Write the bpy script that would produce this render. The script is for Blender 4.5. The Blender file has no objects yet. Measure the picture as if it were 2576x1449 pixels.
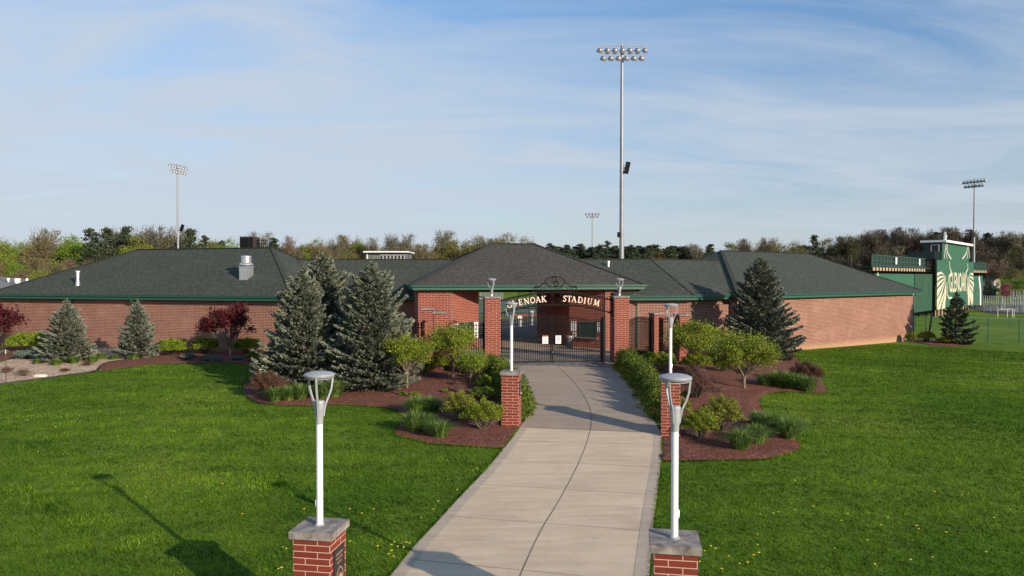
import bpy, math, random
import numpy as np
from mathutils import Vector
from mathutils.geometry import delaunay_2d_cdt

# ------------------------------------------------------------------ camera, sky, sun
R = math.radians
sc = bpy.context.scene
C = sc.collection
FX = 1787.0; CX = 1288.0; CY = 724.0          # photo measured on a 2576 x 1449 grid
CAMZ = 6.0
PITCH = math.atan(29 / FX)
cam = bpy.data.cameras.new('camera'); cam_o = bpy.data.objects.new('camera', cam); C.objects.link(cam_o)
cam.sensor_width = 36; cam.lens = 36 * FX / 2576; cam.clip_end = 6000; cam.clip_start = 0.1
cam_o.location = (0, 0, CAMZ); cam_o.rotation_euler = (math.pi / 2 - PITCH, 0, 0)
sc.camera = cam_o

SUN_EL = R(18.5); SUN_DIR = Vector((0.70, -0.714, 0)).normalized()     # towards the sun, on the ground plane
w = bpy.data.worlds.new('World'); sc.world = w; w.use_nodes = True
nt = w.node_tree; nt.nodes.clear()
N = nt.nodes.new; L = nt.links.new
out = N('ShaderNodeOutputWorld'); bg = N('ShaderNodeBackground'); bg.inputs['Strength'].default_value = 0.125
sky = N('ShaderNodeTexSky'); sky.sky_type = 'NISHITA'; sky.sun_disc = False
sky.sun_elevation = SUN_EL; sky.sun_rotation = math.atan2(SUN_DIR.x, SUN_DIR.y)
sky.air_density = 1.0; sky.dust_density = 0.6; sky.ozone_density = 2.0
tc = N('ShaderNodeTexCoord')
sep = N('ShaderNodeSeparateXYZ'); L(tc.outputs['Generated'], sep.inputs[0])
def M_(op, a, b=None, clamp=False):
    n = N('ShaderNodeMath'); n.operation = op; n.use_clamp = clamp
    for i, v in enumerate((a, b)):
        if v is None: continue
        if isinstance(v, (int, float)): n.inputs[i].default_value = v
        else: L(v, n.inputs[i])
    return n.outputs[0]
zc = M_('MAXIMUM', sep.outputs[2], 0.0)
den = M_('ADD', zc, 0.16)
comb = N('ShaderNodeCombineXYZ')
L(M_('DIVIDE', sep.outputs[0], den), comb.inputs[0]); L(M_('DIVIDE', sep.outputs[1], den), comb.inputs[1])
mp = N('ShaderNodeMapping'); L(comb.outputs[0], mp.inputs[0])
mp.inputs['Rotation'].default_value = (0, 0, R(-24)); mp.inputs['Scale'].default_value = (0.75, 1.9, 1)
mp.inputs['Location'].default_value = (0.4, 0.2, 0)
n1 = N('ShaderNodeTexNoise'); n1.inputs['Scale'].default_value = 1.1; n1.inputs['Detail'].default_value = 9; n1.inputs['Roughness'].default_value = 0.58; n1.inputs['Distortion'].default_value = 0.9
L(mp.outputs[0], n1.inputs['Vector'])
mp2 = N('ShaderNodeMapping'); L(comb.outputs[0], mp2.inputs[0]); mp2.inputs['Scale'].default_value = (0.5, 0.8, 1); mp2.inputs['Location'].default_value = (3.1, 1.7, 0)
n2 = N('ShaderNodeTexNoise'); n2.inputs['Scale'].default_value = 0.7; n2.inputs['Detail'].default_value = 4
L(mp2.outputs[0], n2.inputs['Vector'])
# more veil towards the left and the horizon, clear blue high on the right
side = M_('MULTIPLY', sep.outputs[0], -0.42)
lowb = M_('MULTIPLY', M_('SUBTRACT', 0.42, sep.outputs[2]), 1.75)
cov = M_('ADD', M_('ADD', M_('MULTIPLY', n1.outputs[0], 2.3), M_('MULTIPLY', n2.outputs[0], 0.9)), M_('ADD', side, lowb))
mask = M_('MULTIPLY', M_('SUBTRACT', cov, 1.16), 0.95, True)
mask = M_('MULTIPLY', mask, 0.90)
tint = N('ShaderNodeValToRGB'); te = tint.color_ramp.elements
te[0].position = 0.02; te[0].color = (0.76, 0.74, 0.80, 1); te[1].position = 0.36; te[1].color = (1.0, 1.16, 1.30, 1)
L(sep.outputs[2], tint.inputs[0])
tm = N('ShaderNodeMixRGB'); tm.blend_type = 'MULTIPLY'; tm.inputs[0].default_value = 1; L(sky.outputs[0], tm.inputs[1]); L(tint.outputs[0], tm.inputs[2])
mix = N('ShaderNodeMixRGB'); L(mask, mix.inputs[0]); L(tm.outputs[0], mix.inputs[1]); mix.inputs[2].default_value = (3.95, 4.48, 5.15, 1)
L(mix.outputs[0], bg.inputs['Color']); L(bg.outputs[0], out.inputs[0])

sun = bpy.data.lights.new('sun', 'SUN'); sun_o = bpy.data.objects.new('sun', sun); C.objects.link(sun_o)
sun.energy = 5.0; sun.angle = R(0.6); sun.color = (1.0, 0.83, 0.64)
sd = Vector((SUN_DIR.x * math.cos(SUN_EL), SUN_DIR.y * math.cos(SUN_EL), math.sin(SUN_EL)))
sun_o.rotation_euler = sd.to_track_quat('Z', 'Y').to_euler()
sc.view_settings.view_transform = 'Standard'; sc.view_settings.look = 'None'
sc.view_settings.exposure = 0.2; sc.view_settings.gamma = 1.0
sc.cycles.max_bounces = 5; sc.cycles.diffuse_bounces = 2; sc.cycles.glossy_bounces = 2
sc.cycles.transparent_max_bounces = 4; sc.cycles.transmission_bounces = 2

# ------------------------------------------------------------------ pixels -> metres
def ray(px, py):
    a = (px - CX) / FX; b = (CY - py) / FX
    return Vector((a, math.cos(PITCH) + b * math.sin(PITCH), -math.sin(PITCH) + b * math.cos(PITCH)))
def at(px, py, Y):
    d = ray(px, py); t = Y / d.y
    return Vector((d.x * t, Y, CAMZ + d.z * t))
def zat(py, Y): return at(CX, py, Y).z
def hit(px, P, d):
    """point on the plan line P + t d seen in column px"""
    r = (px - CX) / FX
    t = (r * P[1] - P[0]) / (d[0] - r * d[1])
    return (P[0] + d[0] * t, P[1] + d[1] * t)

# ------------------------------------------------------------------ terrain
CTRL = [(-5,3,-6.0),(5,3,-5.9),(-40,3,-6.2),(40,3,-6.2),(-3.2,11.2,-5.95),(2.4,10.1,-5.85),(-.1,24.9,-5.33),(5.6,23.9,-5.37),
 (-24,33.4,-5.15),(-12,31.4,-5.15),(-1,37.3,-4.62),(5.9,38.5,-4.70),(2.4,37.9,-4.65),(-20.8,46.8,-4.78),(-33,50,-4.85),(-14,45,-4.75),
 (14,32,-5.3),(20.5,51.5,-5.39),(35.1,61.7,-5.6),(15,48,-5.1),(9,42,-4.8),(25,30,-5.6),(35,45,-5.7),(45,62,-5.9),(-45,30,-5.6),(-50,60,-5),
 (1,50,-4.7),(0,70,-5.0),(0,100,-5.2),(20,100,-5.3),(0,150,-5.2),(-40,100,-5.1),(60,110,-5.9),(80,130,-5.9),(70,80,-5.9),(100,60,-6),
 (100,150,-5.9),(-80,100,-5.2),(-80,40,-5.5),(0,-20,-6.3),(60,-20,-6.4),(-60,-20,-6.4),(120,0,-6.3),(-120,0,-6),(0,220,-5.2),(150,200,-5.5),(-150,200,-5.2)]
_c = np.array(CTRL, float)
def _phi(r2): return 0.5 * r2 * np.log(np.maximum(r2, 1e-9))
_n = len(_c)
_K = _phi(((_c[:, None, :2] - _c[None, :, :2]) ** 2).sum(-1)) + np.eye(_n) * 20.0
_Pm = np.c_[np.ones(_n), _c[:, :2]]
_A = np.block([[_K, _Pm], [_Pm.T, np.zeros((3, 3))]])
_W = np.linalg.solve(_A, np.r_[_c[:, 2], np.zeros(3)])
def sstep(a, b, x):
    t = np.clip((x - a) / (b - a), 0, 1); return t * t * (3 - 2 * t)
def terr(x, y):
    x = np.atleast_1d(np.asarray(x, float)); y = np.atleast_1d(np.asarray(y, float))
    sh = x.shape; x = x.ravel(); y = y.ravel()
    xc = np.clip(x, -160, 160); yc = np.clip(y, -40, 230)
    z = np.empty_like(x)
    for i in range(0, len(x), 20000):
        s = slice(i, i + 20000)
        r2 = (xc[s, None] - _c[None, :, 0]) ** 2 + (yc[s, None] - _c[None, :, 1]) ** 2
        z[s] = _phi(r2) @ _W[:_n] + _W[_n] + _W[_n + 1] * xc[s] + _W[_n + 2] * yc[s]
    far = sstep(150, 230, np.hypot(x, y))
    z = z * (1 - far) + (-5.3) * far
    z = z + 9.0 * sstep(150, 330, y) * sstep(40, 170, x) + 1.6 * sstep(165, 200, y) * sstep(60, 20, x)
    return (z + CAMZ).reshape(sh)
def tz(x, y): return float(terr(x, y)[0])
def G(px, py):
    """where the sight line of a photo point meets the ground"""
    d = ray(px, py); t = 5.0 / -d.z
    for _ in range(60):
        z = tz(d.x * t, d.y * t)
        t = 0.5 * t + 0.5 * (CAMZ - z) / -d.z
    return Vector((d.x * t, d.y * t, tz(d.x * t, d.y * t)))

# ------------------------------------------------------------------ materials
def newmat(name):
    m = bpy.data.materials.new(name); m.use_nodes = True
    nt = m.node_tree; nt.nodes.clear()
    o = nt.nodes.new('ShaderNodeOutputMaterial'); b = nt.nodes.new('ShaderNodeBsdfPrincipled')
    nt.links.new(b.outputs[0], o.inputs[0])
    return m, nt, b, o
def noise(nt, scale, detail=4, vec=None, rough=0.6):
    n = nt.nodes.new('ShaderNodeTexNoise'); n.inputs['Scale'].default_value = scale; n.inputs['Detail'].default_value = detail; n.inputs['Roughness'].default_value = rough
    if vec is not None: nt.links.new(vec, n.inputs['Vector'])
    return n
def ramp(nt, fac, stops):
    r = nt.nodes.new('ShaderNodeValToRGB'); e = r.color_ramp.elements
    while len(e) < len(stops): e.new(0.5)
    for k, (p, c) in enumerate(stops): e[k].position = p; e[k].color = (*c, 1)
    nt.links.new(fac, r.inputs[0]); return r.outputs[0]
def mixc(nt, fac, a, b, mode='MIX'):
    n = nt.nodes.new('ShaderNodeMixRGB'); n.blend_type = mode
    for i, v in ((0, fac), (1, a), (2, b)):
        if isinstance(v, (int, float)): n.inputs[i].default_value = v
        elif isinstance(v, tuple): n.inputs[i].default_value = (*v, 1)
        else: nt.links.new(v, n.inputs[i])
    return n.outputs[0]
def bump(nt, b, h, strength=0.3, dist=0.02):
    n = nt.nodes.new('ShaderNodeBump'); n.inputs['Strength'].default_value = strength; n.inputs['Distance'].default_value = dist
    nt.links.new(h, n.inputs['Height']); nt.links.new(n.outputs[0], b.inputs['Normal'])
def objco(nt, world=False):
    if world:
        g = nt.nodes.new('ShaderNodeNewGeometry'); return g.outputs['Position']
    t = nt.nodes.new('ShaderNodeTexCoord'); return t.outputs['Object']
def mat(name, col, rough=0.7, var=0.18, scale=3.0, bmp=0.0, metal=0.0, bscale=None):
    m, nt, b, o = newmat(name)
    v = objco(nt)
    n = noise(nt, scale, 6, v)
    c = ramp(nt, n.outputs[0], [(0.3, tuple(x * (1 - var) for x in col)), (0.7, tuple(min(1, x * (1 + var)) for x in col))])
    nt.links.new(c, b.inputs['Base Color']); b.inputs['Roughness'].default_value = rough; b.inputs['Metallic'].default_value = metal
    if 'iron' in name: b.inputs['Specular IOR Level'].default_value = 0.12
    if bmp:
        n2 = noise(nt, bscale or scale * 12, 4, v); bump(nt, b, n2.outputs[0], bmp, 0.01)
    return m
def brick_mat(name, cols, mortar, stain=None, ms=0.0085, base=None):
    m, nt, b, o = newmat(name)
    uv = nt.nodes.new('ShaderNodeUVMap').outputs[0]
    def bk(c1, c2, mo):
        k = nt.nodes.new('ShaderNodeTexBrick'); nt.links.new(uv, k.inputs['Vector'])
        k.inputs['Scale'].default_value = 1; k.inputs['Mortar Size'].default_value = ms; k.inputs['Mortar Smooth'].default_value = 0.15
        k.inputs['Brick Width'].default_value = 0.4; k.inputs['Row Height'].default_value = 0.1016; k.offset = 0.5
        k.inputs['Color1'].default_value = (*c1, 1); k.inputs['Color2'].default_value = (*c2, 1); k.inputs['Mortar'].default_value = (*mo, 1)
        k.inputs['Bias'].default_value = 0
        return k
    k = bk(cols[0], cols[1], mortar)
    n = noise(nt, 0.55, 5, uv); n3 = noise(nt, 24, 3, uv)
    c = mixc(nt, 0.55, k.outputs['Color'], ramp(nt, n.outputs[0], [(0.3, (0.78, 0.74, 0.74)), (0.7, (1.12, 1.1, 1.08))]), 'MULTIPLY')
    c = mixc(nt, 0.5, c, ramp(nt, n3.outputs[0], [(0.3, (0.75, 0.75, 0.75)), (0.7, (1.15, 1.15, 1.15))]), 'MULTIPLY')
    if stain:
        n4 = noise(nt, 0.9, 6, uv, 0.65)
        c = mixc(nt, ramp(nt, n4.outputs[0], [(0.52, (0, 0, 0)), (0.75, (0.5, 0.5, 0.5))]), c, stain)
    if base:
        sx = nt.nodes.new('ShaderNodeSeparateXYZ'); nt.links.new(uv, sx.inputs[0])
        mr = nt.nodes.new('ShaderNodeMapRange'); nt.links.new(sx.outputs[1], mr.inputs[0]); mr.inputs[1].default_value = base; mr.inputs[2].default_value = base - 0.55; mr.inputs[3].default_value = 0; mr.inputs[4].default_value = 0.75
        c = mixc(nt, mr.outputs[0], c, (0.50, 0.30, 0.17))
    nt.links.new(c, b.inputs['Base Color']); b.inputs['Roughness'].default_value = 0.88
    bump(nt, b, k.outputs['Fac'], -0.35, 0.01)
    return m
def shingle_mat(name, c0, c1, gap):
    m, nt, b, o = newmat(name)
    uv = nt.nodes.new('ShaderNodeUVMap').outputs[0]
    k = nt.nodes.new('ShaderNodeTexBrick'); nt.links.new(uv, k.inputs['Vector'])
    k.inputs['Scale'].default_value = 1; k.inputs['Mortar Size'].default_value = 0.020; k.inputs['Mortar Smooth'].default_value = 0.5
    k.inputs['Brick Width'].default_value = 0.24; k.inputs['Row Height'].default_value = 0.15; k.offset = 0.37; k.squash = 0.7; k.squash_frequency = 3
    k.inputs['Color1'].default_value = (*c0, 1); k.inputs['Color2'].default_value = (*c1, 1); k.inputs['Mortar'].default_value = (*gap, 1)
    n = noise(nt, 0.35, 6, uv); n2 = noise(nt, 5, 4, uv, 0.7)
    c = mixc(nt, 0.6, k.outputs[0], ramp(nt, n.outputs[0], [(0.3, (0.8, 0.82, 0.82)), (0.7, (1.15, 1.13, 1.1))]), 'MULTIPLY')
    c = mixc(nt, 0.8, c, ramp(nt, n2.outputs[0], [(0.34, (0.45, 0.46, 0.46)), (0.66, (1.55, 1.55, 1.55))]), 'MULTIPLY')
    nt.links.new(c, b.inputs['Base Color']); b.inputs['Roughness'].default_value = 0.92
    bump(nt, b, k.outputs['Fac'], -0.5, 0.015)
    return m
def leaf_mat(name, stops, trans=0.22, rough=0.6):
    m, nt, b, o = newmat(name)
    g = nt.nodes.new('ShaderNodeNewGeometry')
    c = ramp(nt, g.outputs['Random Per Island'], stops)
    n = noise(nt, 1.1, 3, objco(nt))
    c = mixc(nt, 0.7, c, ramp(nt, n.outputs[0], [(0.35, (0.72, 0.75, 0.72)), (0.65, (1.25, 1.22, 1.15))]), 'MULTIPLY')
    nt.links.new(c, b.inputs['Base Color']); b.inputs['Roughness'].default_value = rough
    b.inputs['Specular IOR Level'].default_value = 0.25
    t = nt.nodes.new('ShaderNodeBsdfTranslucent'); nt.links.new(c, t.inputs[0])
    mx = nt.nodes.new('ShaderNodeMixShader'); mx.inputs[0].default_value = trans
    nt.links.new(b.outputs[0], mx.inputs[1]); nt.links.new(t.outputs[0], mx.inputs[2]); nt.links.new(mx.outputs[0], o.inputs[0])
    return m
def shades(c, lo=0.6, hi=1.4):
    return [(0.0, tuple(x * lo for x in c)), (0.5, c), (1.0, tuple(min(1, x * hi) for x in c))]

M = {}
M['brick_wing'] = brick_mat('wing brick', ((0.150, 0.058, 0.040), (0.21, 0.088, 0.062)), (0.60, 0.40, 0.32), (0.38, 0.22, 0.17))
M['brick_right'] = brick_mat('wing brick with soil splash', ((0.160, 0.062, 0.042), (0.225, 0.096, 0.066)), (0.60, 0.41, 0.32), (0.42, 0.25, 0.19), 0.0085, 1.05)
M['brick_red'] = brick_mat('red brick', ((0.165, 0.024, 0.013), (0.225, 0.038, 0.019)), (0.62, 0.43, 0.34), None, 0.0062)
M['shingle'] = shingle_mat('green grey shingle', (0.037, 0.046, 0.036), (0.064, 0.076, 0.060), (0.019, 0.024, 0.019))
M['shingle_grey'] = shingle_mat('grey shingle', (0.047, 0.047, 0.041), (0.074, 0.073, 0.063), (0.024, 0.024, 0.021))
M['green_trim'] = mat('green painted trim', (0.022, 0.105, 0.072), 0.45, 0.1)
M['green_gutter'] = mat('green gutter', (0.016, 0.075, 0.058), 0.35, 0.1)
M['stone'] = mat('pier cap stone', (0.23, 0.205, 0.19), 0.88, 0.62, 6, 0.5)
M['white_paint'] = mat('white pole paint', (0.86, 0.86, 0.88), 0.35, 0.03)
M['grey_paint'] = mat('grey lamp paint', (0.33, 0.35, 0.38), 0.45, 0.16, 6)
M['lens'] = mat('lamp lens', (0.55, 0.56, 0.56), 0.2, 0.05)
M['galv'] = mat('galvanised steel', (0.42, 0.43, 0.45), 0.42, 0.12, 2, 0, 0.5)
M['alu'] = mat('bright sheet metal', (0.62, 0.63, 0.66), 0.32, 0.12, 6, 0.05, 0.75)
M['mast'] = mat('light mast steel', (0.30, 0.31, 0.33), 0.5, 0.1, 1, 0, 0.3)
M['fixture'] = mat('floodlight housing', (0.30, 0.30, 0.31), 0.4, 0.1, 3, 0, 0.5)
M['black_iron'] = mat('black iron', (0.010, 0.010, 0.011), 0.6, 0.2)
M['brown_iron'] = mat('dark brown iron', (0.010, 0.008, 0.008), 0.7, 0.2)
M['white_sign'] = mat('white sign face', (0.78, 0.78, 0.77), 0.5, 0.03)
M['red_sign'] = mat('red sign ink', (0.45, 0.02, 0.02), 0.5, 0.05)
M['ink'] = mat('dark ink', (0.06, 0.06, 0.06), 0.6, 0.05)
M['letter'] = mat('cream letter', (0.90, 0.64, 0.50), 0.45, 0.05)
M['door_dark'] = mat('dark door', (0.03, 0.03, 0.035), 0.5, 0.2)
M['shutter'] = mat('green roller shutter', (0.015, 0.055, 0.038), 0.5, 0.15)
M['bronze'] = mat('bronze plaque', (0.035, 0.032, 0.032), 0.4, 0.3, 8, 0, 0.3)
M['bronze_hi'] = mat('bronze lettering', (0.33, 0.22, 0.15), 0.45, 0.2, 8, 0, 0.3)
M['hvac'] = mat('brown unit casing', (0.045, 0.032, 0.028), 0.5, 0.15)
M['bark'] = mat('bark', (0.20, 0.155, 0.12), 0.9, 0.35, 6, 0.4)
M['bark_dark'] = mat('dark bark', (0.075, 0.058, 0.046), 0.9, 0.3, 4, 0.4)
M['bark_yellow'] = mat('ochre bark', (0.30, 0.22, 0.12), 0.9, 0.3, 6, 0.4)
M['spruce_blue'] = leaf_mat('blue spruce needles', [(0, (0.060, 0.076, 0.058)), (0.5, (0.155, 0.180, 0.140)), (1, (0.29, 0.315, 0.25))], 0.1, 0.6)
M['spruce_green'] = leaf_mat('green spruce needles', [(0, (0.035, 0.052, 0.034)), (0.5, (0.065, 0.088, 0.055)), (1, (0.11, 0.135, 0.085))], 0.08)
M['leaf_lime'] = leaf_mat('fresh lime leaves', [(0, (0.11, 0.17, 0.015)), (0.5, (0.20, 0.29, 0.025)), (1, (0.33, 0.43, 0.05))], 0.3)
M['leaf_green'] = leaf_mat('young green leaves', [(0, (0.050, 0.075, 0.010)), (0.5, (0.180, 0.240, 0.022)), (1, (0.42, 0.49, 0.05))], 0.3)
M['leaf_olive'] = leaf_mat('olive leaves', [(0, (0.06, 0.06, 0.02)), (0.5, (0.22, 0.24, 0.035)), (1, (0.46, 0.49, 0.07))], 0.28)
M['leaf_red'] = leaf_mat('dark red maple leaves', [(0, (0.030, 0.004, 0.008)), (0.5, (0.075, 0.009, 0.015)), (1, (0.17, 0.022, 0.028))], 0.25)
M['leaf_yew'] = leaf_mat('yew needles', [(0, (0.022, 0.040, 0.007)), (0.5, (0.075, 0.120, 0.014)), (1, (0.25, 0.32, 0.035))], 0.15)
M['leaf_juniper'] = leaf_mat('blue juniper', [(0, (0.07, 0.10, 0.09)), (0.5, (0.12, 0.17, 0.15)), (1, (0.20, 0.26, 0.22))], 0.1)
M['twig_brown'] = leaf_mat('reddish brown twigs', [(0, (0.05, 0.024, 0.016)), (0.5, (0.115, 0.058, 0.038)), (1, (0.20, 0.115, 0.078))], 0.05)
M['twig_purple'] = leaf_mat('purplish brown twigs', [(0, (0.09, 0.04, 0.035)), (0.5, (0.16, 0.085, 0.07)), (1, (0.26, 0.15, 0.12))], 0.05)
M['clump_grass'] = leaf_mat('clump grass blades', [(0, (0.05, 0.11, 0.02)), (0.5, (0.12, 0.21, 0.04)), (1, (0.25, 0.36, 0.09))], 0.3)
M['far_green'] = leaf_mat('far fresh green crown', shades((0.14, 0.225, 0.026), 0.55, 1.5), 0.25)
M['far_lime'] = leaf_mat('far lime crown', shades((0.185, 0.220, 0.032), 0.55, 1.5), 0.25)
M['far_olive'] = leaf_mat('far olive crown', shades((0.16, 0.145, 0.045), 0.55, 1.5), 0.2)
M['far_gold'] = leaf_mat('far golden crown', shades((0.19, 0.105, 0.025), 0.55, 1.4), 0.2)
M['far_tan'] = leaf_mat('far tan twig crown', shades((0.16, 0.132, 0.072), 0.5, 1.5), 0.1)
M['far_grey'] = leaf_mat('far grey twig crown', shades((0.130, 0.118, 0.080), 0.5, 1.5), 0.1)
M['far_pink'] = leaf_mat('far rosy twig crown', shades((0.155, 0.108, 0.082), 0.55, 1.5), 0.1)
M['wood_grey'] = leaf_mat('hillside dark twig crown', shades((0.070, 0.056, 0.040), 0.5, 1.6), 0.08)
M['wood_olive'] = leaf_mat('hillside dark olive crown', shades((0.070, 0.072, 0.028), 0.5, 1.6), 0.12)
M['far_pine'] = leaf_mat('far pine crown', shades((0.048, 0.066, 0.036), 0.5, 1.6), 0.08)
M['far_magenta'] = leaf_mat('redbud blossom', shades((0.30, 0.07, 0.12), 0.6, 1.4), 0.2)

# ------------------------------------------------------------------ mesh building
class MB:
    def __init__(s): s.v = []; s.f = []; s.uv = []; s.mi = []; s.anyuv = False
    def face(s, pts, uv=None, mi=0):
        i = len(s.v); s.v += [tuple(p) for p in pts]; s.f.append(tuple(range(i, i + len(pts)))); s.mi.append(mi)
        if uv: s.anyuv = True
        s.uv.append(uv or [(0, 0)] * len(pts))
    def box(s, c, size, rz=0.0, mi=0, frame=None):
        """box centred at c; frame = (ux, uy, uz) unit vectors"""
        if frame: ux, uy, uz = [Vector(q) for q in frame]
        else: ux = Vector((math.cos(rz), math.sin(rz), 0)); uy = Vector((-math.sin(rz), math.cos(rz), 0)); uz = Vector((0, 0, 1))
        c = Vector(c); hx, hy, hz = [q / 2 for q in size]
        def p(a, b_, d): return c + ux * a * hx + uy * b_ * hy + uz * d * hz
        q = {}
        fs = [((-1,-1,-1),(1,-1,-1),(1,-1,1),(-1,-1,1)), ((1,-1,-1),(1,1,-1),(1,1,1),(1,-1,1)), ((1,1,-1),(-1,1,-1),(-1,1,1),(1,1,1)),
              ((-1,1,-1),(-1,-1,-1),(-1,-1,1),(-1,1,1)), ((-1,-1,1),(1,-1,1),(1,1,1),(-1,1,1)), ((-1,1,-1),(1,1,-1),(1,-1,-1),(-1,-1,-1))]
        wd = [(2*hx,2*hz),(2*hy,2*hz),(2*hx,2*hz),(2*hy,2*hz),(2*hx,2*hy),(2*hx,2*hy)]
        for k, (f, (a, b_)) in enumerate(zip(fs, wd)):
            off = 0.2 if k in (1, 3) else 0.0
            s.face([p(*t) for t in f], [(off, 0), (a + off, 0), (a + off, b_), (off, b_)], mi)
        return s
    def bar(s, a, b, w, h=None, up=(0, 0, 1), mi=0):
        a = Vector(a); b = Vector(b); d = b - a; ln = d.length
        if ln < 1e-6: return s
        d.normalize(); up = Vector(up)
        if abs(d.dot(up)) > 0.98: up = Vector((0, 1, 0))
        x = d.cross(up).normalized(); z = x.cross(d).normalized()
        return s.box((a + b) / 2, (w, ln, h or w), frame=(x, d, z), mi=mi)
    def tube(s, pts, rad, n=8, mi=0, cap=True):
        pts = [Vector(p) for p in pts]
        if not hasattr(rad, '__len__'): rad = [rad] * len(pts)
        base = len(s.v); m = len(pts); ref = None
        for i, p in enumerate(pts):
            t = (pts[min(i + 1, m - 1)] - pts[max(i - 1, 0)])
            if t.length < 1e-9: t = Vector((0, 0, 1))
            t.normalize()
            if ref is None: ref = Vector((1, 0, 0)) if abs(t.x) < 0.9 else Vector((0, 1, 0))
            x = (ref - t * ref.dot(t)).normalized(); y = t.cross(x); ref = x
            for k in range(n):
                a = 2 * math.pi * k / n
                s.v.append(tuple(p + (x * math.cos(a) + y * math.sin(a)) * rad[i]))
        for i in range(m - 1):
            for k in range(n):
                a = base + i * n + k; b = base + i * n + (k + 1) % n
                s.f.append((a, b, b + n, a + n)); s.mi.append(mi); s.uv.append([(0, 0)] * 4)
        if cap:
            s.f.append(tuple(base + k for k in range(n - 1, -1, -1))); s.mi.append(mi); s.uv.append([(0, 0)] * n)
            s.f.append(tuple(base + (m - 1) * n + k for k in range(n))); s.mi.append(mi); s.uv.append([(0, 0)] * n)
        return s
    def lathe(s, c, prof, n=24, mi=0):
        """prof: list of (radius, height)"""
        c = Vector(c); base = len(s.v); m = len(prof)
        for r, h in prof:
            for k in range(n):
                a = 2 * math.pi * k / n
                s.v.append((c.x + math.cos(a) * r, c.y + math.sin(a) * r, c.z + h))
        for i in range(m - 1):
            for k in range(n):
                a = base + i * n + k; b = base + i * n + (k + 1) % n
                s.f.append((a, b, b + n, a + n)); s.mi.append(mi); s.uv.append([(0, 0)] * 4)
        s.f.append(tuple(base + k for k in range(n - 1, -1, -1))); s.mi.append(mi); s.uv.append([(0, 0)] * n)
        s.f.append(tuple(base + (m - 1) * n + k for k in range(n))); s.mi.append(mi); s.uv.append([(0, 0)] * n)
        return s
    def build(s, name, mats, parent=None, smooth=False, bevel=0.0, origin=None):
        me = bpy.data.meshes.new(name)
        o0 = Vector(origin) if origin is not None else Vector((0, 0, 0))
        me.from_pydata([tuple(Vector(v) - o0) for v in s.v], [], s.f)
        if not isinstance(mats, (list, tuple)): mats = [mats]
        for m in mats: me.materials.append(m)
        for p, k in zip(me.polygons, s.mi): p.material_index = k; p.use_smooth = smooth
        if s.anyuv:
            uvl = me.uv_layers.new(name='UVMap')
            flat = [c for f in s.uv for q in f for c in q]
            uvl.data.foreach_set('uv', flat)
        me.update()
        o = bpy.data.objects.new(name, me); C.objects.link(o)
        o.location = o0
        if parent is not None:
            o.parent = parent; o.location = o0 - parent_world(parent) if origin is not None else -parent_world(parent)
        if bevel:
            md = o.modifiers.new('bevel', 'BEVEL'); md.width = bevel; md.segments = 2; md.limit_method = 'ANGLE'; md.angle_limit = R(50)
        if smooth:
            try:
                me.set_sharp_from_angle(angle=R(40))
            except Exception: pass
        return o
def parent_world(p):
    v = Vector(p.location)
    while p.parent: p = p.parent; v += Vector(p.location)
    return v
def tag(o, label=None, cat=None, group=None, kind=None):
    if label: o['label'] = label
    if cat: o['category'] = cat
    if group: o['group'] = group
    if kind: o['kind'] = kind
    return o
def thing(name, loc, label, cat, group=None):
    o = bpy.data.objects.new(name, None); C.objects.link(o); o.location = loc; o.empty_display_size = 0.2
    return tag(o, label, cat, group)
def copy_tree(o, parent=None, top=None):
    c = o.copy(); C.objects.link(c)
    if parent is not None: c.parent = parent
    for ch in list(o.children): copy_tree(ch, c)
    return c
def np_mesh(name, V, F, mats, parent=None, mi=None, smooth=False):
    """V (n,3) float; F (m,k) int"""
    me = bpy.data.meshes.new(name)
    V = np.ascontiguousarray(V, np.float32); F = np.ascontiguousarray(F, np.int32); k = F.shape[1]
    me.vertices.add(len(V)); me.vertices.foreach_set('co', V.ravel())
    me.loops.add(F.size); me.loops.foreach_set('vertex_index', F.ravel())
    me.polygons.add(len(F)); me.polygons.foreach_set('loop_start', np.arange(0, F.size, k, dtype=np.int32))
    if not isinstance(mats, (list, tuple)): mats = [mats]
    for m in mats: me.materials.append(m)
    if mi is not None: me.polygons.foreach_set('material_index', np.ascontiguousarray(mi, np.int32))
    me.polygons.foreach_set('use_smooth', np.full(len(F), smooth))
    me.update(calc_edges=True); me.validate()
    o = bpy.data.objects.new(name, me); C.objects.link(o)
    if parent is not None: o.parent = parent
    return o
# ------------------------------------------------------------------ the ground and its sheets
def struct(o): return tag(o, kind='structure')
def axis(a0, a1, step, far):
    x = list(np.arange(a0, a1 + step / 2, step)); s = step; v = a1
    while v < far: s *= 1.35; v += s; x.append(v)
    s = step; v = a0; pre = []
    while v > -far: s *= 1.35; v -= s; pre.append(v)
    return np.array(pre[::-1] + x)
gx = axis(-60, 90, 1.0, 1800); gy = axis(0, 170, 1.0, 2200)
X, Y = np.meshgrid(gx, gy); Z = terr(X, Y)
V = np.c_[X.ravel(), Y.ravel(), Z.ravel()]
nx, ny = len(gx), len(gy)
ii = np.arange(nx * ny).reshape(ny, nx)
F = np.stack([ii[:-1, :-1], ii[:-1, 1:], ii[1:, 1:], ii[1:, :-1]], -1).reshape(-1, 4)
m, nt, b, o = newmat('lawn turf'); v = objco(nt)
n1 = noise(nt, 0.12, 5, v); n2 = noise(nt, 2.2, 5, v); n3 = noise(nt, 40, 3, v)
c = ramp(nt, n1.outputs[0], [(0.3, (0.070, 0.150, 0.014)), (0.55, (0.125, 0.205, 0.024)), (0.75, (0.22, 0.27, 0.050))])
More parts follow.
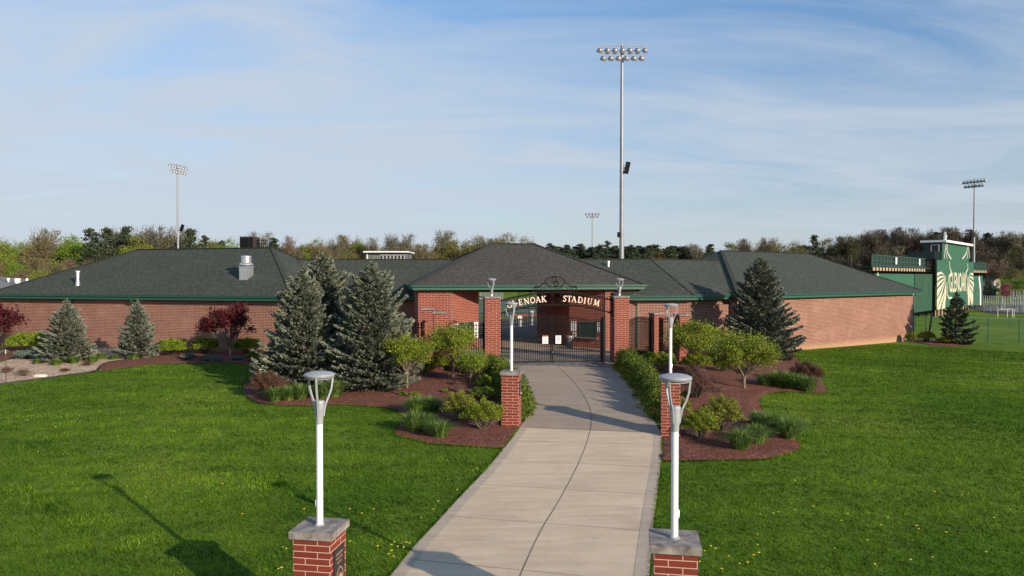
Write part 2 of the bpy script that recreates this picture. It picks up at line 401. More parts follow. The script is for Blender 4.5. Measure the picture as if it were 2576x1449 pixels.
c = mixc(nt, 0.8, c, ramp(nt, n2.outputs[0], [(0.3, (0.6, 0.62, 0.6)), (0.7, (1.35, 1.3, 1.2))]), 'MULTIPLY')
c = mixc(nt, 0.8, c, ramp(nt, n3.outputs[0], [(0.3, (0.6, 0.62, 0.6)), (0.7, (1.3, 1.3, 1.3))]), 'MULTIPLY')
nt.links.new(c, b.inputs['Base Color']); b.inputs['Roughness'].default_value = 1; b.inputs['Specular IOR Level'].default_value = 0.1
bump(nt, b, n3.outputs[0], 0.6, 0.05)
M['turf'] = m
struct(np_mesh('ground', V, F, M['turf'], smooth=True))

def smoothpoly(pts, n=5, closed=True):
    P = [Vector((p[0], p[1])) for p in pts]; k = len(P); out = []
    for i in range(k if closed else k - 1):
        p0, p1, p2, p3 = (P[(i - 1) % k], P[i], P[(i + 1) % k], P[(i + 2) % k]) if closed else (P[max(i - 1, 0)], P[i], P[i + 1], P[min(i + 2, k - 1)])
        for j in range(n):
            t = j / n
            out.append(0.5 * ((2 * p1) + (-p0 + p2) * t + (2 * p0 - 5 * p1 + 4 * p2 - p3) * t * t + (-p0 + 3 * p1 - 3 * p2 + p3) * t ** 3))
    if not closed: out.append(P[-1])
    return [(p.x, p.y) for p in out]
def gpoly(px): return [tuple(G(*p)[:2]) for p in px]
def inside(poly, x, y):
    p = np.array(poly); x = np.asarray(x); y = np.asarray(y); r = np.zeros(x.shape, bool)
    j = len(p) - 1
    for i in range(len(p)):
        c1 = (p[i, 1] > y) != (p[j, 1] > y)
        with np.errstate(divide='ignore', invalid='ignore'):
            xi = (p[j, 0] - p[i, 0]) * (y - p[i, 1]) / (p[j, 1] - p[i, 1]) + p[i, 0]
        r ^= c1 & (x < xi); j = i
    return r
def sheet(name, poly, off, step, m, lump=0.0, seed=1):
    p = np.array(poly); x0, y0 = p.min(0); x1, y1 = p.max(0)
    xs = np.arange(x0, x1, step); ys = np.arange(y0, y1, step)
    A, B = np.meshgrid(xs, ys); A = A.ravel(); B = B.ravel()
    rng = np.random.default_rng(seed); A = A + rng.uniform(-.2, .2, A.shape) * step; B = B + rng.uniform(-.2, .2, B.shape) * step
    k = inside(poly, A, B); A = A[k]; B = B[k]
    verts = [Vector(q) for q in poly] + [Vector((a, b_)) for a, b_ in zip(A, B)]
    n = len(poly); edges = [(i, (i + 1) % n) for i in range(n)]
    r = delaunay_2d_cdt(verts, edges, [list(range(n))], 1, 1e-4)
    vo, fo = r[0], r[2]
    xx = np.array([q.x for q in vo]); yy = np.array([q.y for q in vo]); zz = terr(xx, yy) + off
    if lump:
        e = np.array([min(1.0, 1.0) for q in vo]); zz = zz + lump * rng.uniform(0, 1, len(zz)) * (np.arange(len(zz)) >= n)
    me = bpy.data.meshes.new(name); me.from_pydata(list(zip(xx, yy, zz)), [], [tuple(f) for f in fo]); me.materials.append(m)
    for q in me.polygons: q.use_smooth = True
    ob = bpy.data.objects.new(name, me); C.objects.link(ob); return ob

def ground_mat(name, stops, s1, s2, bs, bd=0.03, vor=None, rough=0.95):
    m, nt, b, o = newmat(name); v = objco(nt)
    n = noise(nt, s1, 6, v); 
    if vor:
        k = nt.nodes.new('ShaderNodeTexVoronoi'); k.inputs['Scale'].default_value = vor; nt.links.new(v, k.inputs['Vector'])
        sp = nt.nodes.new('ShaderNodeSeparateColor'); nt.links.new(k.outputs['Color'], sp.inputs[0])
        c = ramp(nt, sp.outputs[0], stops)
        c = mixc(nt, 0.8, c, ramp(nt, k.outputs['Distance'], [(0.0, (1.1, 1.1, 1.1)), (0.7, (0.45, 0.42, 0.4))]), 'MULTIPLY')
        h = k.outputs['Distance']; sg = -bs
    else:
        nn = noise(nt, s2, 4, v, 0.75); c = ramp(nt, nn.outputs[0], stops); h = nn.outputs[0]; sg = bs
    c = mixc(nt, 0.7, c, ramp(nt, n.outputs[0], [(0.3, (0.78, 0.76, 0.76)), (0.7, (1.2, 1.2, 1.18))]), 'MULTIPLY')
    nt.links.new(c, b.inputs['Base Color']); b.inputs['Roughness'].default_value = rough
    bump(nt, b, h, sg, bd); return m
M['mulch'] = ground_mat('red brown mulch', [(0.36, (0.040, 0.013, 0.008)), (0.5, (0.150, 0.049, 0.031)), (0.66, (0.36, 0.135, 0.085))], 1.1, 13, 1.0, 0.08)
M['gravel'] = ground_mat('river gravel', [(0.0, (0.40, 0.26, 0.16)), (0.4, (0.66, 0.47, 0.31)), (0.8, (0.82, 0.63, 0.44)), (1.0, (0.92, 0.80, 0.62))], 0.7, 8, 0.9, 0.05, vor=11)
def concrete(name, c0, c1, stain):
    m, nt, b, o = newmat(name); v = objco(nt)
    mpn = nt.nodes.new('ShaderNodeMapping'); nt.links.new(v, mpn.inputs[0]); mpn.inputs['Scale'].default_value = (0.4, 2.6, 1); mpn.inputs['Rotation'].default_value = (0, 0, R(4))
    n = noise(nt, 0.5, 8, v, 0.65); n2 = noise(nt, 1.6, 6, mpn.outputs[0], 0.6); n3 = noise(nt, 60, 4, v, 0.8); n4 = noise(nt, 0.9, 4, v)
    vo = nt.nodes.new('ShaderNodeTexNoise'); vo.inputs['Scale'].default_value = 9; vo.inputs['Detail'].default_value = 8; vo.inputs['Roughness'].default_value = 0.8; nt.links.new(v, vo.inputs['Vector'])
    c = ramp(nt, n.outputs[0], [(0.3, c0), (0.7, c1)])
    c = mixc(nt, 0.7, c, ramp(nt, vo.outputs[0], [(0.34, (0.55, 0.53, 0.5)), (0.42, (1, 1, 1))]), 'MULTIPLY')
    c = mixc(nt, 0.6, c, ramp(nt, n2.outputs[0], [(0.35, (0.80, 0.78, 0.77)), (0.65, (1.12, 1.12, 1.12))]), 'MULTIPLY')
    c = mixc(nt, 0.55, c, ramp(nt, n3.outputs[0], [(0.35, (0.72, 0.72, 0.72)), (0.6, (1.1, 1.1, 1.1))]), 'MULTIPLY')
    c = mixc(nt, ramp(nt, n4.outputs[0], [(0.55, (0, 0, 0)), (0.8, (0.4, 0.4, 0.4))]), c, stain)
    nt.links.new(c, b.inputs['Base Color']); b.inputs['Roughness'].default_value = 0.9; bump(nt, b, n3.outputs[0], 0.25, 0.01)
    return m
M['concrete'] = concrete('sandy concrete', (0.55, 0.44, 0.31), (0.68, 0.555, 0.40), (0.47, 0.33, 0.22))
M['concrete_old'] = concrete('older brown grey concrete', (0.31, 0.25, 0.19), (0.39, 0.32, 0.25), (0.28, 0.21, 0.155))
M['margin'] = concrete('trowelled margin', (0.42, 0.35, 0.27), (0.52, 0.44, 0.345), (0.38, 0.30, 0.23))
M['joint'] = mat('joint sealant', (0.15, 0.12, 0.095), 0.9, 0.2)
M['joint_faint'] = mat('saw cut joint', (0.30, 0.235, 0.175), 0.9, 0.2)  # fainter joint colour for the cross joints of the path
M['paver'] = ground_mat('grey pavers', [(0.0, (0.15, 0.145, 0.14)), (1.0, (0.26, 0.25, 0.245))], 0.5, 3, 0.2, 0.01, vor=4)
M['asphalt'] = ground_mat('asphalt', [(0.3, (0.035, 0.036, 0.038)), (0.7, (0.065, 0.066, 0.068))], 0.3, 30, 0.3, 0.01)
M['edging'] = mat('black bed edging', (0.02, 0.018, 0.018), 0.6, 0.1)

left_px = [(1258,918),(1295,945),(1320,975),(1331,1010),(1323,1050),(1307,1077),(1281,1113),(1226,1180),(1160,1250),(1087,1330),(1040,1380),(985,1449),(880,1572),(760,1720)]
right_px = [(1541,922),(1572,945),(1603,985),(1635,1035),(1655,1070),(1664,1092),(1666,1130),(1662,1175),(1655,1230),(1645,1310),(1637,1400),(1633,1449),(1622,1580),(1612,1720)]
LP = gpoly(left_px); RP = gpoly(right_px)
Ls = smoothpoly(LP, 5, False); Rs = smoothpoly(RP, 5, False)
path_poly = Ls + Rs[::-1]
# the path changes slab at the two lamp piers: older concrete towards the gate
iL = 5 * 5; iR = 5 * 5
sheet_far = Ls[:iL + 1] + Rs[:iR + 1][::-1]
sheet_near = Ls[iL:] + Rs[iR:][::-1]
pn = struct(sheet('path', sheet_near, 0.040, 0.45, M['concrete']))
pf = struct(sheet('path', sheet_far, 0.034, 0.45, M['concrete_old']))
def strip(name, pts, wd, off, m, parent=None, thick=0.0):
    mb = MB(); P = []
    for a, b_ in zip(pts[:-1], pts[1:]):
        k = max(1, int(math.dist(a, b_) / 0.4))
        for i in range(k): P.append((a[0] + (b_[0] - a[0]) * i / k, a[1] + (b_[1] - a[1]) * i / k))
    P.append(pts[-1]); z = terr([p[0] for p in P], [p[1] for p in P]) + off
    Lq, Rq = [], []
    for i, p in enumerate(P):
        a = P[max(i - 1, 0)]; c = P[min(i + 1, len(P) - 1)]; d = Vector((c[0] - a[0], c[1] - a[1])).normalized(); n = Vector((-d.y, d.x)) * wd / 2
        Lq.append((p[0] + n.x, p[1] + n.y, z[i])); Rq.append((p[0] - n.x, p[1] - n.y, z[i]))
    for i in range(len(P) - 1):
        mb.face([Rq[i], Rq[i + 1], Lq[i + 1], Lq[i]])
        if thick:
            dn = lambda q: (q[0], q[1], q[2] - thick)
            mb.face([dn(Rq[i]), dn(Rq[i + 1]), Rq[i + 1], Rq[i]]); mb.face([Lq[i], Lq[i + 1], dn(Lq[i + 1]), dn(Lq[i])])
    return mb.build(name, m, parent)
cl = smoothpoly(gpoly([(1405,925),(1450,970),(1480,1018),(1488,1060),(1478,1110),(1450,1180),(1405,1265),(1360,1340),(1310,1449),(1262,1570)]), 4, False)
strip('joint', cl, 0.018, 0.046, M['joint'], pn)
for a, b_ in [((1297,1111.5),(1666,1122)), ((1251,1159.5),(1662,1178)), ((1187,1220),(1652,1248)), ((1106,1300),(1641,1340)), ((1018,1409.6),(1635,1470))]:
    strip('joint', gpoly([a, b_]), 0.022, 0.044, M['joint_faint'], pn)
strip('joint', gpoly([(1330,986),(1600,986)]), 0.018, 0.038, M['joint_faint'], pf)
strip('joint', [Ls[iL], Rs[iR]], 0.03, 0.0465, M['joint'], pn)
for i, e in enumerate((Ls[iL:], Rs[iR:])):                                 # trowelled margins along the slab edges
    sgn = -0.16 if i else 0.16
    strip('margin', [(p[0] + sgn, p[1]) for p in e[:-3]], 0.26, 0.0435, M['margin'], pn)

# planting beds
bedL_px = [(1290,925),(1258,918),(1205,905),(1100,880),(1040,860),(980,872),(900,885),(800,895),(740,905),(690,905),(655,918),(640,940),(616,965),(613,985),(622,1001),(660,1018),(780,1022),(860,1020),(953,1025),(1004,1036),(1012,1060),(992,1088),(1000,1098),(1022,1103),(1079,1117),(1175,1124),(1262,1129),(1281,1113),(1307,1077),(1323,1050),(1331,1010),(1320,975)]
bedR_px = [(1541,922),(1560,905),(1620,880),(1720,868),(1830,875),(1925,880),(1990,884),(2003,902),(2034,925),(2070,960),(2082,984),(2057,990),(1980,986),(1942,990),(1916,1000),(1911,1017),(1927,1042),(1950,1075),(1995,1100),(2014,1120),(2014,1132),(1975,1146),(1923,1157),(1850,1159),(1760,1160),(1667,1160),(1666,1130),(1664,1092),(1655,1070),(1635,1035),(1603,985),(1572,945)]
gravel_px = [(-260,1010),(0,968),(100,955),(180,944),(243,934),(262,916),(330,905),(392,898),(410,886),(370,874),(240,876),(100,886),(40,900),(-60,925),(-300,960)]
strip_px = [(243,934),(262,916),(330,905),(392,898),(404,886),(470,884),(560,884),(640,888),(690,905),(655,918),(617,918),(600,914),(525,914),(455,915),(386,918),(310,927)]
mulchFL_px = [(-300,958),(-60,923),(40,899),(100,886),(90,872),(0,874),(-300,880)]
bedC_px = [(2292,859),(2315,855),(2380,856),(2434,863),(2438,869),(2400,872),(2345,868)]
beds = []
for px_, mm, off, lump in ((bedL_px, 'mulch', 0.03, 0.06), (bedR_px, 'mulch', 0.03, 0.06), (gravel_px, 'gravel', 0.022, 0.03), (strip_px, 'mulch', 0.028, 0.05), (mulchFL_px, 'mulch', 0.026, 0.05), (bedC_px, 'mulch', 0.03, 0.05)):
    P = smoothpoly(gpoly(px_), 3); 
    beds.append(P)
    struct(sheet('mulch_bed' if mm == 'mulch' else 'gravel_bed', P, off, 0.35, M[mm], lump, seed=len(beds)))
e = strip('bed_edging', smoothpoly(gpoly([(392,898),(330,905),(262,916),(243,934),(180,944),(100,955),(0,968),(-60,978)]), 4, False), 0.05, 0.09, M['edging'], None, 0.12)
tag(e, 'black plastic edging strip around the gravel bed', 'edging')
e = strip('bed_edging', smoothpoly(gpoly([(648,932),(630,955),(615,975),(616,992),(640,1012),(690,1020)]), 4, False), 0.05, 0.08, M['edging'], None, 0.12)
tag(e, 'dark edging strip curving round the brown shrub bed left', 'edging')

# plaza behind the gate, running track, turf field
gateL = Vector((-1.07, 37.45)); gateR = Vector((5.85, 38.65))
plz = [(-1.4, 37.0), (6.3, 38.3), (9, 42), (9.5, 46), (5, 50), (4.5, 54.5), (-4, 54.5), (-2.6, 50), (-7.0, 44.5), (-5, 40)]
struct(sheet('plaza', plz, 0.030, 0.6, M['concrete_old']))
struct(sheet('paver_strip', gpoly([(1256,921),(1543,926),(1536,914),(1262,912)]), 0.042, 0.5, M['paver']))
struct(sheet('asphalt_apron', [(-30, 54.6), (18, 54.6), (20, 84), (-60, 84), (-60, 70)], 0.02, 1.0, M['asphalt']))
m, nt, b, o = newmat('artificial turf'); v = objco(nt)
wv = nt.nodes.new('ShaderNodeTexWave'); wv.wave_type = 'BANDS'; wv.bands_direction = 'Y'; wv.inputs['Scale'].default_value = 0.055; wv.inputs['Distortion'].default_value = 0.2; nt.links.new(v, wv.inputs['Vector'])
nn = noise(nt, 0.6, 5, v)
c = ramp(nt, wv.outputs[0], [(0.4, (0.030, 0.085, 0.032)), (0.6, (0.055, 0.12, 0.045))])
c = mixc(nt, 0.5, c, ramp(nt, nn.outputs[0], [(0.3, (0.7, 0.7, 0.7)), (0.7, (1.3, 1.3, 1.3))]), 'MULTIPLY')
nt.links.new(c, b.inputs['Base Color']); b.inputs['Roughness'].default_value = 0.9
fld = struct(sheet('sports_field', [(-50, 90), (40, 90), (40, 142), (-50, 142)], 0.03, 2.0, m))
M['line'] = mat('white line paint', (0.7, 0.7, 0.7), 0.7, 0.05)
for yy in (91.5, 97, 103, 110, 118, 127, 137): strip('yard_line', [(-48, yy), (38, yy)], 0.22, 0.05, M['line'], fld)
struct(sheet('running_track', [(-60, 143), (60, 143), (60, 156), (-60, 156)], 0.03, 2.0, M['asphalt']))
strip('track_edge', [(-60, 143.4), (58, 143.4)], 0.5, 0.05, M['line'], fld)

# ------------------------------------------------------------------ the brick buildings
def v2(p): return Vector((p[0], p[1]))
def roof_uv(pts, e):
    n = (Vector(pts[1]) - Vector(pts[0])).cross(Vector(pts[2]) - Vector(pts[0])).normalized()
    e = Vector(e).normalized(); s = n.cross(e).normalized()
    return [(Vector(p).dot(e), Vector(p).dot(s)) for p in pts]
def wall_run(mb, pts, z1, depth=0.6, u0=0.0):
    """vertical brick faces along a plan polyline, following the ground"""
    u = u0
    for a, b_ in zip(pts[:-1], pts[1:]):
        a = Vector((a[0], a[1])); b_ = Vector((b_[0], b_[1])); ln = (b_ - a).length; k = max(1, int(ln / 2.0))
        for i in range(k):
            p = a + (b_ - a) * i / k; q = a + (b_ - a) * (i + 1) / k
            zp = tz(p.x, p.y) - depth; zq = tz(q.x, q.y) - depth; up = u + ln * i / k; uq = u + ln * (i + 1) / k
            mb.face([(p.x, p.y, zp), (q.x, q.y, zq), (q.x, q.y, z1), (p.x, p.y, z1)], [(up, zp), (uq, zq), (uq, z1), (up, z1)])
        u += ln
    return mb
ZG = 4.78; ZF = 4.47; ZRW = 8.07; ZRL = 7.25
def eave_trim(parent, line, zg, zf, closed=False, out=0.0):
    """fascia board and gutter along a plan polyline (outside on the right hand when walking it)"""
    fb, gb = MB(), MB()
    n = len(line)
    nor = []
    for i in range(n - 1):
        d = (v2(line[i + 1]) - v2(line[i])).normalized(); nor.append(Vector((d.y, -d.x)))
    def off(i, k):
        a = nor[max(i - 1, 0)] if i > 0 else nor[0]; b_ = nor[min(i, n - 2)]
        if closed and i in (0, n - 1): a, b_ = nor[-1], nor[0]
        m_ = (a + b_); m_ = m_ / max(0.3, m_.length_squared) * 2
        return v2(line[i]) + m_ * k
    def band(mb, k0, k1, z0, z1):
        for i in range(n - 1):
            q = []
            for (kk, zz) in ((k1, z0), (k1, z1), (k0, z1), (k0, z0)):
                q.append((off(i, kk), off(i + 1, kk), zz))
            for j in range(4):
                a, b_, z_a = q[j]; c_, d_, z_c = q[(j + 1) % 4]
                mb.face([(a.x, a.y, z_a), (b_.x, b_.y, z_a), (d_.x, d_.y, z_c), (c_.x, c_.y, z_c)])
        if not closed:
            for i in (0, n - 1):
                p = [off(i, k1), off(i, k1), off(i, k0), off(i, k0)]
                mb.face([(p[0].x, p[0].y, z0), (p[1].x, p[1].y, z1), (p[2].x, p[2].y, z1), (p[3].x, p[3].y, z0)])
    band(fb, -0.03, 0.0, zf, zg - 0.02)
    band(gb, 0.002, 0.115, zg - 0.135, zg - 0.005)
    band(gb, 0.10, 0.135, zg - 0.022, zg + 0.004)
    fb.build('fascia', M['green_trim'], parent); gb.build('gutter', M['green_gutter'], parent)
def hip_faces(mb, FL, FR, RL, RR, w, ze, zr, n_):
    BL = (FL[0] + n_[0] * 2 * w, FL[1] + n_[1] * 2 * w); BR = (FR[0] + n_[0] * 2 * w, FR[1] + n_[1] * 2 * w)
    p = lambda a, z: (a[0], a[1], z)
    for q in ([p(FL, ze), p(FR, ze), p(RR, zr), p(RL, zr)], [p(FR, ze), p(BR, ze), p(RR, zr)], [p(BR, ze), p(BL, ze), p(RL, zr), p(RR, zr)], [p(BL, ze), p(FL, ze), p(RL, zr)]):
        mb.face(q, roof_uv(q, Vector(q[1]) - Vector(q[0])))
    for a, b_, za, zb in ((FL, RL, ze, zr), (FR, RR, ze, zr), (BR, RR, ze, zr), (BL, RL, ze, zr), (RL, RR, zr, zr)):
        A = Vector((a[0], a[1], za)); B = Vector((b_[0], b_[1], zb)); k = max(2, int((B - A).length / 0.3)); 
        for i in range(k):
            s0 = A + (B - A) * (i / k); s1 = A + (B - A) * ((i + 1.02) / k)
            mb.bar(s0 + Vector((0, 0, 0.012 + 0.004 * (i % 2))), s1 + Vector((0, 0, 0.026 + 0.004 * (i % 2))), 0.26, 0.03)
    q = [p(BL, ze - 0.22), p(BR, ze - 0.22), p(FR, ze - 0.22), p(FL, ze - 0.22)]
    mb.face(q, [(0, 0)] * 4, 1)
    return BL, BR
def inset(FL, FR, BL, BR, k):
    c = (v2(FL) + v2(FR) + v2(BL) + v2(BR)) / 4; u = (v2(FR) - v2(FL)).normalized(); n_ = Vector((-u.y, u.x))
    return (v2(FL) + (u + n_) * k, v2(FR) + (-u + n_) * k, v2(BR) + (-u - n_) * k, v2(BL) + (u - n_) * k)
def vent_box(parent, P, d, px, py0, py1, px2, name='vent', m='green_gutter', t=0.03):
    a = hit(px, P, d); b_ = hit(px2, P, d); dv = (v2(b_) - v2(a)).normalized(); nn = Vector((dv.y, -dv.x))
    Yc = (a[1] + b_[1]) / 2; z1 = zat(py0, Yc); z0 = zat(py1, Yc)
    c = (v2(a) + v2(b_)) / 2 + nn * t / 2
    return (Vector((c.x, c.y, (z0 + z1) / 2)), (math.dist(a, b_), t, z1 - z0), (Vector((dv.x, dv.y, 0)), Vector((-nn.x, -nn.y, 0)), Vector((0, 0, 1))))
def downspout(parent, top, foot_z, nrm, shoe=False):
    mb = MB(); t = Vector(top); n_ = Vector((nrm[0], nrm[1], 0))
    mb.tube([t, t + Vector((0, 0, -0.12)), t - n_ * 0.15 + Vector((0, 0, -0.32)), t - n_ * 0.42 + Vector((0, 0, -0.5)), t - n_ * 0.46 + Vector((0, 0, -0.7)), Vector((t.x - n_.x * 0.46, t.y - n_.y * 0.46, foot_z + (0.5 if shoe else 0)))], 0.05, 8)
    ds = mb.build('downspout', M['green_trim'], parent, True)
    if shoe:
        MB().tube([(t.x - n_.x * .46, t.y - n_.y * .46, foot_z + 0.5), (t.x - n_.x * .46, t.y - n_.y * .46, foot_z - 0.1)], 0.065, 8).build('shoe', M['galv'], ds, True)

# left wing
th = math.atan2(-0.267, 0.9636); uL = Vector((0.9636, -0.267)); nL = Vector((0.267, 0.9636))
FL, FR = (-37.5, 50.5), (-13.5, 43.84); RL, RR = (-28.7, 54.55), (-17.35, 51.4); wL = 6.2
lw = thing('brick_building', (-25, 52, tz(-25, 47)), 'long brick wing with hipped shingle roof, left of the entrance', 'building', 'brick wings of the stadium entrance')
mb = MB(); BL, BR = hip_faces(mb, FL, FR, RL, RR, wL, ZG, ZRW, nL)
mb.build('roof', [M['shingle'], M['green_trim']], lw)
a, b_, c_, d_ = inset(FL, FR, BL, BR, 0.5)
mb = wall_run(MB(), [a, b_, c_, d_, a], ZF + 0.09); mb.build('wall', M['brick_wing'], lw)
eave_trim(lw, [FL, FR, BR, BL, FL], ZG, ZF, True)
LWP, LWD = tuple(a), tuple(uL)
for (x0, x1, y0, y1) in ((163, 185, 752.5, 762),):
    mb = MB(); c, s, f = vent_box(lw, LWP, LWD, x0, y0, y1, x1); mb.box(c, s, frame=f)
    for k in range(4): mb.box(c + Vector((0, 0, -s[2] / 2 + s[2] * (k + 0.5) / 4)) - f[1] * 0.02, (s[0] * 0.95, 0.03, s[2] * 0.12), frame=f)
    mb.build('vent', M['green_gutter'], lw)
g = hit(327, FL, uL); downspout(lw, (g[0] - nL.x * 0.06, g[1] - nL.y * 0.06, ZG - 0.1), tz(*g), (-nL.x, -nL.y))

# right wing
uR = Vector((0.819, 0.574)); nR = Vector((-0.574, 0.819))
FL2, FR2 = (15.16, 47.45), (35.7, 61.85); RL2, RR2 = (16.9, 57.3), (26.75, 64.3); wR = 7.15
rw = thing('brick_building', (27, 60, tz(27, 56)), 'brick wing with pale mortar and hipped roof, far right by the fence', 'building', 'brick wings of the stadium entrance')
mb = MB(); BL2, BR2 = hip_faces(mb, FL2, FR2, RL2, RR2, wR, ZG, ZRW, nR)
mb.build('roof', [M['shingle'], M['green_trim']], rw)
a, b_, c_, d_ = inset(FL2, FR2, BL2, BR2, 0.5)
mb = wall_run(MB(), [a, b_, c_, d_, a], ZF + 0.09); mb.build('wall', M['brick_right'], rw)
RWP, RWD = tuple(a), tuple(uR)
eave_trim(rw, [FL2, FR2, BR2, BL2, FL2], ZG, ZF, True)
downspout(rw, (b_.x + 0.6 * uR.x, b_.y + 0.6 * uR.y, ZG - 0.12), tz(*b_), (uR.x, uR.y), True)

# entrance pavilion
th = R(12); uC = Vector((math.cos(th), math.sin(th))); nC = Vector((-math.sin(th), math.cos(th)))
ZGC = CAMZ - 0.51; ZFC = CAMZ - 0.82; ZRC = CAMZ + 2.30
FLc = (-5.97, 42.7); FRc = (8.56, 45.79); wC = 5.9
RLc = v2(FLc) + (uC + nC) * wC; RRc = v2(FRc) + (-uC + nC) * wC
pav = thing('entrance_pavilion', (1.5, 48, tz(1, 46)), 'hip roofed brick entrance pavilion with passage and ticket windows behind the gate', 'building')
mb = MB(); BLc, BRc = hip_faces(mb, FLc, FRc, tuple(RLc), tuple(RRc), wC, ZGC, ZRC, nC)
mb.build('roof', [M['shingle_grey'], M['green_trim']], pav)
eave_trim(pav, [FLc, FRc, BRc, BLc, FLc], ZGC, ZFC, True)
W0 = v2(FLc) + nC * 0.5
A = v2(hit(1052, W0, uC)); B = v2(hit(1136, W0, uC)); E = v2(hit(1523.5, W0, uC)); Fq = v2(hit(1601, W0, uC))
sL = Vector((math.cos(R(57)), math.sin(R(57)))); sR = Vector((math.cos(R(147)), math.sin(R(147))))
Cc = v2(hit(1204, B, sL)); Gg = v2(hit(1432, E, sR))
vb = lambda p: 2 * wC - 0.5 - (p - v2(FLc)).dot(nC)
Dd = Cc + nC * vb(Cc); Hh = Gg + nC * vb(Gg)
Ab = A + nC * vb(A); Fb = Fq + nC * vb(Fq)
wall_run(MB(), [A, B, Cc, Dd, Ab, A], ZFC + 0.09).build('wall', M['brick_red'], pav)
wall_run(MB(), [E, Fq, Fb, Hh, Gg, E], ZFC + 0.09, u0=0.2).build('wall', M['brick_red'], pav)
for p in (B, E): MB().bar((p.x, p.y - 0.004, tz(*p)), (p.x, p.y - 0.004, ZFC), 0.035, 0.02).build('corner_joint', M['stone'], pav)
def wall_item(name, P, d, x0, x1, y0, y1, m, parent, t=0.03, label=None, cat=None, group=None):
    c, s, f = vent_box(parent, P, d, x0, y0, y1, x1, t=t)
    return MB().box(c, s, frame=f).build(name, m, parent), c, s, f
# ticket windows (right, left) with sill and frame
for (P, d, x0, x1, y0, y1, lab) in ((tuple(E), tuple(-sR), 1459.5, 1499, 811, 848, 0), (tuple(B), tuple(sL), 1156, 1186.5, 812.5, 852.5, 1)):
    c, s, f = vent_box(pav, P, d, x0, y0, y1, x1, t=0.02)
    mb = MB(); mb.box(c, s, frame=f)
    for k in range(10): mb.box(c + Vector((0, 0, -s[2] / 2 + s[2] * (k + 0.5) / 10)) - f[1] * 0.012, (s[0] * 0.97, 0.012, s[2] * 0.06), frame=f)
    wn = mb.build('ticket_window', M['shutter'], pav)
    fr = MB()
    for sx in (-1, 1): fr.box(c + f[0] * sx * (s[0] / 2 + 0.03) - f[1] * 0.02, (0.06, 0.06, s[2] + 0.12), frame=f)
    fr.box(c + f[2] * (s[2] / 2 + 0.03) - f[1] * 0.02, (s[0] - 0.002, 0.058, 0.06), frame=f)
    fr.build('frame', M['green_gutter'], wn)
    MB().box(c - f[2] * (s[2] / 2 + 0.04) - f[1] * 0.07, (s[0] + 0.4, 0.18, 0.07), frame=f).build('sill', M['stone'], wn)

# links between the wings and the pavilion
J = Vector((11.65, 46.4)); dA = Vector((math.cos(R(5)), math.sin(R(5)))); dB = uR
bis = Vector((0.342, -0.94))
Je = J + bis * 0.52; Jr = J - bis * 4.9
def link(name, label, wl, el, rl, back=5.2):
    t = thing(name, (wl[0][0], wl[0][1], tz(*wl[0])), label, 'building', 'low roofed links between the brick blocks')
    mb = MB()
    for i in range(len(el) - 1):
        q = [(*el[i], ZG), (*el[i + 1], ZG), (*rl[i + 1], ZRL), (*rl[i], ZRL)]; mb.face(q, roof_uv(q, Vector(q[1]) - Vector(q[0])))
        bk = [(2 * r[0] - e_[0], 2 * r[1] - e_[1], ZG) for r, e_ in ((rl[i], el[i]), (rl[i + 1], el[i + 1]))]
        q = [bk[1], bk[0], (*rl[i], ZRL), (*rl[i + 1], ZRL)]; mb.face(q, roof_uv(q, Vector(q[1]) - Vector(q[0])))
        mb.bar((*rl[i], ZRL + 0.01), (*rl[i + 1], ZRL + 0.01), 0.26, 0.03)
        q = [(*el[i], ZG - 0.22), (*rl[i], ZG - 0.22), (*rl[i + 1], ZG - 0.22), (*el[i + 1], ZG - 0.22)]; mb.face(q, [(0, 0)] * 4, 1)
    if len(el) > 2: mb.bar((*el[1], ZG + 0.02), (*rl[1], ZRL + 0.02), 0.2, 0.03)
    mb.build('roof', [M['shingle'], M['green_trim']], t)
    wall_run(MB(), wl, ZF + 0.09).build('wall', M['brick_wing'], t)
    eave_trim(t, el, ZG, ZF)
    return t
A0w = tuple(J - dA * 5.0); A2w = tuple(J + dB * 4.3)
nA = Vector((-dA.y, dA.x))
A0e = tuple(v2(A0w) - nA * 0.5); A2e = tuple(v2(A2w) - nR * 0.5 - dB * 0.55)
rlk = link('brick_link', 'low brick link with bent shingle roof between pavilion and right wing', [A0w, tuple(J), A2w], [A0e, tuple(Je), A2e], [tuple(Jr - dA * 8), tuple(Jr), tuple(Jr + dB * 8)])
mb = MB(); mb.bar((J.x, J.y - 0.004, tz(*J)), (J.x, J.y - 0.004, ZF), 0.03, 0.015); mb.build('corner_joint', M['stone'], rlk)
mb = MB(); c, s, f = vent_box(rlk, tuple(J), tuple(dA), 1704, 756, 765, 1714); mb.box(c, s, frame=f); mb.build('vent', M['green_gutter'], rlk)
g = hit(1606.5, A0e, dA); downspout(rlk, (g[0], g[1] + 0.05, ZG - 0.1), tz(*g), (-nA.x, -nA.y))
llk = link('brick_link', 'low roofed brick link behind the big spruces left of the pavilion', [(-15.0, 47.1), (-3.2, 47.1)], [(-15.0, 46.6), (-3.2, 46.6)], [(-19.5, 51.8), (-1.5, 51.8)])

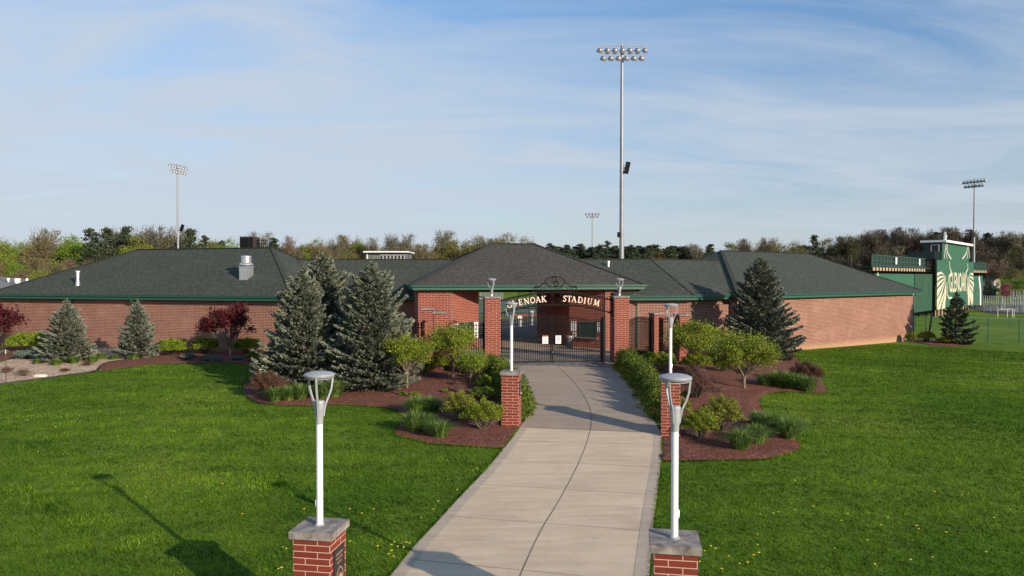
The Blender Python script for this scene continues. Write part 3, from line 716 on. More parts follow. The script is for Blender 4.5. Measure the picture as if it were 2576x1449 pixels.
# notices on the booth walls
def notice(name, P, d, x0, x1, y0, y1, label, group, lines, inkm='ink', head=None):
    t = thing(name, (0, 0, 0), label, 'sign', group)
    c, s, f = vent_box(t, P, d, x0, y0, y1, x1, t=0.02); c = c - f[1] * 0.012
    t.location = c
    MB().box(c, s, frame=f).build('board', M['white_sign'], t)
    mb = MB()
    for k, (wd, off) in enumerate(lines):
        mb.box(c + f[2] * (s[2] * (0.42 - 0.84 * (k + 0.5) / len(lines))) + f[0] * off * s[0] - f[1] * 0.0125, (s[0] * wd, 0.004, s[2] * 0.42 / len(lines)), frame=f)
    mb.build('lettering', M[inkm], t)
    return t
EL = tuple(E); BLq = tuple(B)
notice('price_board', EL, tuple(-sR), 1437, 1451.6, 808, 832, 'larger white notice left of the right hand ticket window', None, [(0.02, 0)] )
notice('notice_board', EL, tuple(-sR), 1440.5, 1450, 835, 846, 'small white notice below the larger one, beside the right ticket window', None, [(0.55, 0), (0.2, 0), (0.55, 0)])
notice('fee_board', EL, tuple(-sR), 1503, 1517, 809, 834, 'white lettered notice right of the right hand ticket window, nearest the gate post', None, [(0.6, 0), (0.75, 0), (0.5, 0), (0.01, 0), (0.01, 0), (0.7, 0)])
notice('info_board', BLq, tuple(sL), 1141.5, 1152, 814, 834, 'squarish white notice left of the left hand ticket window', None, [(0.8, 0), (0.7, 0), (0.8, 0)])
notice('poster_board', BLq, tuple(sL), 1192, 1202, 809.5, 849, 'tall narrow white notice at the passage edge of the left booth', None, [(0.4, 0), (0.02, 0), (0.02, 0), (0.02, 0), (0.5, 0), (0.6, 0)])

# ------------------------------------------------------------------ serif strokes for the wrought letters
def arc(cx, cy, rx, ry, a0, a1, n=14):
    return [(cx + rx * math.cos(R(a0 + (a1 - a0) * i / n)), cy + ry * math.sin(R(a0 + (a1 - a0) * i / n))) for i in range(n + 1)]
T_, t_, s_ = 0.17, 0.085, 0.07
GL = {
 'I': (0.42, [([(.21, 0), (.21, 1)], T_), ([(.03, .03), (.39, .03)], s_), ([(.03, .97), (.39, .97)], s_)]),
 'L': (0.70, [([(.2, 0), (.2, 1)], T_), ([(.03, .97), (.37, .97)], s_), ([(.03, .03), (.64, .03)], s_), ([(.64, 0), (.64, .24)], s_)]),
 'E': (0.72, [([(.2, 0), (.2, 1)], T_), ([(.03, .97), (.62, .97)], s_), ([(.62, 1), (.62, .78)], s_), ([(.2, .52), (.5, .52)], s_), ([(.5, .4), (.5, .64)], s_), ([(.03, .03), (.66, .03)], s_), ([(.66, 0), (.66, .24)], s_)]),
 'N': (0.98, [([(.18, 0), (.18, 1)], t_), ([(.10, 1), (.80, 0)], T_), ([(.80, 0), (.80, 1)], t_), ([(.02, .03), (.34, .03)], s_), ([(.0, .97), (.2, .97)], s_), ([(.64, .97), (.96, .97)], s_)]),
 'O': (0.96, [(arc(.46, .5, .37, .46, 0, 360, 24), 0.13)]),
 'A': (0.96, [([(.12, 0), (.46, 1)], t_), ([(.44, 1), (.82, 0)], T_), ([(.24, .34), (.68, .34)], s_), ([(0, .03), (.27, .03)], s_), ([(.64, .03), (.98, .03)], s_)]),
 'K': (0.95, [([(.2, 0), (.2, 1)], T_), ([(.26, .42), (.72, 1)], t_), ([(.38, .58), (.82, 0)], T_), ([(.03, .03), (.37, .03)], s_), ([(.64, .03), (.98, .03)], s_), ([(.03, .97), (.37, .97)], s_), ([(.56, .97), (.88, .97)], s_)]),
 'G': (0.98, [(arc(.46, .5, .38, .46, 48, 325, 18), 0.12), ([(.79, .08), (.79, .42)], T_), ([(.60, .43), (.95, .43)], s_), ([(.76, 1), (.76, .7)], s_)]),
 'C': (0.86, [(arc(.46, .5, .38, .46, 48, 312, 18), 0.12), ([(.76, 1), (.76, .7)], s_)]),
 'S': (0.66, [([(.55, .82), (.46, .93), (.32, .96), (.18, .9), (.12, .76), (.2, .62), (.36, .52), (.5, .4), (.54, .24), (.46, .1), (.3, .04), (.16, .08), (.08, .2)], 0.13), ([(.57, 1), (.57, .74)], s_), ([(.06, 0), (.06, .27)], s_)]),
 'T': (0.84, [([(.04, .97), (.8, .97)], s_), ([(.05, 1), (.05, .76)], s_), ([(.79, 1), (.79, .76)], s_), ([(.42, 0), (.42, 1)], T_), ([(.24, .03), (.6, .03)], s_)]),
 'D': (0.95, [([(.2, 0), (.2, 1)], T_), ([(.05, .97), (.4, .97), (.62, .9), (.78, .73), (.83, .5), (.78, .27), (.62, .1), (.4, .03), (.05, .03)], 0.11)]),
 'U': (0.94, [([(.2, 1), (.2, .32)], T_), ([(.2, .34), (.25, .14), (.36, .05), (.5, .03), (.64, .08), (.74, .2), (.76, .36), (.76, 1)], t_), ([(.03, .97), (.38, .97)], s_), ([(.6, .97), (.93, .97)], s_)]),
 'M': (1.10, [([(.14, 0), (.2, 1)], t_), ([(.2, 1), (.52, .08)], T_), ([(.52, .08), (.84, 1)], t_), ([(.86, 1), (.92, 0)], T_), ([(0, .03), (.28, .03)], s_), ([(.76, .03), (1.1, .03)], s_), ([(.05, .97), (.25, .97)], s_), ([(.8, .97), (1.02, .97)], s_)]),
 'W': (1.06, [([(.12, 1), (.33, 0)], T_), ([(.33, 0), (.53, .9)], t_), ([(.53, .9), (.74, 0)], T_), ([(.74, 0), (.94, 1)], t_), ([(0, .97), (.28, .97)], s_), ([(.8, .97), (1.08, .97)], s_)]),
}
def ribbon(mb, pts, wd, frame, org, d=0.02, y=0.0, mi=0):
    """pts (a, b) in metres in the plane frame = (u, n, up); one mitred flat bar"""
    U, Nn, Z_ = [Vector(q) for q in frame]; O = Vector(org); k = len(pts)
    closed = k > 2 and math.dist(pts[0], pts[-1]) < 1e-6
    Lq, Rq = [], []
    for i in range(k):
        p = Vector(pts[i])
        a = Vector(pts[i - 1]) if i > 0 else (Vector(pts[-2]) if closed else None)
        b_ = Vector(pts[i + 1]) if i < k - 1 else (Vector(pts[1]) if closed else None)
        d1 = (p - a).normalized() if a is not None else None; d2 = (b_ - p).normalized() if b_ is not None else None
        if d1 is None: d1 = d2
        if d2 is None: d2 = d1
        m_ = Vector((-(d1.y + d2.y), d1.x + d2.x)); m_ = m_ / max(m_.length_squared, 0.6) * 2
        Lq.append(p + m_ * wd / 2); Rq.append(p - m_ * wd / 2)
    P = lambda q, s: O + U * q.x + Z_ * q.y + Nn * (y + s * d / 2)
    for i in range(k - 1):
        for (a, b_, s0, s1) in ((Rq, Lq, -1, -1), (Lq, Rq, 1, 1), (Rq, Rq, 1, -1), (Lq, Lq, -1, 1)):
            mb.face([P(a[i], s0), P(a[i + 1], s0), P(b_[i + 1], s1), P(b_[i], s1)], mi=mi)
    if not closed:
        for i in (0, k - 1): mb.face([P(Lq[i], -1), P(Rq[i], -1), P(Rq[i], 1), P(Lq[i], 1)], mi=mi)
def glyph(mb, ch, h, frame, org, d=0.02, wk=1.0, sx=1.0):
    adv, strokes = GL[ch]
    for i, (pts, wd) in enumerate(strokes):
        ribbon(mb, [(p[0] * h * sx, p[1] * h) for p in pts], wd * h * wk, frame, org, d, y=0.0006 * i)
def text_obj(name, s, size, loc, rz, m, parent=None, extrude=0.01, offset=0.0, sx=1.0, rx=math.pi / 2, spacing=1.0):
    cu = bpy.data.curves.new(name, 'FONT'); cu.body = s; cu.size = size; cu.extrude = extrude; cu.offset = offset; cu.space_character = spacing
    cu.align_x = 'CENTER'; cu.align_y = 'CENTER'; cu.materials.append(m); cu.resolution_u = 3
    o = bpy.data.objects.new(name, cu); C.objects.link(o); o.rotation_euler = (rx, 0, rz); o.scale = (sx, 1, 1)
    bpy.context.view_layer.update()
    me = bpy.data.meshes.new_from_object(o); bpy.data.objects.remove(o)
    o = bpy.data.objects.new(name, me); C.objects.link(o); o.rotation_euler = (rx, 0, rz); o.scale = (sx, 1, 1)
    if parent is not None: o.parent = parent; o.location = Vector(loc) - parent_world(parent)
    else: o.location = loc
    return o

# ------------------------------------------------------------------ brick piers and lamp posts
def pier(cx, cy, side, height, rz, label, group, name='brick_pier', cap_over=0.05, cap_h=0.115, plaque=False, zb=None):
    z0 = tz(cx, cy) if zb is None else zb
    t = thing(name, (cx, cy, z0), label, 'pier', group)
    bm_ = MB(); hb = height - cap_h
    ux = Vector((math.cos(rz), math.sin(rz), 0)); uy = Vector((-math.sin(rz), math.cos(rz), 0)); h = side / 2; c0 = Vector((cx, cy, 0))
    co = [c0 - ux * h - uy * h, c0 + ux * h - uy * h, c0 + ux * h + uy * h, c0 - ux * h + uy * h]
    for i in range(4):
        a, b_ = co[i], co[(i + 1) % 4]; u0 = 0.2 * (i % 2)
        za, zb_ = z0 - 0.4, z0 + hb; va = 0.1016 * 60 - hb - 0.4; vb_ = 0.1016 * 60 - 0.004
        bm_.face([(a.x, a.y, za), (b_.x, b_.y, za), (b_.x, b_.y, zb_), (a.x, a.y, zb_)], [(u0, va), (u0 + side, va), (u0 + side, vb_), (u0, vb_)])
    bm_.face([(*p[:2], z0 + hb) for p in co], [(0, 0)] * 4)
    bm_.build('shaft', M['brick_red'], t)
    MB().box((cx, cy, z0 + height - cap_h / 2 + 0.001), (side + 2 * cap_over, side + 2 * cap_over, cap_h), rz).build('cap', M['stone'], t, bevel=0.008)
    if plaque:
        pc = c0 + ux * (h + 0.012) + Vector((0, 0, z0 + hb - 0.49)) ; fr = (uy, -ux, Vector((0, 0, 1)))
        pq = MB().box(pc, (0.40, 0.024, 0.56), frame=fr).build('plaque', M['bronze'], t, bevel=0.004)
        q = MB()
        for k, (wd, zz) in enumerate(((0.30, 0.19), (0.26, 0.12), (0.2, 0.05))):
            for j in range(int(wd / 0.035)): q.box(pc + ux * 0.014 + uy * (-wd / 2 + 0.0175 + j * 0.035) + Vector((0, 0, zz)), (0.022, 0.006, 0.035), frame=fr)
        q.build('lettering', M['bronze_hi'], pq)
        q = MB(); ribbon(q, [(-.13, -.22), (-.10, -.10), (0, -.03), (.10, -.10), (.13, -.22)], 0.03, fr, pc, 0.008, -0.014)
        q.lathe(pc + ux * 0.014 + Vector((0, 0, -0.17)), [(0.01, -0.05), (0.055, -0.02), (0.045, 0.03), (0.01, 0.05)], 10)
        q.build('relief', M['bronze_hi'], pq)
    return t, z0 + height
def lamp_post(cx, cy, z, pole_h, label, group, a0=-80, hole=None, s=1.0):
    """white pole, grey collar, three arms and a shallow dome"""
    t = thing('lamp_post', (cx, cy, z), label, 'lamp post', group)
    c = Vector((cx, cy, z))
    MB().lathe(c, [(0.052, -0.01), (0.052, pole_h)], 20).build('pole', M['white_paint'], t, True)
    MB().lathe(c, [(0.075, 0), (0.075, 0.012), (0.056, 0.02)], 20).build('base_ring', M['grey_paint'], t, True)
    for k in range(4): MB().lathe(c + Vector((math.cos(k * 1.571 + .6) * .066, math.sin(k * 1.571 + .6) * .066, 0.01)), [(0.008, 0), (0.008, 0.022), (0.003, 0.026)], 6).build('base_bolt', M['galv'], t)
    z1 = pole_h
    MB().lathe(c, [(0.058, z1 - 0.06), (0.060, z1 + 0.02), (0.064, z1 + 0.03), (0.083, z1 + 0.27), (0.083, z1 + 0.29), (0.074, z1 + 0.31), (0.02, z1 + 0.315)], 24).build('collar', M['grey_paint'], t, True)
    zt = z1 + 0.65
    for k in range(3):
        a = R(a0 + 120 * k); dx, dy = math.cos(a), math.sin(a)
        pts = [(0.066, z1 + 0.06), (0.082, z1 + 0.16), (0.105, z1 + 0.26), (0.150, z1 + 0.36), (0.195, z1 + 0.48), (0.218, zt), (0.222, zt + 0.06)]
        mb = MB()
        for (r0, h0), (r1, h1) in zip(pts[:-1], pts[1:]):
            mb.bar(c + Vector((dx * r0, dy * r0, h0)), c + Vector((dx * r1, dy * r1, h1 + 0.004)), 0.030, 0.026, up=(dx, dy, 0))
        mb.build('arm', M['grey_paint'], t, bevel=0.004)
    hd = MB().lathe(c, [(0.215, zt + 0.03), (0.236, zt + 0.045), (0.243, zt + 0.066), (0.236, zt + 0.069), (0.243, zt + 0.073), (0.238, zt + 0.086), (0.20, zt + 0.104), (0.13, zt + 0.120), (0.05, zt + 0.128), (0.01, zt + 0.129)], 40).build('lamp_head', M['grey_paint'], t, True)
    MB().lathe(c, [(0.19, zt + 0.018), (0.205, zt + 0.012), (0.21, zt + 0.021)], 32).build('lens', M['lens'], hd, True)
    if hole is not None:
        a = R(hole); p = c + Vector((math.cos(a) * 0.055, math.sin(a) * 0.055, 0.35))
        MB().lathe(p, [(0.006, -0.065), (0.018, -0.045), (0.02, 0.045), (0.006, 0.065)], 10).build('hand_hole_cover', M['white_paint'], t, True)
    return t
RZ = R(-9)
p1, z_ = pier(-3.06, 11.25, 0.61, tz(-3.06, 11.25) * 0 + 1.99, RZ, 'brick pier with bronze plaque, bottom left, nearest the camera on the left of the path', 'square brick lamp piers along the path', plaque=True, zb=CAMZ - 3.96 - 1.99)
lamp_post(-3.06, 11.25, z_, 1.68, 'tallest looking white lamp post, left foreground on the plaqued pier', 'white lamp posts on brick piers', -86, 178)
p2_, z_ = pier(2.37, 10.30, 0.61, 1.99, RZ, 'brick pier cut by the bottom edge of the photo, right of the path', 'square brick lamp piers along the path', zb=CAMZ - 3.81 - 1.99)
lamp_post(2.37, 10.30, z_, 1.62, 'white lamp post in the right foreground, its dome in front of a brick pier', 'white lamp posts on brick piers', 235, 5)
p3, z_ = pier(-0.02, 25.2, 0.61, 1.99, RZ, 'brick pier left of the path in front of the clipped yew', 'square brick lamp piers along the path', plaque=True, zb=CAMZ - 3.36 - 1.99)
lamp_post(-0.02, 25.2, z_, 1.68, 'white lamp post standing in front of the left gate leaf', 'white lamp posts on brick piers', -66, 178)
p4, z_ = pier(5.34, 23.9, 0.61, 1.99, RZ, 'brick pier right of the path behind the foreground lamp dome', 'square brick lamp piers along the path', zb=CAMZ - 3.36 - 1.99)
lamp_post(5.34, 23.9, z_, 1.68, 'white lamp post at the far end of the right hand hedge', 'white lamp posts on brick piers', 235, 5)
GA = math.atan2(1.2, 6.92)
gzL = CAMZ - 1.056; 
gp1, z_ = pier(gateL.x, gateL.y, 0.81, gzL - tz(*gateL), GA, 'tall brick gate pier carrying the left end of the sign arch', 'tall brick gate piers', 'gate_pier', 0.03, 0.09)
lamp_post(gateL.x, gateL.y, z_, 0.18, 'short lamp post on top of the left gate pier', 'short lamps on the gate piers', -66)
gp2, z_ = pier(gateR.x, gateR.y, 0.81, gzL - tz(*gateR), GA, 'tall brick gate pier carrying the right end of the sign arch', 'tall brick gate piers', 'gate_pier', 0.03, 0.09)
lamp_post(gateR.x, gateR.y, z_, 0.18, 'short lamp post on top of the right gate pier', 'short lamps on the gate piers', -98)
# low fence piers
LA = (-3.68, 36.0); LB = (-4.5, 37.9)
pier(LA[0], LA[1], 0.61, zat(783, 36.0) - tz(*LA), R(10), 'low brick fence pier left of the gate, nearer of the pair', 'low brick fence piers', 'fence_pier', 0.04, 0.09)
pier(LB[0], LB[1], 0.61, zat(774, 37.9) - tz(*LB), R(10), 'low brick fence pier left of the gate, half hidden behind the nearer one', 'low brick fence piers', 'fence_pier', 0.04, 0.09)
RB = (8.35, 41.1); RC = (9.62, 40.3)
pier(RB[0], RB[1], 0.61, zat(786.5, 41) - tz(*RB), R(20), 'low brick fence pier between the two spiked fence panels right of the gate', 'low brick fence piers', 'fence_pier', 0.04, 0.09)
pier(RC[0], RC[1], 0.61, zat(790, 40.2) - tz(*RC), R(20), 'low brick fence pier at the right end of the spiked fence', 'low brick fence piers', 'fence_pier', 0.04, 0.09)

# ------------------------------------------------------------------ gate, fences
UG = Vector((math.cos(GA), math.sin(GA), 0)); NG = Vector((-math.sin(GA), math.cos(GA), 0)); UP = Vector((0, 0, 1))
def picket_panel(name, a, b_, step, zbot, ztop, rails, label, cat, group=None, spear=0.12, m='black_iron', parent=None, pw=0.032, post=True):
    a = Vector(a); b_ = Vector(b_); d = (b_ - a); ln = d.length; d.normalize(); D3 = Vector((d.x, d.y, 0)); N3 = Vector((-d.y, d.x, 0))
    mid = (a + b_) / 2
    t = parent if parent is not None else thing(name, (mid.x, mid.y, tz(mid.x, mid.y)), label, cat, group)
    n = max(2, int(round(ln / step))); mb = MB(); 
    for i in range(n + 1):
        s = i / n; p = a + (b_ - a) * s; zg = tz(p.x, p.y); zt = ztop(s)
        mb.box((p.x, p.y, (zg + zbot + zt) / 2), (pw, pw, zt - zg - zbot), frame=(D3, N3, UP))
        if spear:
            P = Vector((p.x, p.y, zt)); r = pw * 0.7
            for q0, q1 in (((-1, -1), (1, -1)), ((1, -1), (1, 1)), ((1, 1), (-1, 1)), ((-1, 1), (-1, -1))):
                mb.face([P + D3 * q0[0] * r + N3 * q0[1] * r, P + D3 * q1[0] * r + N3 * q1[1] * r, P + UP * spear])
    mb.build('pickets', M[m], t)
    for (rf, th_) in rails:
        k = 10; rb = MB()
        for i in range(k):
            s0, s1 = i / k, (i + 1) / k; p = a + (b_ - a) * s0; q = a + (b_ - a) * s1
            rb.bar((p.x, p.y, rf(s0, tz(p.x, p.y), ztop(s0))), (q.x, q.y, rf(s1, tz(q.x, q.y), ztop(s1))), 0.034, th_)
        rb.build('rail', M[m], t)
    if post:
        for p, s in ((a, 0), (b_, 1)):
            zg = tz(p.x, p.y); MB().box((p.x, p.y, (zg + ztop(s)) / 2 + 0.05), (0.06, 0.06, ztop(s) - zg + 0.1), frame=(D3, N3, UP)).build('post', M[m], t)
    return t
gA = gateL.to_3d() + UG * 0.46; gB = gateR.to_3d() - UG * 0.46; gM = gateL.lerp(gateR, 0.0)
span = (gB - gA).length
midpt = hit(1388, (gA.x, gA.y), (UG.x, UG.y)); mid = Vector((midpt[0], midpt[1], 0))
rt = [(lambda s, g, t: t - 0.06, 0.035), (lambda s, g, t: t - 0.30, 0.035), (lambda s, g, t: g + 1.53, 0.03), (lambda s, g, t: g + 0.62, 0.03), (lambda s, g, t: g + 0.10, 0.04)]
zc_, zs_ = zat(794, 38.0), zat(805, 37.9)
fL = lambda s: zs_ + (zc_ - zs_) * math.sin(s * math.pi / 2) ** 1.3
fR = lambda s: zs_ - 0.08 + (zc_ - zs_ + 0.08) * math.cos(s * math.pi / 2) ** 1.3
gate = thing('double_gate', (mid.x, mid.y, tz(mid.x, mid.y)), 'tall dark iron double gate of pickets across the path', 'gate')
picket_panel('leaf', gA + UG * 0.08, mid - UG * 0.05, 0.122, 0.05, fL, rt, '', '', m='brown_iron', parent=gate, pw=0.028)
gBx = Vector((*hit(1511, (gA.x, gA.y), (UG.x, UG.y)), 0))
picket_panel('leaf', mid + UG * 0.05, gBx, 0.122, 0.05, fR, rt, '', '', m='brown_iron', parent=gate, pw=0.028)
mb = MB(); hp = Vector((*hit(1518, (gA.x, gA.y), (UG.x, UG.y)), 0)); zg = tz(hp.x, hp.y)
mb.lathe((hp.x, hp.y, zg), [(0.12, 0), (0.12, zat(799, 38.3) - zg), (0.10, zat(797, 38.3) - zg)], 16); mb.build('hinge_post', M['black_iron'], gate, True)
mb = MB(); zg = tz(mid.x, mid.y); mb.box((mid.x, mid.y - 0.06, zg + 0.62), (0.10, 0.05, 0.13)); mb.build('lock_box', M['black_iron'], gate)
MB().box((mid.x + 0.03, mid.y - 0.095, zg + 0.60), (0.045, 0.02, 0.06)).build('padlock', M['alu'], gate)
# the two signs wired to the gate
for (x0, x1, lab, red) in ((1364.5, 1379, 'white gate sign with a red header band', True), (1397.5, 1411.5, 'white gate sign with a round prohibition symbol', False)):
    P = (gA.x - NG.x * 0.05, gA.y - NG.y * 0.05); d = (UG.x, UG.y)
    t = thing('gate_sign', (0, 0, 0), lab, 'sign'); c, s, f = vent_box(t, P, d, x0, 843.5, 864, x1, t=0.012); t.location = c
    MB().box(c, s, frame=f).build('board', M['white_sign'], t, bevel=0.003)
    y = -f[1]
    if red:
        MB().box(c + f[2] * s[2] * 0.43 + y * 0.008, (s[0] * 0.98, 0.006, s[2] * 0.13), frame=f).build('header', M['red_sign'], t)
        q = MB()
        for k, (wd, zz) in enumerate(((0.7, 0.28), (0.7, -0.12), (0.7, -0.2), (0.4, -0.28), (0.72, -0.36))):
            for j in range(int(wd / 0.08)): q.box(c + f[2] * s[2] * zz + f[0] * s[0] * (-wd / 2 + 0.04 + j * 0.08) + y * 0.0078, (s[0] * 0.06, 0.004, s[2] * 0.035), frame=f)
        q.build('lettering', M['red_sign'], t)
        MB().box(c + f[2] * s[2] * 0.08 + y * 0.0078, (s[0] * 0.5, 0.004, s[2] * 0.09), frame=f).build('pictogram', M['galv'], t)
    else:
        text_obj('lettering', 'NOTICE', s[2] * 0.15, c + f[2] * s[2] * 0.37 + y * 0.009, GA, M['ink'], t, 0.001, 0.0)
        q = MB(); rr = s[0] * 0.24; cc = arc(0, 0.04, rr, rr, 0, 360, 20)
        ribbon(q, cc, 0.022, (f[0], -y, f[2]), c, 0.004, -0.0085); ribbon(q, [(-rr * .7, rr * .7 + .04), (rr * .7, -rr * .7 + .04)], 0.02, (f[0], -y, f[2]), c, 0.004, -0.0095)
        q.build('symbol', M['red_sign'], t)
        q = MB()
        for wd, zz in ((0.7, -0.2), (0.5, -0.26), (0.6, -0.36)):
            for j in range(int(wd / 0.07)): q.box(c + f[2] * s[2] * zz + f[0] * s[0] * (-wd / 2 + 0.035 + j * 0.07) + y * 0.0078, (s[0] * 0.05, 0.004, s[2] * 0.025), frame=f)
        q.build('small_print', M['ink'], t)
fr_ = [(lambda s, g, t: t - 0.05, 0.03), (lambda s, g, t: t - 0.22, 0.03), (lambda s, g, t: g + 0.12, 0.03)]
zt1 = zat(818, 36.5)
picket_panel('iron_fence', (LA[0] + 0.34, LA[1] + 0.1), (gateL.x - 0.44, gateL.y - 0.05), 0.15, 0.04, lambda s: zt1 - 0.02 * s, fr_, 'spiked black iron fence left of the gate in front of the ticket booth', 'fence', 'spiked iron fence panels beside the gate')
picket_panel('iron_fence', (LB[0] - 0.34, LB[1]), (LB[0] - 2.6, LB[1] + 1.2), 0.185, 0.04, lambda s: zt1 - 0.02 * s, fr_, 'short run of spiked iron fence hidden behind the spruce', 'fence', 'spiked iron fence panels beside the gate')
zt2 = zat(807, 39.5)
picket_panel('iron_fence', (gateR.x + 0.44, gateR.y + 0.1), (RB[0] - 0.33, RB[1] - 0.05), 0.14, 0.04, lambda s: zt2 + 0.16 * math.sin(s * math.pi), fr_, 'arched spiked fence panel between the right gate pier and the middle low pier', 'fence', 'spiked iron fence panels beside the gate')
picket_panel('iron_fence', (RB[0] + 0.2, RB[1] - 0.35), (RC[0] - 0.33, RC[1] + 0.02), 0.13, 0.04, lambda s: zt2 + 0.03 + 0.10 * math.sin(s * math.pi), fr_, 'short arched spiked fence panel between the two low piers right of the gate', 'fence', 'spiked iron fence panels beside the gate')

# ------------------------------------------------------------------ sign arch
gO = gateL.to_3d() + UG * 0.405
def SU(px, py):
    h_ = hit(px, (gO.x, gO.y), (UG.x, UG.y)); v = Vector((h_[0] - gO.x, h_[1] - gO.y, 0)).dot(UG)
    return v, zat(py, h_[1])
ars = thing('sign_arch', (gateL.x * .5 + gateR.x * .5, gateL.y * .5 + gateR.y * .5, zat(783, 38)), 'dark wrought iron arch with ringed band and raised letters spanning the gate piers', 'sign')
def fit(pts):
    A_ = np.array([[1, p[0], p[0] ** 2] for p in pts]); return np.linalg.solve(A_, np.array([p[1] for p in pts]))
cu_ = fit([SU(1257, 756.7), SU(1396, 734.7), SU(1527, 751)]); cl_ = fit([SU(1257, 789), SU(1396, 766), SU(1527, 784)])
fu = lambda u: cu_[0] + cu_[1] * u + cu_[2] * u * u
fl = lambda u: cl_[0] + cl_[1] * u + cl_[2] * u * u
LS = (gateR - gateL).length - 0.81
FRG = (UG, NG, UP); O0 = Vector((gO.x, gO.y, 0))
us = [LS * i / 40 for i in range(41)]
for f_ in (fu, fl):
    q = MB(); ribbon(q, [(u, f_(u)) for u in us], 0.075, FRG, O0, 0.05); q.build('arch_bar', M['brown_iron'], ars)
nr = 13
for i in range(nr):
    u = LS * (i + 0.5) / nr; zc2 = (fu(u) + fl(u)) / 2; r_ = (fu(u) - fl(u)) / 2 - 0.03
    q = MB(); ribbon(q, [(u + p[0], zc2 + p[1]) for p in arc(0, 0, r_, r_, 0, 360, 28)], 0.028, FRG, O0, 0.03, 0.012 + 0.002 * (i % 2)); q.build('ring', M['brown_iron'], ars)
for ch, px, wk in [('G', 1281.5, 1), ('L', 1293.5, 1), ('E', 1309, 1), ('N', 1324.5, 1), ('O', 1339.8, 1), ('A', 1353.4, 1), ('K', 1367.8, 1), ('S', 1420.4, 1), ('T', 1431.8, 1), ('A', 1443.6, 1), ('D', 1459.5, 1), ('I', 1470.9, 1), ('U', 1483.0, 1), ('M', 1500.5, 1)]:
    u, _z = SU(px, 760); sl = math.atan(cu_[1] + 2 * cu_[2] * u); h = 0.32
    x_ = UG * math.cos(sl) + UP * math.sin(sl); z2 = -UG * math.sin(sl) + UP * math.cos(sl)
    org = O0 + UG * u + UP * (fl(u) * 0.5 + fu(u) * 0.5 - 0.0) - x_ * GL[ch][0] * h * 0.5 * 0.95 - z2 * h / 2
    q = MB(); glyph(q, ch, h, (x_, NG, z2), org - NG * 0.035, 0.03, 0.98, 0.95); o_ = q.build('letter', M['letter'], ars)
ub0, zb0 = SU(1343, 743); ub1, zb1 = SU(1452, 743)
zbar = lambda u: zat(743, 38) + 0.06 * (1 - ((u - (ub0 + ub1) / 2) / ((ub1 - ub0) / 2)) ** 2)
q = MB(); uu = [ub0 + (ub1 - ub0) * i / 20 for i in range(21)]
zb_ = [zat(741.5, 38) - 0.1 + 0.36] * 0
zbase = zat(733.3, 38) if False else zat(731.5, 38)
zt_ = zat(723.5, 38)
crest = lambda u: zt_ + 0.05 * (1 - ((u - (ub0 + ub1) / 2) / ((ub1 - ub0) / 2)) ** 2)
q = MB(); ribbon(q, [(u, crest(u)) for u in uu], 0.045, FRG, O0, 0.04); q.build('crest_bar', M['brown_iron'], ars)
for (ue, sg) in ((ub0, 1), (ub1, -1)):
    q = MB(); ribbon(q, [(ue, crest(ue)), (ue + sg * 0.08, crest(ue) - 0.10), (ue + sg * 0.03, crest(ue) - 0.2), (ue + sg * 0.05, fu(ue) + 0.02)], 0.035, FRG, O0, 0.035, 0.003); q.build('scroll', M['brown_iron'], ars)
wtxt = 'WELCOME TO'; ws = [GL[c][0] if c != ' ' else 0.6 for c in wtxt]; tot = sum(ws); hh = 0.20; u_ = ub0 + 0.16; sc_ = (ub1 - ub0 - 0.36) / (tot * hh)
q = MB()
for c_, a_ in zip(wtxt, ws):
    if c_ != ' ':
        um = u_ + a_ * hh * sc_ / 2
        g_ = MB(); glyph(g_, c_, hh, FRG, O0 + UG * u_ + UP * ((crest(um) + fu(um)) / 2 - hh / 2) - NG * 0.006, 0.02, 0.9, sc_); g_.build('small_letter', M['brown_iron'], ars)
    u_ += a_ * hh * sc_
uo, zo = SU(1396.5, 708.5); rx_, rz_ = 0.53, 0.285
q = MB(); ribbon(q, [(uo + p[0], zo + p[1]) for p in arc(0, 0, rx_, rz_, 0, 360, 36)], 0.05, FRG, O0, 0.04, 0.001); q.build('oval_frame', M['brown_iron'], ars)
for sg, ue in ((-1, ub0), (1, ub1)):
    a0_ = (uo + sg * rx_ * 0.98, zo + 0.02)
    pts = [a0_, (uo + sg * (rx_ + 0.12), zo - 0.10), (uo + sg * (rx_ + 0.32), zo - 0.24), (ue - sg * 0.12, crest(ue) + 0.09), (ue, crest(ue) + 0.01)]
    q = MB(); ribbon(q, smoothpoly(pts, 5, False), 0.05, FRG, O0, 0.04, -0.002); q.build('sweep', M['brown_iron'], ars)
def block(w_, h_, cut): return [(w_, h_ - cut), (w_ - cut, h_), (cut, h_), (0, h_ - cut), (0, cut), (cut, 0), (w_ - cut, 0), (w_, cut)]
em = MB()
gx0, gz0 = uo - 0.17, zo - 0.03
bg_ = block(0.24, 0.26, 0.05)
ribbon(em, [(gx0 + p[0], gz0 + p[1]) for p in [(0.24, 0.19)] + bg_[0:8] + [(0.24, 0.13), (0.13, 0.13)]], 0.05, FRG, O0, 0.03, 0.004)
bo_ = block(0.21, 0.25, 0.04); bo_.append(bo_[0]); 
ribbon(em, [(gx0 + 0.11 + p[0], gz0 - 0.19 + p[1]) for p in bo_], 0.05, FRG, O0, 0.03, -0.01)
em.build('monogram', M['brown_iron'], ars)
for (pp, sg) in ((gateL.to_3d() + UG * 0.43, 1), (gateR.to_3d() - UG * 0.43, -1)):
    q = MB(); q.box((pp.x, pp.y, (fu(0) + fl(0)) / 2 + (0.0)), (0.05, 0.10, 1.15), frame=FRG); q.build('wall_bracket', M['black_iron'], ars)
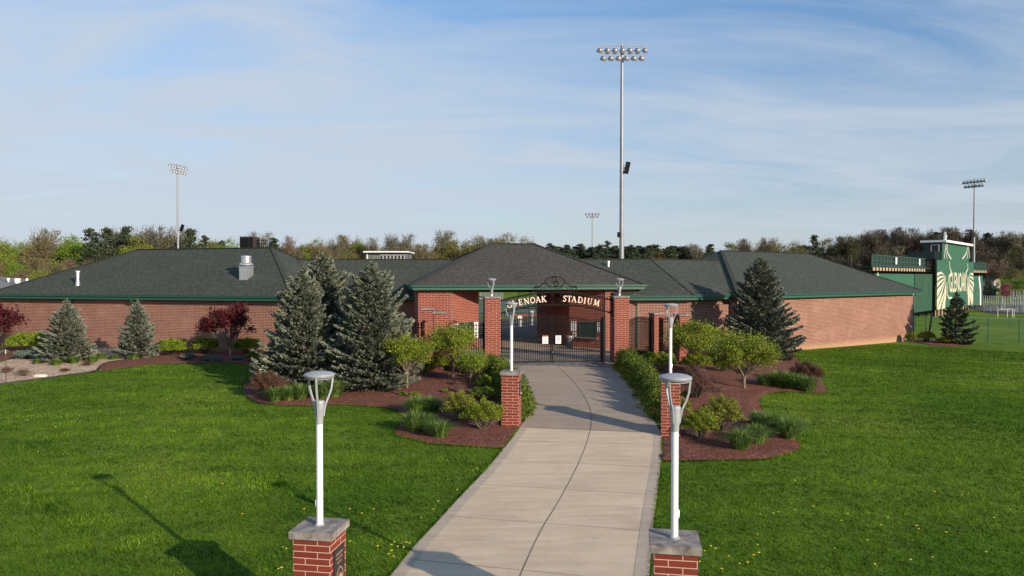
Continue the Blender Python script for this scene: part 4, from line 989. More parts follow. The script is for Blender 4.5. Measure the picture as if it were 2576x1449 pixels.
# ------------------------------------------------------------------ vegetation
def quads(Cn, A, B):
    """quads centred at Cn spanned by half vectors A, B"""
    V = np.stack([Cn - A - B, Cn + A - B, Cn + A + B, Cn - A + B], 1).reshape(-1, 3)
    return V
def leafquads(Cn, A, B):
    """pointed leaf: narrow at the base and the tip"""
    return np.stack([Cn - A, Cn + B * 0.9 - A * 0.1, Cn + A, Cn - B * 0.9 - A * 0.1], 1).reshape(-1, 3)
def qidx(n): return np.arange(n * 4, dtype=np.int32).reshape(-1, 4)
def unit(v): return v / np.maximum(np.linalg.norm(v, axis=-1, keepdims=True), 1e-9)
def randdir(rng, n): return unit(rng.normal(size=(n, 3)))
def limb_tubes(segs, n=5):
    """segs: list of (points, radii) -> vertex / quad arrays"""
    mb = MB()
    for pts, rad in segs: mb.tube(pts, rad, n, cap=False)
    return mb
def spruce_mesh(h, r, seed, whorl=0.16, per=11, sprig=0.15, gap=0.0, power=0.8, lean=0.0, dens=1.0):
    rng = np.random.default_rng(seed); Cs, As, Bs = [], [], []; bs = []
    z = 0.05 * h; H0 = h; h = h * 0.95
    while z < h * 0.985:
        f = z / h; rr = 1.26 * r * (1 - f) ** power * (0.55 + 0.45 * min(1, f / 0.10)) 
        rr = rr * min(1.0, (1 - f) / .28) ** .4 + 0.03
        n = max(4, int(per * (0.5 + 0.5 * (1 - f))))
        a0 = rng.uniform(0, 6.28)
        for k in range(n):
            a = a0 + 6.283 * k / n + rng.uniform(-.3, .3)
            ln = rr * rng.uniform(0.70, 1.10) * (1 if rng.uniform() > .10 else .55) * (1 + 0.05 * math.sin(3 * a + seed) + 0.06 * math.sin(5 * a + z * 2))
            zb = z + rng.uniform(-.5, .5) * whorl
            up = -0.28 + 0.95 * f ** 1.2 + rng.uniform(-.08, .08)
            d = np.array([math.cos(a), math.sin(a), 0.0])
            m = max(5, int(ln / 0.085 * 2.7 * dens))
            t = rng.uniform(0.30, 1.0, m) ** 0.75; t[:2] = (1.0, 0.94)
            base = np.array([0, 0, zb + 0.06])
            P = base + d * (t * ln)[:, None]; P[:, 2] += ln * (up * t + 0.30 * t * t - 0.05)
            side = np.array([-math.sin(a), math.cos(a), 0.0])
            wd = 0.50 * ln * (1.08 - t) + 0.07
            s = rng.uniform(-1, 1, m) * wd
            P = P + side * s[:, None]; P[:, 2] -= np.abs(s) * 0.22 + rng.uniform(-.5, .5, m) * 0.10
            dirv = d * 1.0 + side * (np.sign(s) * rng.uniform(.2, .9, m) * (t < .93))[:, None] + np.array([0, 0, 0.30 + 0.5 * f]) + rng.normal(size=(m, 3)) * .34
            dirv = unit(dirv); L_ = sprig * rng.uniform(.7, 1.25, m) * (0.75 + 0.4 * (1 - f))
            Cs.append(P); As.append(dirv * (L_ / 2)[:, None])
            o = unit(np.cross(dirv, randdir(rng, m))); Bs.append(o * (L_ * 0.20)[:, None])
            Cs.append(P); As.append(As[-1]); Bs.append(unit(np.cross(dirv, o)) * (L_ * 0.20)[:, None])
            if f < 0.9 and k % 2 == 0: bs.append(([(0, 0, zb), (d[0] * ln * .5, d[1] * ln * .5, zb + ln * (up * .5 + .07)), (d[0] * ln * .9, d[1] * ln * .9, zb + ln * (up * .9 + .24))], [0.018, 0.012, 0.005]))
        z += whorl * (0.8 + 0.35 * (1 - f)) + gap * rng.uniform(0, 1)
    # leader shoots
    m = 26; t = rng.uniform(0, 1, m); P = np.c_[rng.normal(size=m) * .012, rng.normal(size=m) * .012, h * 0.95 + t * (H0 - h * 0.95)]
    dv = unit(np.c_[rng.normal(size=(m, 2)) * .5, np.full(m, 1.2)]); Cs.append(P); As.append(dv * 0.06); Bs.append(unit(np.cross(dv, randdir(rng, m))) * 0.013)
    Cn, A, B = np.concatenate(Cs), np.concatenate(As), np.concatenate(Bs)
    return quads(Cn, A, B), qidx(len(Cn)), bs
def spruce(px, py, top, halfw, seed, label, matn='spruce_blue', Y=None, **kw):
    g = G(px, py) if Y is None else Vector((*at(px, py, Y)[:2], 0)); g.z = tz(g.x, g.y)
    h = zat(top, g.y) - g.z; r = halfw / FX * g.y
    t = thing('spruce_tree', g, label, 'tree', kw.pop('group', 'spruces planted round the entrance'))
    V, F, bs = spruce_mesh(h, r, seed, **kw)
    np_mesh('crown', V, F, M[matn], t)
    mb = MB(); mb.tube([(0, 0, -0.2), (0, 0, h * .5), (0, 0, h * 1.01)], [0.035 * h * .5 + .03, 0.03 + 0.008 * h, 0.012], 7)
    for pts, rad in bs: mb.tube(pts, rad, 4, cap=False)
    o = mb.build('trunk', M['bark_dark']); o.parent = t
    return t
spruce(170, 908, 750, 58, 3, 'blue spruce in the gravel bed, leftmost, with a pale leader', whorl=.19, per=17, sprig=.13, power=.80, dens=1.7)
spruce(347, 900, 752, 47, 4, 'blue spruce beside the green downspout, right of the leftmost spruce', whorl=.19, per=17, sprig=.13, power=.80, dens=1.7)
spruce(812, 940, 626, 108, 6, 'tall blue spruce at the back of the big pair, its tip highest', whorl=.22, per=18, sprig=.17, power=.70, dens=1.6)
spruce(764, 972, 664, 99, 5, 'broad blue spruce, left front of the big cluster beside the brown shrub', whorl=.23, per=21, sprig=.145, power=.74, dens=1.9)
spruce(936, 973, 643, 112, 7, 'broad blue spruce right of the cluster, next to the young tree and gate', whorl=.23, per=21, sprig=.145, power=.74, dens=1.9)
spruce(1912, 900, 634, 86, 8, 'tall blue spruce in front of the right wing corner', whorl=.24, per=21, sprig=.17, power=.74, dens=1.6)
spruce(2405, 865, 731, 43, 9, 'sparse dark green spruce by the chain link fence on the right', 'spruce_green', Y=59.5, whorl=.30, per=13, sprig=.19, gap=.12, power=.85, dens=1.15)

def broad_tree(h, r, base_frac, seed, n_cl=26, leaves=6500, leaf=0.05, trunk=0.05, fork=0.3, flat=0.75, lean=(0, 0), spread=0.22, stems=1):
    """(V, F) of leaves + list of limbs. crown centre above fork"""
    rng = np.random.default_rng(seed); zc_ = h * (base_frac + (1 - base_frac) / 2); rz_ = h * (1 - base_frac) / 2
    cl = []
    for i in range(n_cl):
        d = randdir(rng, 1)[0]; d[2] = abs(d[2]) * 1.0 - 0.85 * rng.uniform() ** 1.3; q = rng.uniform(.45, .92)
        cl.append(np.array([d[0] * r * q, d[1] * r * q, zc_ + d[2] * rz_ * q]))
    cl = np.array(cl)
    k = rng.integers(0, n_cl, leaves)
    sig = spread * r * 2 * rng.uniform(.6, 1.3, n_cl)
    P = cl[k] + rng.normal(size=(leaves, 3)) * sig[k][:, None] * np.array([.62, .62, .62 * flat])
    A = unit(rng.normal(size=(leaves, 3)) + np.array([0, 0, .25])) * (leaf * rng.uniform(.6, 1.3, leaves))[:, None]
    B = unit(np.cross(A, randdir(rng, leaves))) * (leaf * .5 * rng.uniform(.7, 1.2, leaves))[:, None]
    V = leafquads(P, A, B)
    limbs = []; zf = h * fork
    for s in range(stems):
        sx, sy = (rng.uniform(-.12, .12), rng.uniform(-.12, .12)) if stems > 1 else (0, 0)
        limbs.append(([(sx * .3, sy * .3, -.15), (sx, sy, zf * .5), (sx * 1.6 + lean[0] * .2, sy * 1.6 + lean[1] * .2, zf)], [trunk * 1.15, trunk, trunk * .82]))
    for i in range(n_cl):
        e = cl[i]; st = np.array([lean[0] * .2, lean[1] * .2, zf * rng.uniform(.8, 1.05)]); m1 = st + (e - st) * .45 + np.array([0, 0, -.06 * h * rng.uniform(-.3, 1)])
        limbs.append(([tuple(st), tuple(m1), tuple(e)], [trunk * .45, trunk * .26, trunk * .10]))
        for j in range(4):
            e2 = e + rng.normal(size=3) * sig[i] * .9; limbs.append(([tuple(m1 + (e - m1) * rng.uniform(.2, .9)), tuple(e2)], [trunk * .12, trunk * .04]))
    return V, qidx(leaves), limbs
def place_tree(name, px, py, top, halfw, seed, label, leafm, barkm, group=None, base=0.3, Y=None, cat='tree', **kw):
    g = G(px, py) if Y is None else Vector((*at(px, py, Y)[:2], 0)); g.z = tz(g.x, g.y)
    h = zat(top, g.y) - g.z; r = halfw / FX * g.y
    t = thing(name, g, label, cat, group)
    V, F, limbs = broad_tree(h, r, base, seed, **kw)
    np_mesh('crown', V, F, M[leafm], t)
    o = limb_tubes(limbs, 6).build('trunk', M[barkm], None, True); o.parent = t
    return t
GM = 'red leaved maples against the left wing'
place_tree('maple_tree', 579, 899, 750, 74, 21, 'dark red Japanese maple against the left wing wall', 'leaf_red', 'bark', GM, base=.26, n_cl=60, leaves=6500, leaf=.08, trunk=.065, fork=.17, spread=.075)
place_tree('maple_tree', -22, 885, 752, 84, 22, 'dark red Japanese maple cut by the left edge of the photo', 'leaf_red', 'bark', GM, base=.2, n_cl=60, leaves=6000, leaf=.08, trunk=.065, fork=.17, spread=.075)
GY = 'small young trees in the mulch beds'
place_tree('young_tree', 1024, 978, 838, 66, 23, 'young tree with forked pale trunk left of the gate, nearest the spruces', 'leaf_green', 'bark', GY, base=.40, n_cl=50, leaves=16000, leaf=.042, trunk=.05, fork=.26, spread=.13)
place_tree('young_tree', 1140, 950, 814, 72, 24, 'young tree with ochre trunk screening the left ticket booth', 'leaf_green', 'bark_yellow', GY, base=.34, n_cl=48, leaves=12000, leaf=.045, trunk=.045, fork=.3, spread=.13)
place_tree('young_tree', 1184, 968, 886, 38, 25, 'low leafy sapling just left of the left gate pier', 'leaf_lime', 'bark', GY, base=.35, n_cl=14, leaves=5000, leaf=.038, trunk=.02, fork=.3, spread=.26)
place_tree('young_tree', 1872, 978, 843, 86, 26, 'rounded young tree in the right bed in front of the tall spruce', 'leaf_green', 'bark', GY, base=.30, n_cl=60, leaves=26000, leaf=.045, trunk=.07, fork=.24, spread=.13)
place_tree('young_tree', 1742, 932, 810, 72, 27, 'young tree in front of the low pier right of the fence', 'leaf_green', 'bark', GY, base=.30, n_cl=50, leaves=19000, leaf=.045, trunk=.035, fork=.3, spread=.13)
place_tree('young_tree', 1796, 900, 822, 44, 28, 'multi stemmed young tree close to the right link wall', 'leaf_olive', 'bark', GY, base=.25, n_cl=34, leaves=10000, leaf=.055, trunk=.03, fork=.2, spread=.15)

def bush_mesh(rx, ry, h, seed, leaves=5000, leaf=0.035, shell=0.55, twigs=40, boxy=0.0, bare=0.0, lumps=0.12, thin=1.0):
    rng = np.random.default_rng(seed); d = randdir(rng, leaves); d[:, 2] = np.abs(d[:, 2]) * 1.0 - .12
    if boxy: 
        m = np.max(np.abs(d), 1, keepdims=True); d = d * (1 - boxy) + d / m * boxy * .92
    q = rng.uniform(shell, 1.0, leaves) ** .6
    lump = 1 + lumps * np.sin(d[:, 0] * 7 + seed) * np.cos(d[:, 1] * 6 + seed * 2) + lumps * .7 * np.sin(d[:, 2] * 9 + d[:, 0] * 11)
    P = d * (q * lump)[:, None] * np.array([rx, ry, h * .55]); P[:, 2] += h * .45; k = P[:, 2] > 0.02; P = P[k]; n = len(P); d = d[k]
    A = unit(d * .7 + rng.normal(size=(n, 3)) * .7 + np.array([0, 0, .35])) * (leaf * rng.uniform(.6, 1.3, n))[:, None]
    B = unit(np.cross(A, randdir(rng, n))) * (leaf * .45 * thin * rng.uniform(.7, 1.2, n))[:, None]; A = A * (1 if thin == 1 else 1.5)
    limbs = []
    for i in range(twigs):
        e = randdir(rng, 1)[0]; e[2] = abs(e[2]) + .2; e = e * rng.uniform(.7, .98) * np.array([rx, ry, h * .75]) + np.array([0, 0, h * .1])
        limbs.append(([(e[0] * .12, e[1] * .12, 0), tuple(e * .5 + np.array([0, 0, h * .08])), tuple(e)], [.012, .008, .003]))
    return leafquads(P, A, B), qidx(n), limbs
def bush(name, x0, x1, y0, y1, seed, label, leafm, group=None, barkm='bark_dark', cat='shrub', Y=None, depth=None, **kw):
    """photo box of the shrub: left, right, top, foot"""
    g = G((x0 + x1) / 2, y1) if Y is None else Vector((*at((x0 + x1) / 2, y1, Y)[:2], 0))
    r = (x1 - x0) / 2 / FX * g.y; ry = depth or r * .85
    u = Vector((g.x, g.y)).normalized(); g.x += u.x * ry * .6; g.y += u.y * ry * .6; r = (x1 - x0) / 2 / FX * g.y; g.z = tz(g.x, g.y)
    h = max(.12, zat(y0, g.y + ry * .15) - g.z)
    t = thing(name, g, label, cat, group)
    if leafm.startswith('twig'): kw['thin'] = .14; kw['leaves'] = int(kw.get('leaves', 5000) * 2.2); kw['lumps'] = .28
    V, F, limbs = bush_mesh(r, ry, h, seed, **kw)
    np_mesh('foliage', V, F, M[leafm], t)
    if limbs:
        o = limb_tubes(limbs, 4).build('stems', M[barkm], None, True); o.parent = t
    return t
GS = 'clipped lime green shrubs along the left wing'
bush('shrub', 28, 130, 834, 886, 31, 'wide boxy lime shrub left of the leftmost blue spruce', 'leaf_lime', GS, leaves=9000, leaf=.06, boxy=.5, depth=1.0)
bush('shrub', 398, 468, 850, 897, 32, 'bright boxy lime shrub between spruce and maple', 'leaf_lime', GS, leaves=7500, leaf=.055, boxy=.45, depth=.8)
bush('shrub', 484, 548, 846, 893, 33, 'darker green shrub left of the maple trunk by the wall', 'leaf_green', GS, leaves=6000, leaf=.055, boxy=.4)
bush('shrub', 586, 656, 848, 893, 34, 'shaded green shrub right of the maple trunk', 'leaf_green', GS, leaves=6500, leaf=.055, boxy=.3)
bush('shrub', 618, 682, 880, 912, 35, 'low dark shrub tucked against the left spruce of the cluster', 'leaf_yew', GS, leaves=5000, leaf=.05)
GJ = 'low blue junipers'
for i, (x0, x1, y0, y1, lab) in enumerate(((36, 102, 879, 905, 'wide low blue juniper left of the leftmost spruce'), (457, 492, 888, 905, 'small blue juniper left of the maple'), (506, 538, 892, 910, 'low blue juniper in front of the dark green shrub'), (532, 562, 895, 912, 'low blue juniper just left of the maple trunk'), (582, 614, 893, 907, 'low blue juniper just right of the maple trunk'), (0, 22, 880, 892, 'low blue juniper at the left edge of the photo'))):
    bush('juniper', x0, x1, y0, y1, 40 + i, lab, 'leaf_juniper', GJ, leaves=3200, leaf=.05, shell=.2, lumps=.25)
bush('shrub', 631, 718, 932, 1003, 50, 'reddish brown leafless shrub at the left corner of the left bed', 'twig_brown', leaves=7000, leaf=.075, shell=.2, twigs=120, lumps=.18)
bush('shrub', 1988, 2066, 908, 968, 51, 'reddish brown leafless shrub at the right tip of the right bed', 'twig_brown', leaves=6000, leaf=.08, shell=.2, twigs=120, lumps=.18)
bush('shrub', 1708, 1792, 915, 1008, 52, 'purplish twiggy shrub behind the right lamp pier', 'twig_purple', leaves=4500, leaf=.07, shell=.1, twigs=140, lumps=.2)
bush('shrub', 1950, 2000, 880, 905, 53, 'dull twiggy shrub at the foot of the right spruce', 'twig_brown', leaves=2500, leaf=.07, shell=.1, twigs=60)
GP = 'leafy spirea shrubs near the lamp piers'
bush('shrub', 1112, 1200, 980, 1066, 54, 'round spirea behind the one touching the left lamp pier', 'leaf_olive', GP, 'bark', leaves=8500, leaf=.03, twigs=110, shell=.4, lumps=.2)
bush('shrub', 1166, 1268, 1000, 1088, 55, 'spirea with bare lower stems touching the left lamp pier', 'leaf_green', GP, 'bark', leaves=9000, leaf=.03, twigs=130, shell=.4, lumps=.2)
bush('shrub', 1175, 1262, 970, 1012, 56, 'low dark green shrub behind the two left spireas', 'leaf_yew', GP, leaves=5500, leaf=.032)
bush('shrub', 1714, 1806, 1024, 1112, 57, 'spirea in the right bed nearest the right lamp pier', 'leaf_green', GP, 'bark', leaves=9500, leaf=.03, twigs=130, shell=.4, lumps=.2)
bush('shrub', 1764, 1870, 990, 1094, 58, 'larger pale green spirea behind and right of its twin', 'leaf_olive', GP, 'bark', leaves=11000, leaf=.03, twigs=130, shell=.4, lumps=.2)
GB = 'green shrubs round the gate'
bush('shrub', 1080, 1150, 888, 935, 59, 'dark shrub below the young tree with the ochre trunk', 'leaf_green', GB, 'bark', leaves=4500, leaf=.045, twigs=70)
bush('shrub', 1626, 1706, 882, 938, 60, 'lime tinted shrub behind the right lamp post', 'leaf_green', GB, 'bark', leaves=7000, leaf=.04)
bush('shrub', 1712, 1794, 884, 940, 61, 'green rounded shrub under the young tree by the low pier', 'leaf_green', GB, 'bark', leaves=6500, leaf=.045)
bush('shrub', 1560, 1650, 880, 905, 62, 'dark low shrub against the spiked fence right of the gate', 'leaf_yew', GB, leaves=5000, leaf=.04)
bush('shrub', 1715, 1738, 980, 1002, 65, 'tiny green shrub peeping out right of the far lamp pier', 'leaf_lime', GB, leaves=1200, leaf=.03)
bush('shrub', 2276, 2306, 834, 862, 63, 'sparse shrub at the downspout corner of the right wing', 'leaf_olive', 'small shrubs by the chain link fence', 'bark', leaves=2600, leaf=.06, twigs=70)
bush('shrub', 2309, 2352, 831, 864, 64, 'sparse shrub just right of the fence corner post', 'leaf_olive', 'small shrubs by the chain link fence', 'bark', leaves=2600, leaf=.07, twigs=80, Y=60.5)
bush('shrub', 2362, 2400, 845, 868, 66, 'low sparse shrub left of the dark spruce trunk', 'leaf_olive', 'small shrubs by the chain link fence', 'bark', leaves=1600, leaf=.07, twigs=50, Y=59)
for i, (x0, x1, y0, y1, lab, lm_) in enumerate(((1146, 1216, 893, 940, 'dense green shrub between the ochre trunked tree and the left hedge', 'leaf_green'), (1052, 1092, 905, 945, 'dark shrub behind the forked young tree', 'leaf_yew'), (1796, 1850, 884, 938, 'dark green shrub between the two young trees of the right bed', 'leaf_yew'), (1836, 1900, 868, 910, 'olive shrub against the foot of the tall right spruce', 'leaf_olive'), (1690, 1740, 1000, 1040, 'low olive shrub beside the far lamp pier', 'leaf_olive'), (1196, 1240, 940, 985, 'young green shrub in front of the left hedge', 'leaf_green'))):
    bush('shrub', x0, x1, y0, y1, 170 + i, lab, lm_, GB, 'bark', leaves=5500, leaf=.042, twigs=60, lumps=.2)
# pale twiggy perennials
for i, (x0, x1, y0, y1, lab, mt) in enumerate(((1195, 1235, 945, 975, 'bare pinkish twigs beside the left yew hedge', 'twig_purple'), (1130, 1180, 962, 990, 'low pinkish twigs in the mulch behind the grass clumps', 'twig_purple'), (1770, 1835, 964, 990, 'pale lavender stems above the right spirea', 'twig_purple'), (1720, 1765, 905, 940, 'dry brown twigs left of the rounded young tree', 'twig_brown'))):
    bush('perennial', x0, x1, y0, y1, 70 + i, lab, mt, 'twiggy perennials in the mulch', 'twig_brown' if False else 'bark', leaves=350, leaf=.05, shell=.1, twigs=60)

# yew hedges flanking the path
def hedge(name, line, wd, h, seed, label, n=26000, leaf=0.045):
    rng = np.random.default_rng(seed); P = np.array([tuple(G(*p))[:2] for p in line]); seg = np.linalg.norm(np.diff(P, axis=0), axis=1); cum = np.r_[0, np.cumsum(seg)]
    s = rng.uniform(0, cum[-1], n); i = np.clip(np.searchsorted(cum, s) - 1, 0, len(seg) - 1); f = (s - cum[i]) / seg[i]
    c = P[i] + (P[i + 1] - P[i]) * f[:, None]; d = (P[i + 1] - P[i]) / seg[i][:, None]; nr = np.c_[-d[:, 1], d[:, 0]]
    th_ = rng.uniform(-.25, math.pi + .25, n); q = rng.uniform(.45, 1, n) ** .5
    lump = .98 + .17 * np.sin(s * 3.1 + seed) * np.cos(th_ * 3) + .15 * np.sin(s * 6.7 + th_ * 4 + np.sin(s * 2)) + .11 * np.sin(s * 15 + th_ * 9)
    endf = np.sqrt(np.clip(np.minimum(s, cum[-1] - s) / (wd * .5), 0.05, 1))
    a = np.cos(th_) * wd * .5 * q * lump * endf; zz = np.maximum(.02, np.sin(th_) * h * q * lump * (0.6 + .4 * endf))
    X_ = c[:, 0] + nr[:, 0] * a; Y_ = c[:, 1] + nr[:, 1] * a; Z_ = terr(X_, Y_) + zz
    o3 = unit(np.c_[nr * np.cos(th_)[:, None], np.sin(th_)])
    A = unit(o3 * .9 + rng.normal(size=(n, 3)) * .55) * (leaf * rng.uniform(.6, 1.4, n))[:, None]
    B = unit(np.cross(A, randdir(rng, n))) * (leaf * .42 * rng.uniform(.7, 1.2, n))[:, None]
    g0 = Vector((P[:, 0].mean(), P[:, 1].mean(), tz(P[:, 0].mean(), P[:, 1].mean())))
    t = thing(name, g0, label, 'hedge', 'clipped yew hedges along the path')
    V = leafquads(np.c_[X_, Y_, Z_] - np.array(g0), A, B); np_mesh('foliage', V, qidx(n), M['leaf_yew'], t)
    limbs = []
    for k in range(60):
        j = rng.integers(0, n); b_ = np.array([c[j][0], c[j][1], 0]); b_[2] = tz(b_[0], b_[1]); e = np.array([X_[j], Y_[j], Z_[j]])
        limbs.append(([tuple(b_ - np.array(g0)), tuple((e - b_) * .9 + b_ - np.array(g0))], [.02, .006]))
    o = limb_tubes(limbs, 4).build('stems', M['bark_dark']); o.parent = t
hedge('yew_hedge', [(1232, 945), (1262, 970), (1290, 1003), (1306, 1035), (1300, 1058)], 1.15, 1.08, 81, 'clumpy yew hedge left of the path behind the left lamp pier', 36000)
hedge('yew_hedge', [(1566, 922), (1596, 948), (1628, 985), (1652, 1020), (1672, 1062)], 1.25, 0.98, 82, 'clumpy yew hedge right of the path from the gate pier to the lamp pier', 42000)

# grass clumps
def clump_mesh(r, h, seed, n=500, wd=0.012):
    rng = np.random.default_rng(seed); a = rng.uniform(0, 6.283, n); q = rng.uniform(0, 1, n) ** .6 * r * .55
    b = np.c_[np.cos(a) * q, np.sin(a) * q, np.zeros(n)]; a2 = a + rng.normal(size=n) * .5; L_ = h * rng.uniform(.35, 1.35, n); out = rng.uniform(.1, 1.15, n)
    m = b + np.c_[np.cos(a2) * L_ * out * .35, np.sin(a2) * L_ * out * .35, L_ * .65]; e = b + np.c_[np.cos(a2) * L_ * out * .95, np.sin(a2) * L_ * out * .95, L_ * (1 - .35 * out)]
    s = np.c_[-np.sin(a2 + rng.normal(size=n) * .4), np.cos(a2), np.zeros(n)] * wd
    V = np.stack([b - s, b + s, m + s * .8, m - s * .8, e + s * .15, e - s * .15], 1).reshape(-1, 3)
    k = np.arange(n)[:, None] * 6; F = np.concatenate([k + np.array([0, 1, 2, 3]), k + np.array([3, 2, 4, 5])])
    return V, F
def clump(x0, x1, y0, y1, seed, label, group, name='grass_clump', n=600):
    g = G((x0 + x1) / 2, y1 - (y1 - y0) * .12); r = (x1 - x0) / 2 / FX * g.y; h = max(.22, (y1 - y0) * 1.0 / FX * g.y)
    V, F = clump_mesh(r, h, seed, n, 0.007 + g.y * .00022); o = np_mesh(name, V, F, M['clump_grass']); o.location = g
    return tag(o, label, 'grass', group)
GG = 'green grass clumps in the gravel bed'
labs = ['grass clump at the left end of the gravel bed', 'tall soft grass clump beside the leftmost spruce', 'grass clump second from the left in the gravel', 'small grass clump in the gravel below the leftmost spruce', 'grass clump at the foot of the leftmost spruce, right of centre', 'grass clump right of the leftmost spruce', 'long grass clump between the two small spruces', 'grass clump joined to the long one between the small spruces', 'small grass clump left of the second spruce', 'grass clump at the foot of the second spruce']
for i, (x0, x1, y0, y1) in enumerate(((62, 82, 884, 903), (80, 106, 870, 893), (84, 100, 905, 918), (44, 66, 884, 900), (128, 155, 905, 922), (172, 200, 900, 917), (220, 246, 896, 915), (242, 268, 889, 906), (274, 302, 892, 907), (322, 356, 889, 906))):
    clump(x0, x1, y0, y1, 90 + i, labs[i], GG, n=420)
GD = 'daylily clumps along the mulch edges'
dl = [((672, 712, 982, 1016), 'daylily clump left of the left foreground lamp head'), ((705, 745, 978, 1014), 'daylily clump second from the brown shrub'), ((738, 772, 975, 1012), 'daylily clump just left of the left lamp head'), ((820, 862, 964, 1006), 'daylily clump right of the left lamp head'), ((795, 830, 970, 1010), 'daylily clump behind the left lamp head'),
      ((1022, 1075, 1006, 1048), 'large grass clump left of the left spireas, rearmost'), ((1055, 1108, 1004, 1046), 'large grass clump rear right beside the left spireas'), ((1016, 1064, 1045, 1092), 'large grass clump nearest the lawn on the left'), ((1048, 1090, 1048, 1088), 'large grass clump in the middle of the left group'), ((1074, 1136, 1066, 1106), 'large grass clump lowest in the left group'),
      ((1906, 1942, 948, 974), 'grass clump left end of the rear group in the right bed'), ((1938, 1980, 940, 978), 'grass clump second of the rear group in the right bed'), ((1972, 2012, 945, 984), 'grass clump third of the rear group in the right bed'), ((2008, 2054, 952, 990), 'grass clump right end of the rear group in the right bed'),
      ((1892, 1926, 1040, 1074), 'small grass clump at the bend of the right bed'), ((1918, 1966, 1046, 1096), 'tall grass clump below the bend of the right bed'), ((1958, 2010, 1060, 1112), 'tall grass clump against the lawn, right bed'), ((1838, 1888, 1088, 1140), 'grass clump nearest the camera in the right bed'), ((1880, 1930, 1076, 1122), 'grass clump between the nearest and the tall ones')]
for i, (b_, lab) in enumerate(dl): clump(*b_, 110 + i, lab, GD, n=900)
for i, (b_, lab) in enumerate((((1003, 1028, 984, 998), 'small leafy sprout in open mulch, left one'), ((1028, 1058, 984, 998), 'small leafy sprout in open mulch, right one'), ((1112, 1128, 975, 990), 'single leafy sprout left of the hedge'), ((1688, 1700, 985, 1002), 'tiny sprout at the right hedge foot'), ((1790, 1812, 968, 984), 'leafy sprout below the pale stems'))):
    bush('sprout', *b_, 140 + i, lab, 'leaf_green', 'small sprouts in the mulch', leaves=500, leaf=.03, twigs=8, cat='plant')
for i, (x0, x1, y0, y1, lab) in enumerate(((36, 80, 925, 948, 'low dry shrub in the gravel left of the white stone'), (0, 34, 920, 940, 'low dry shrub at the left edge of the gravel'), (84, 116, 905, 915, 'reddish tuft in the gravel beside the second clump'), (150, 176, 925, 936, 'reddish tuft in the gravel, middle'), (205, 232, 908, 922, 'reddish tuft in the gravel left of the long grass'), (325, 350, 896, 904, 'small red tuft at the second spruce'), (130, 142, 900, 920, 'reddish tuft right of the third clump'))):
    bush('dry_plant', x0, x1, y0, y1, 150 + i, lab, 'twig_brown', 'dry plants in the gravel bed', leaves=700, leaf=.04, shell=.1, twigs=25, cat='plant')

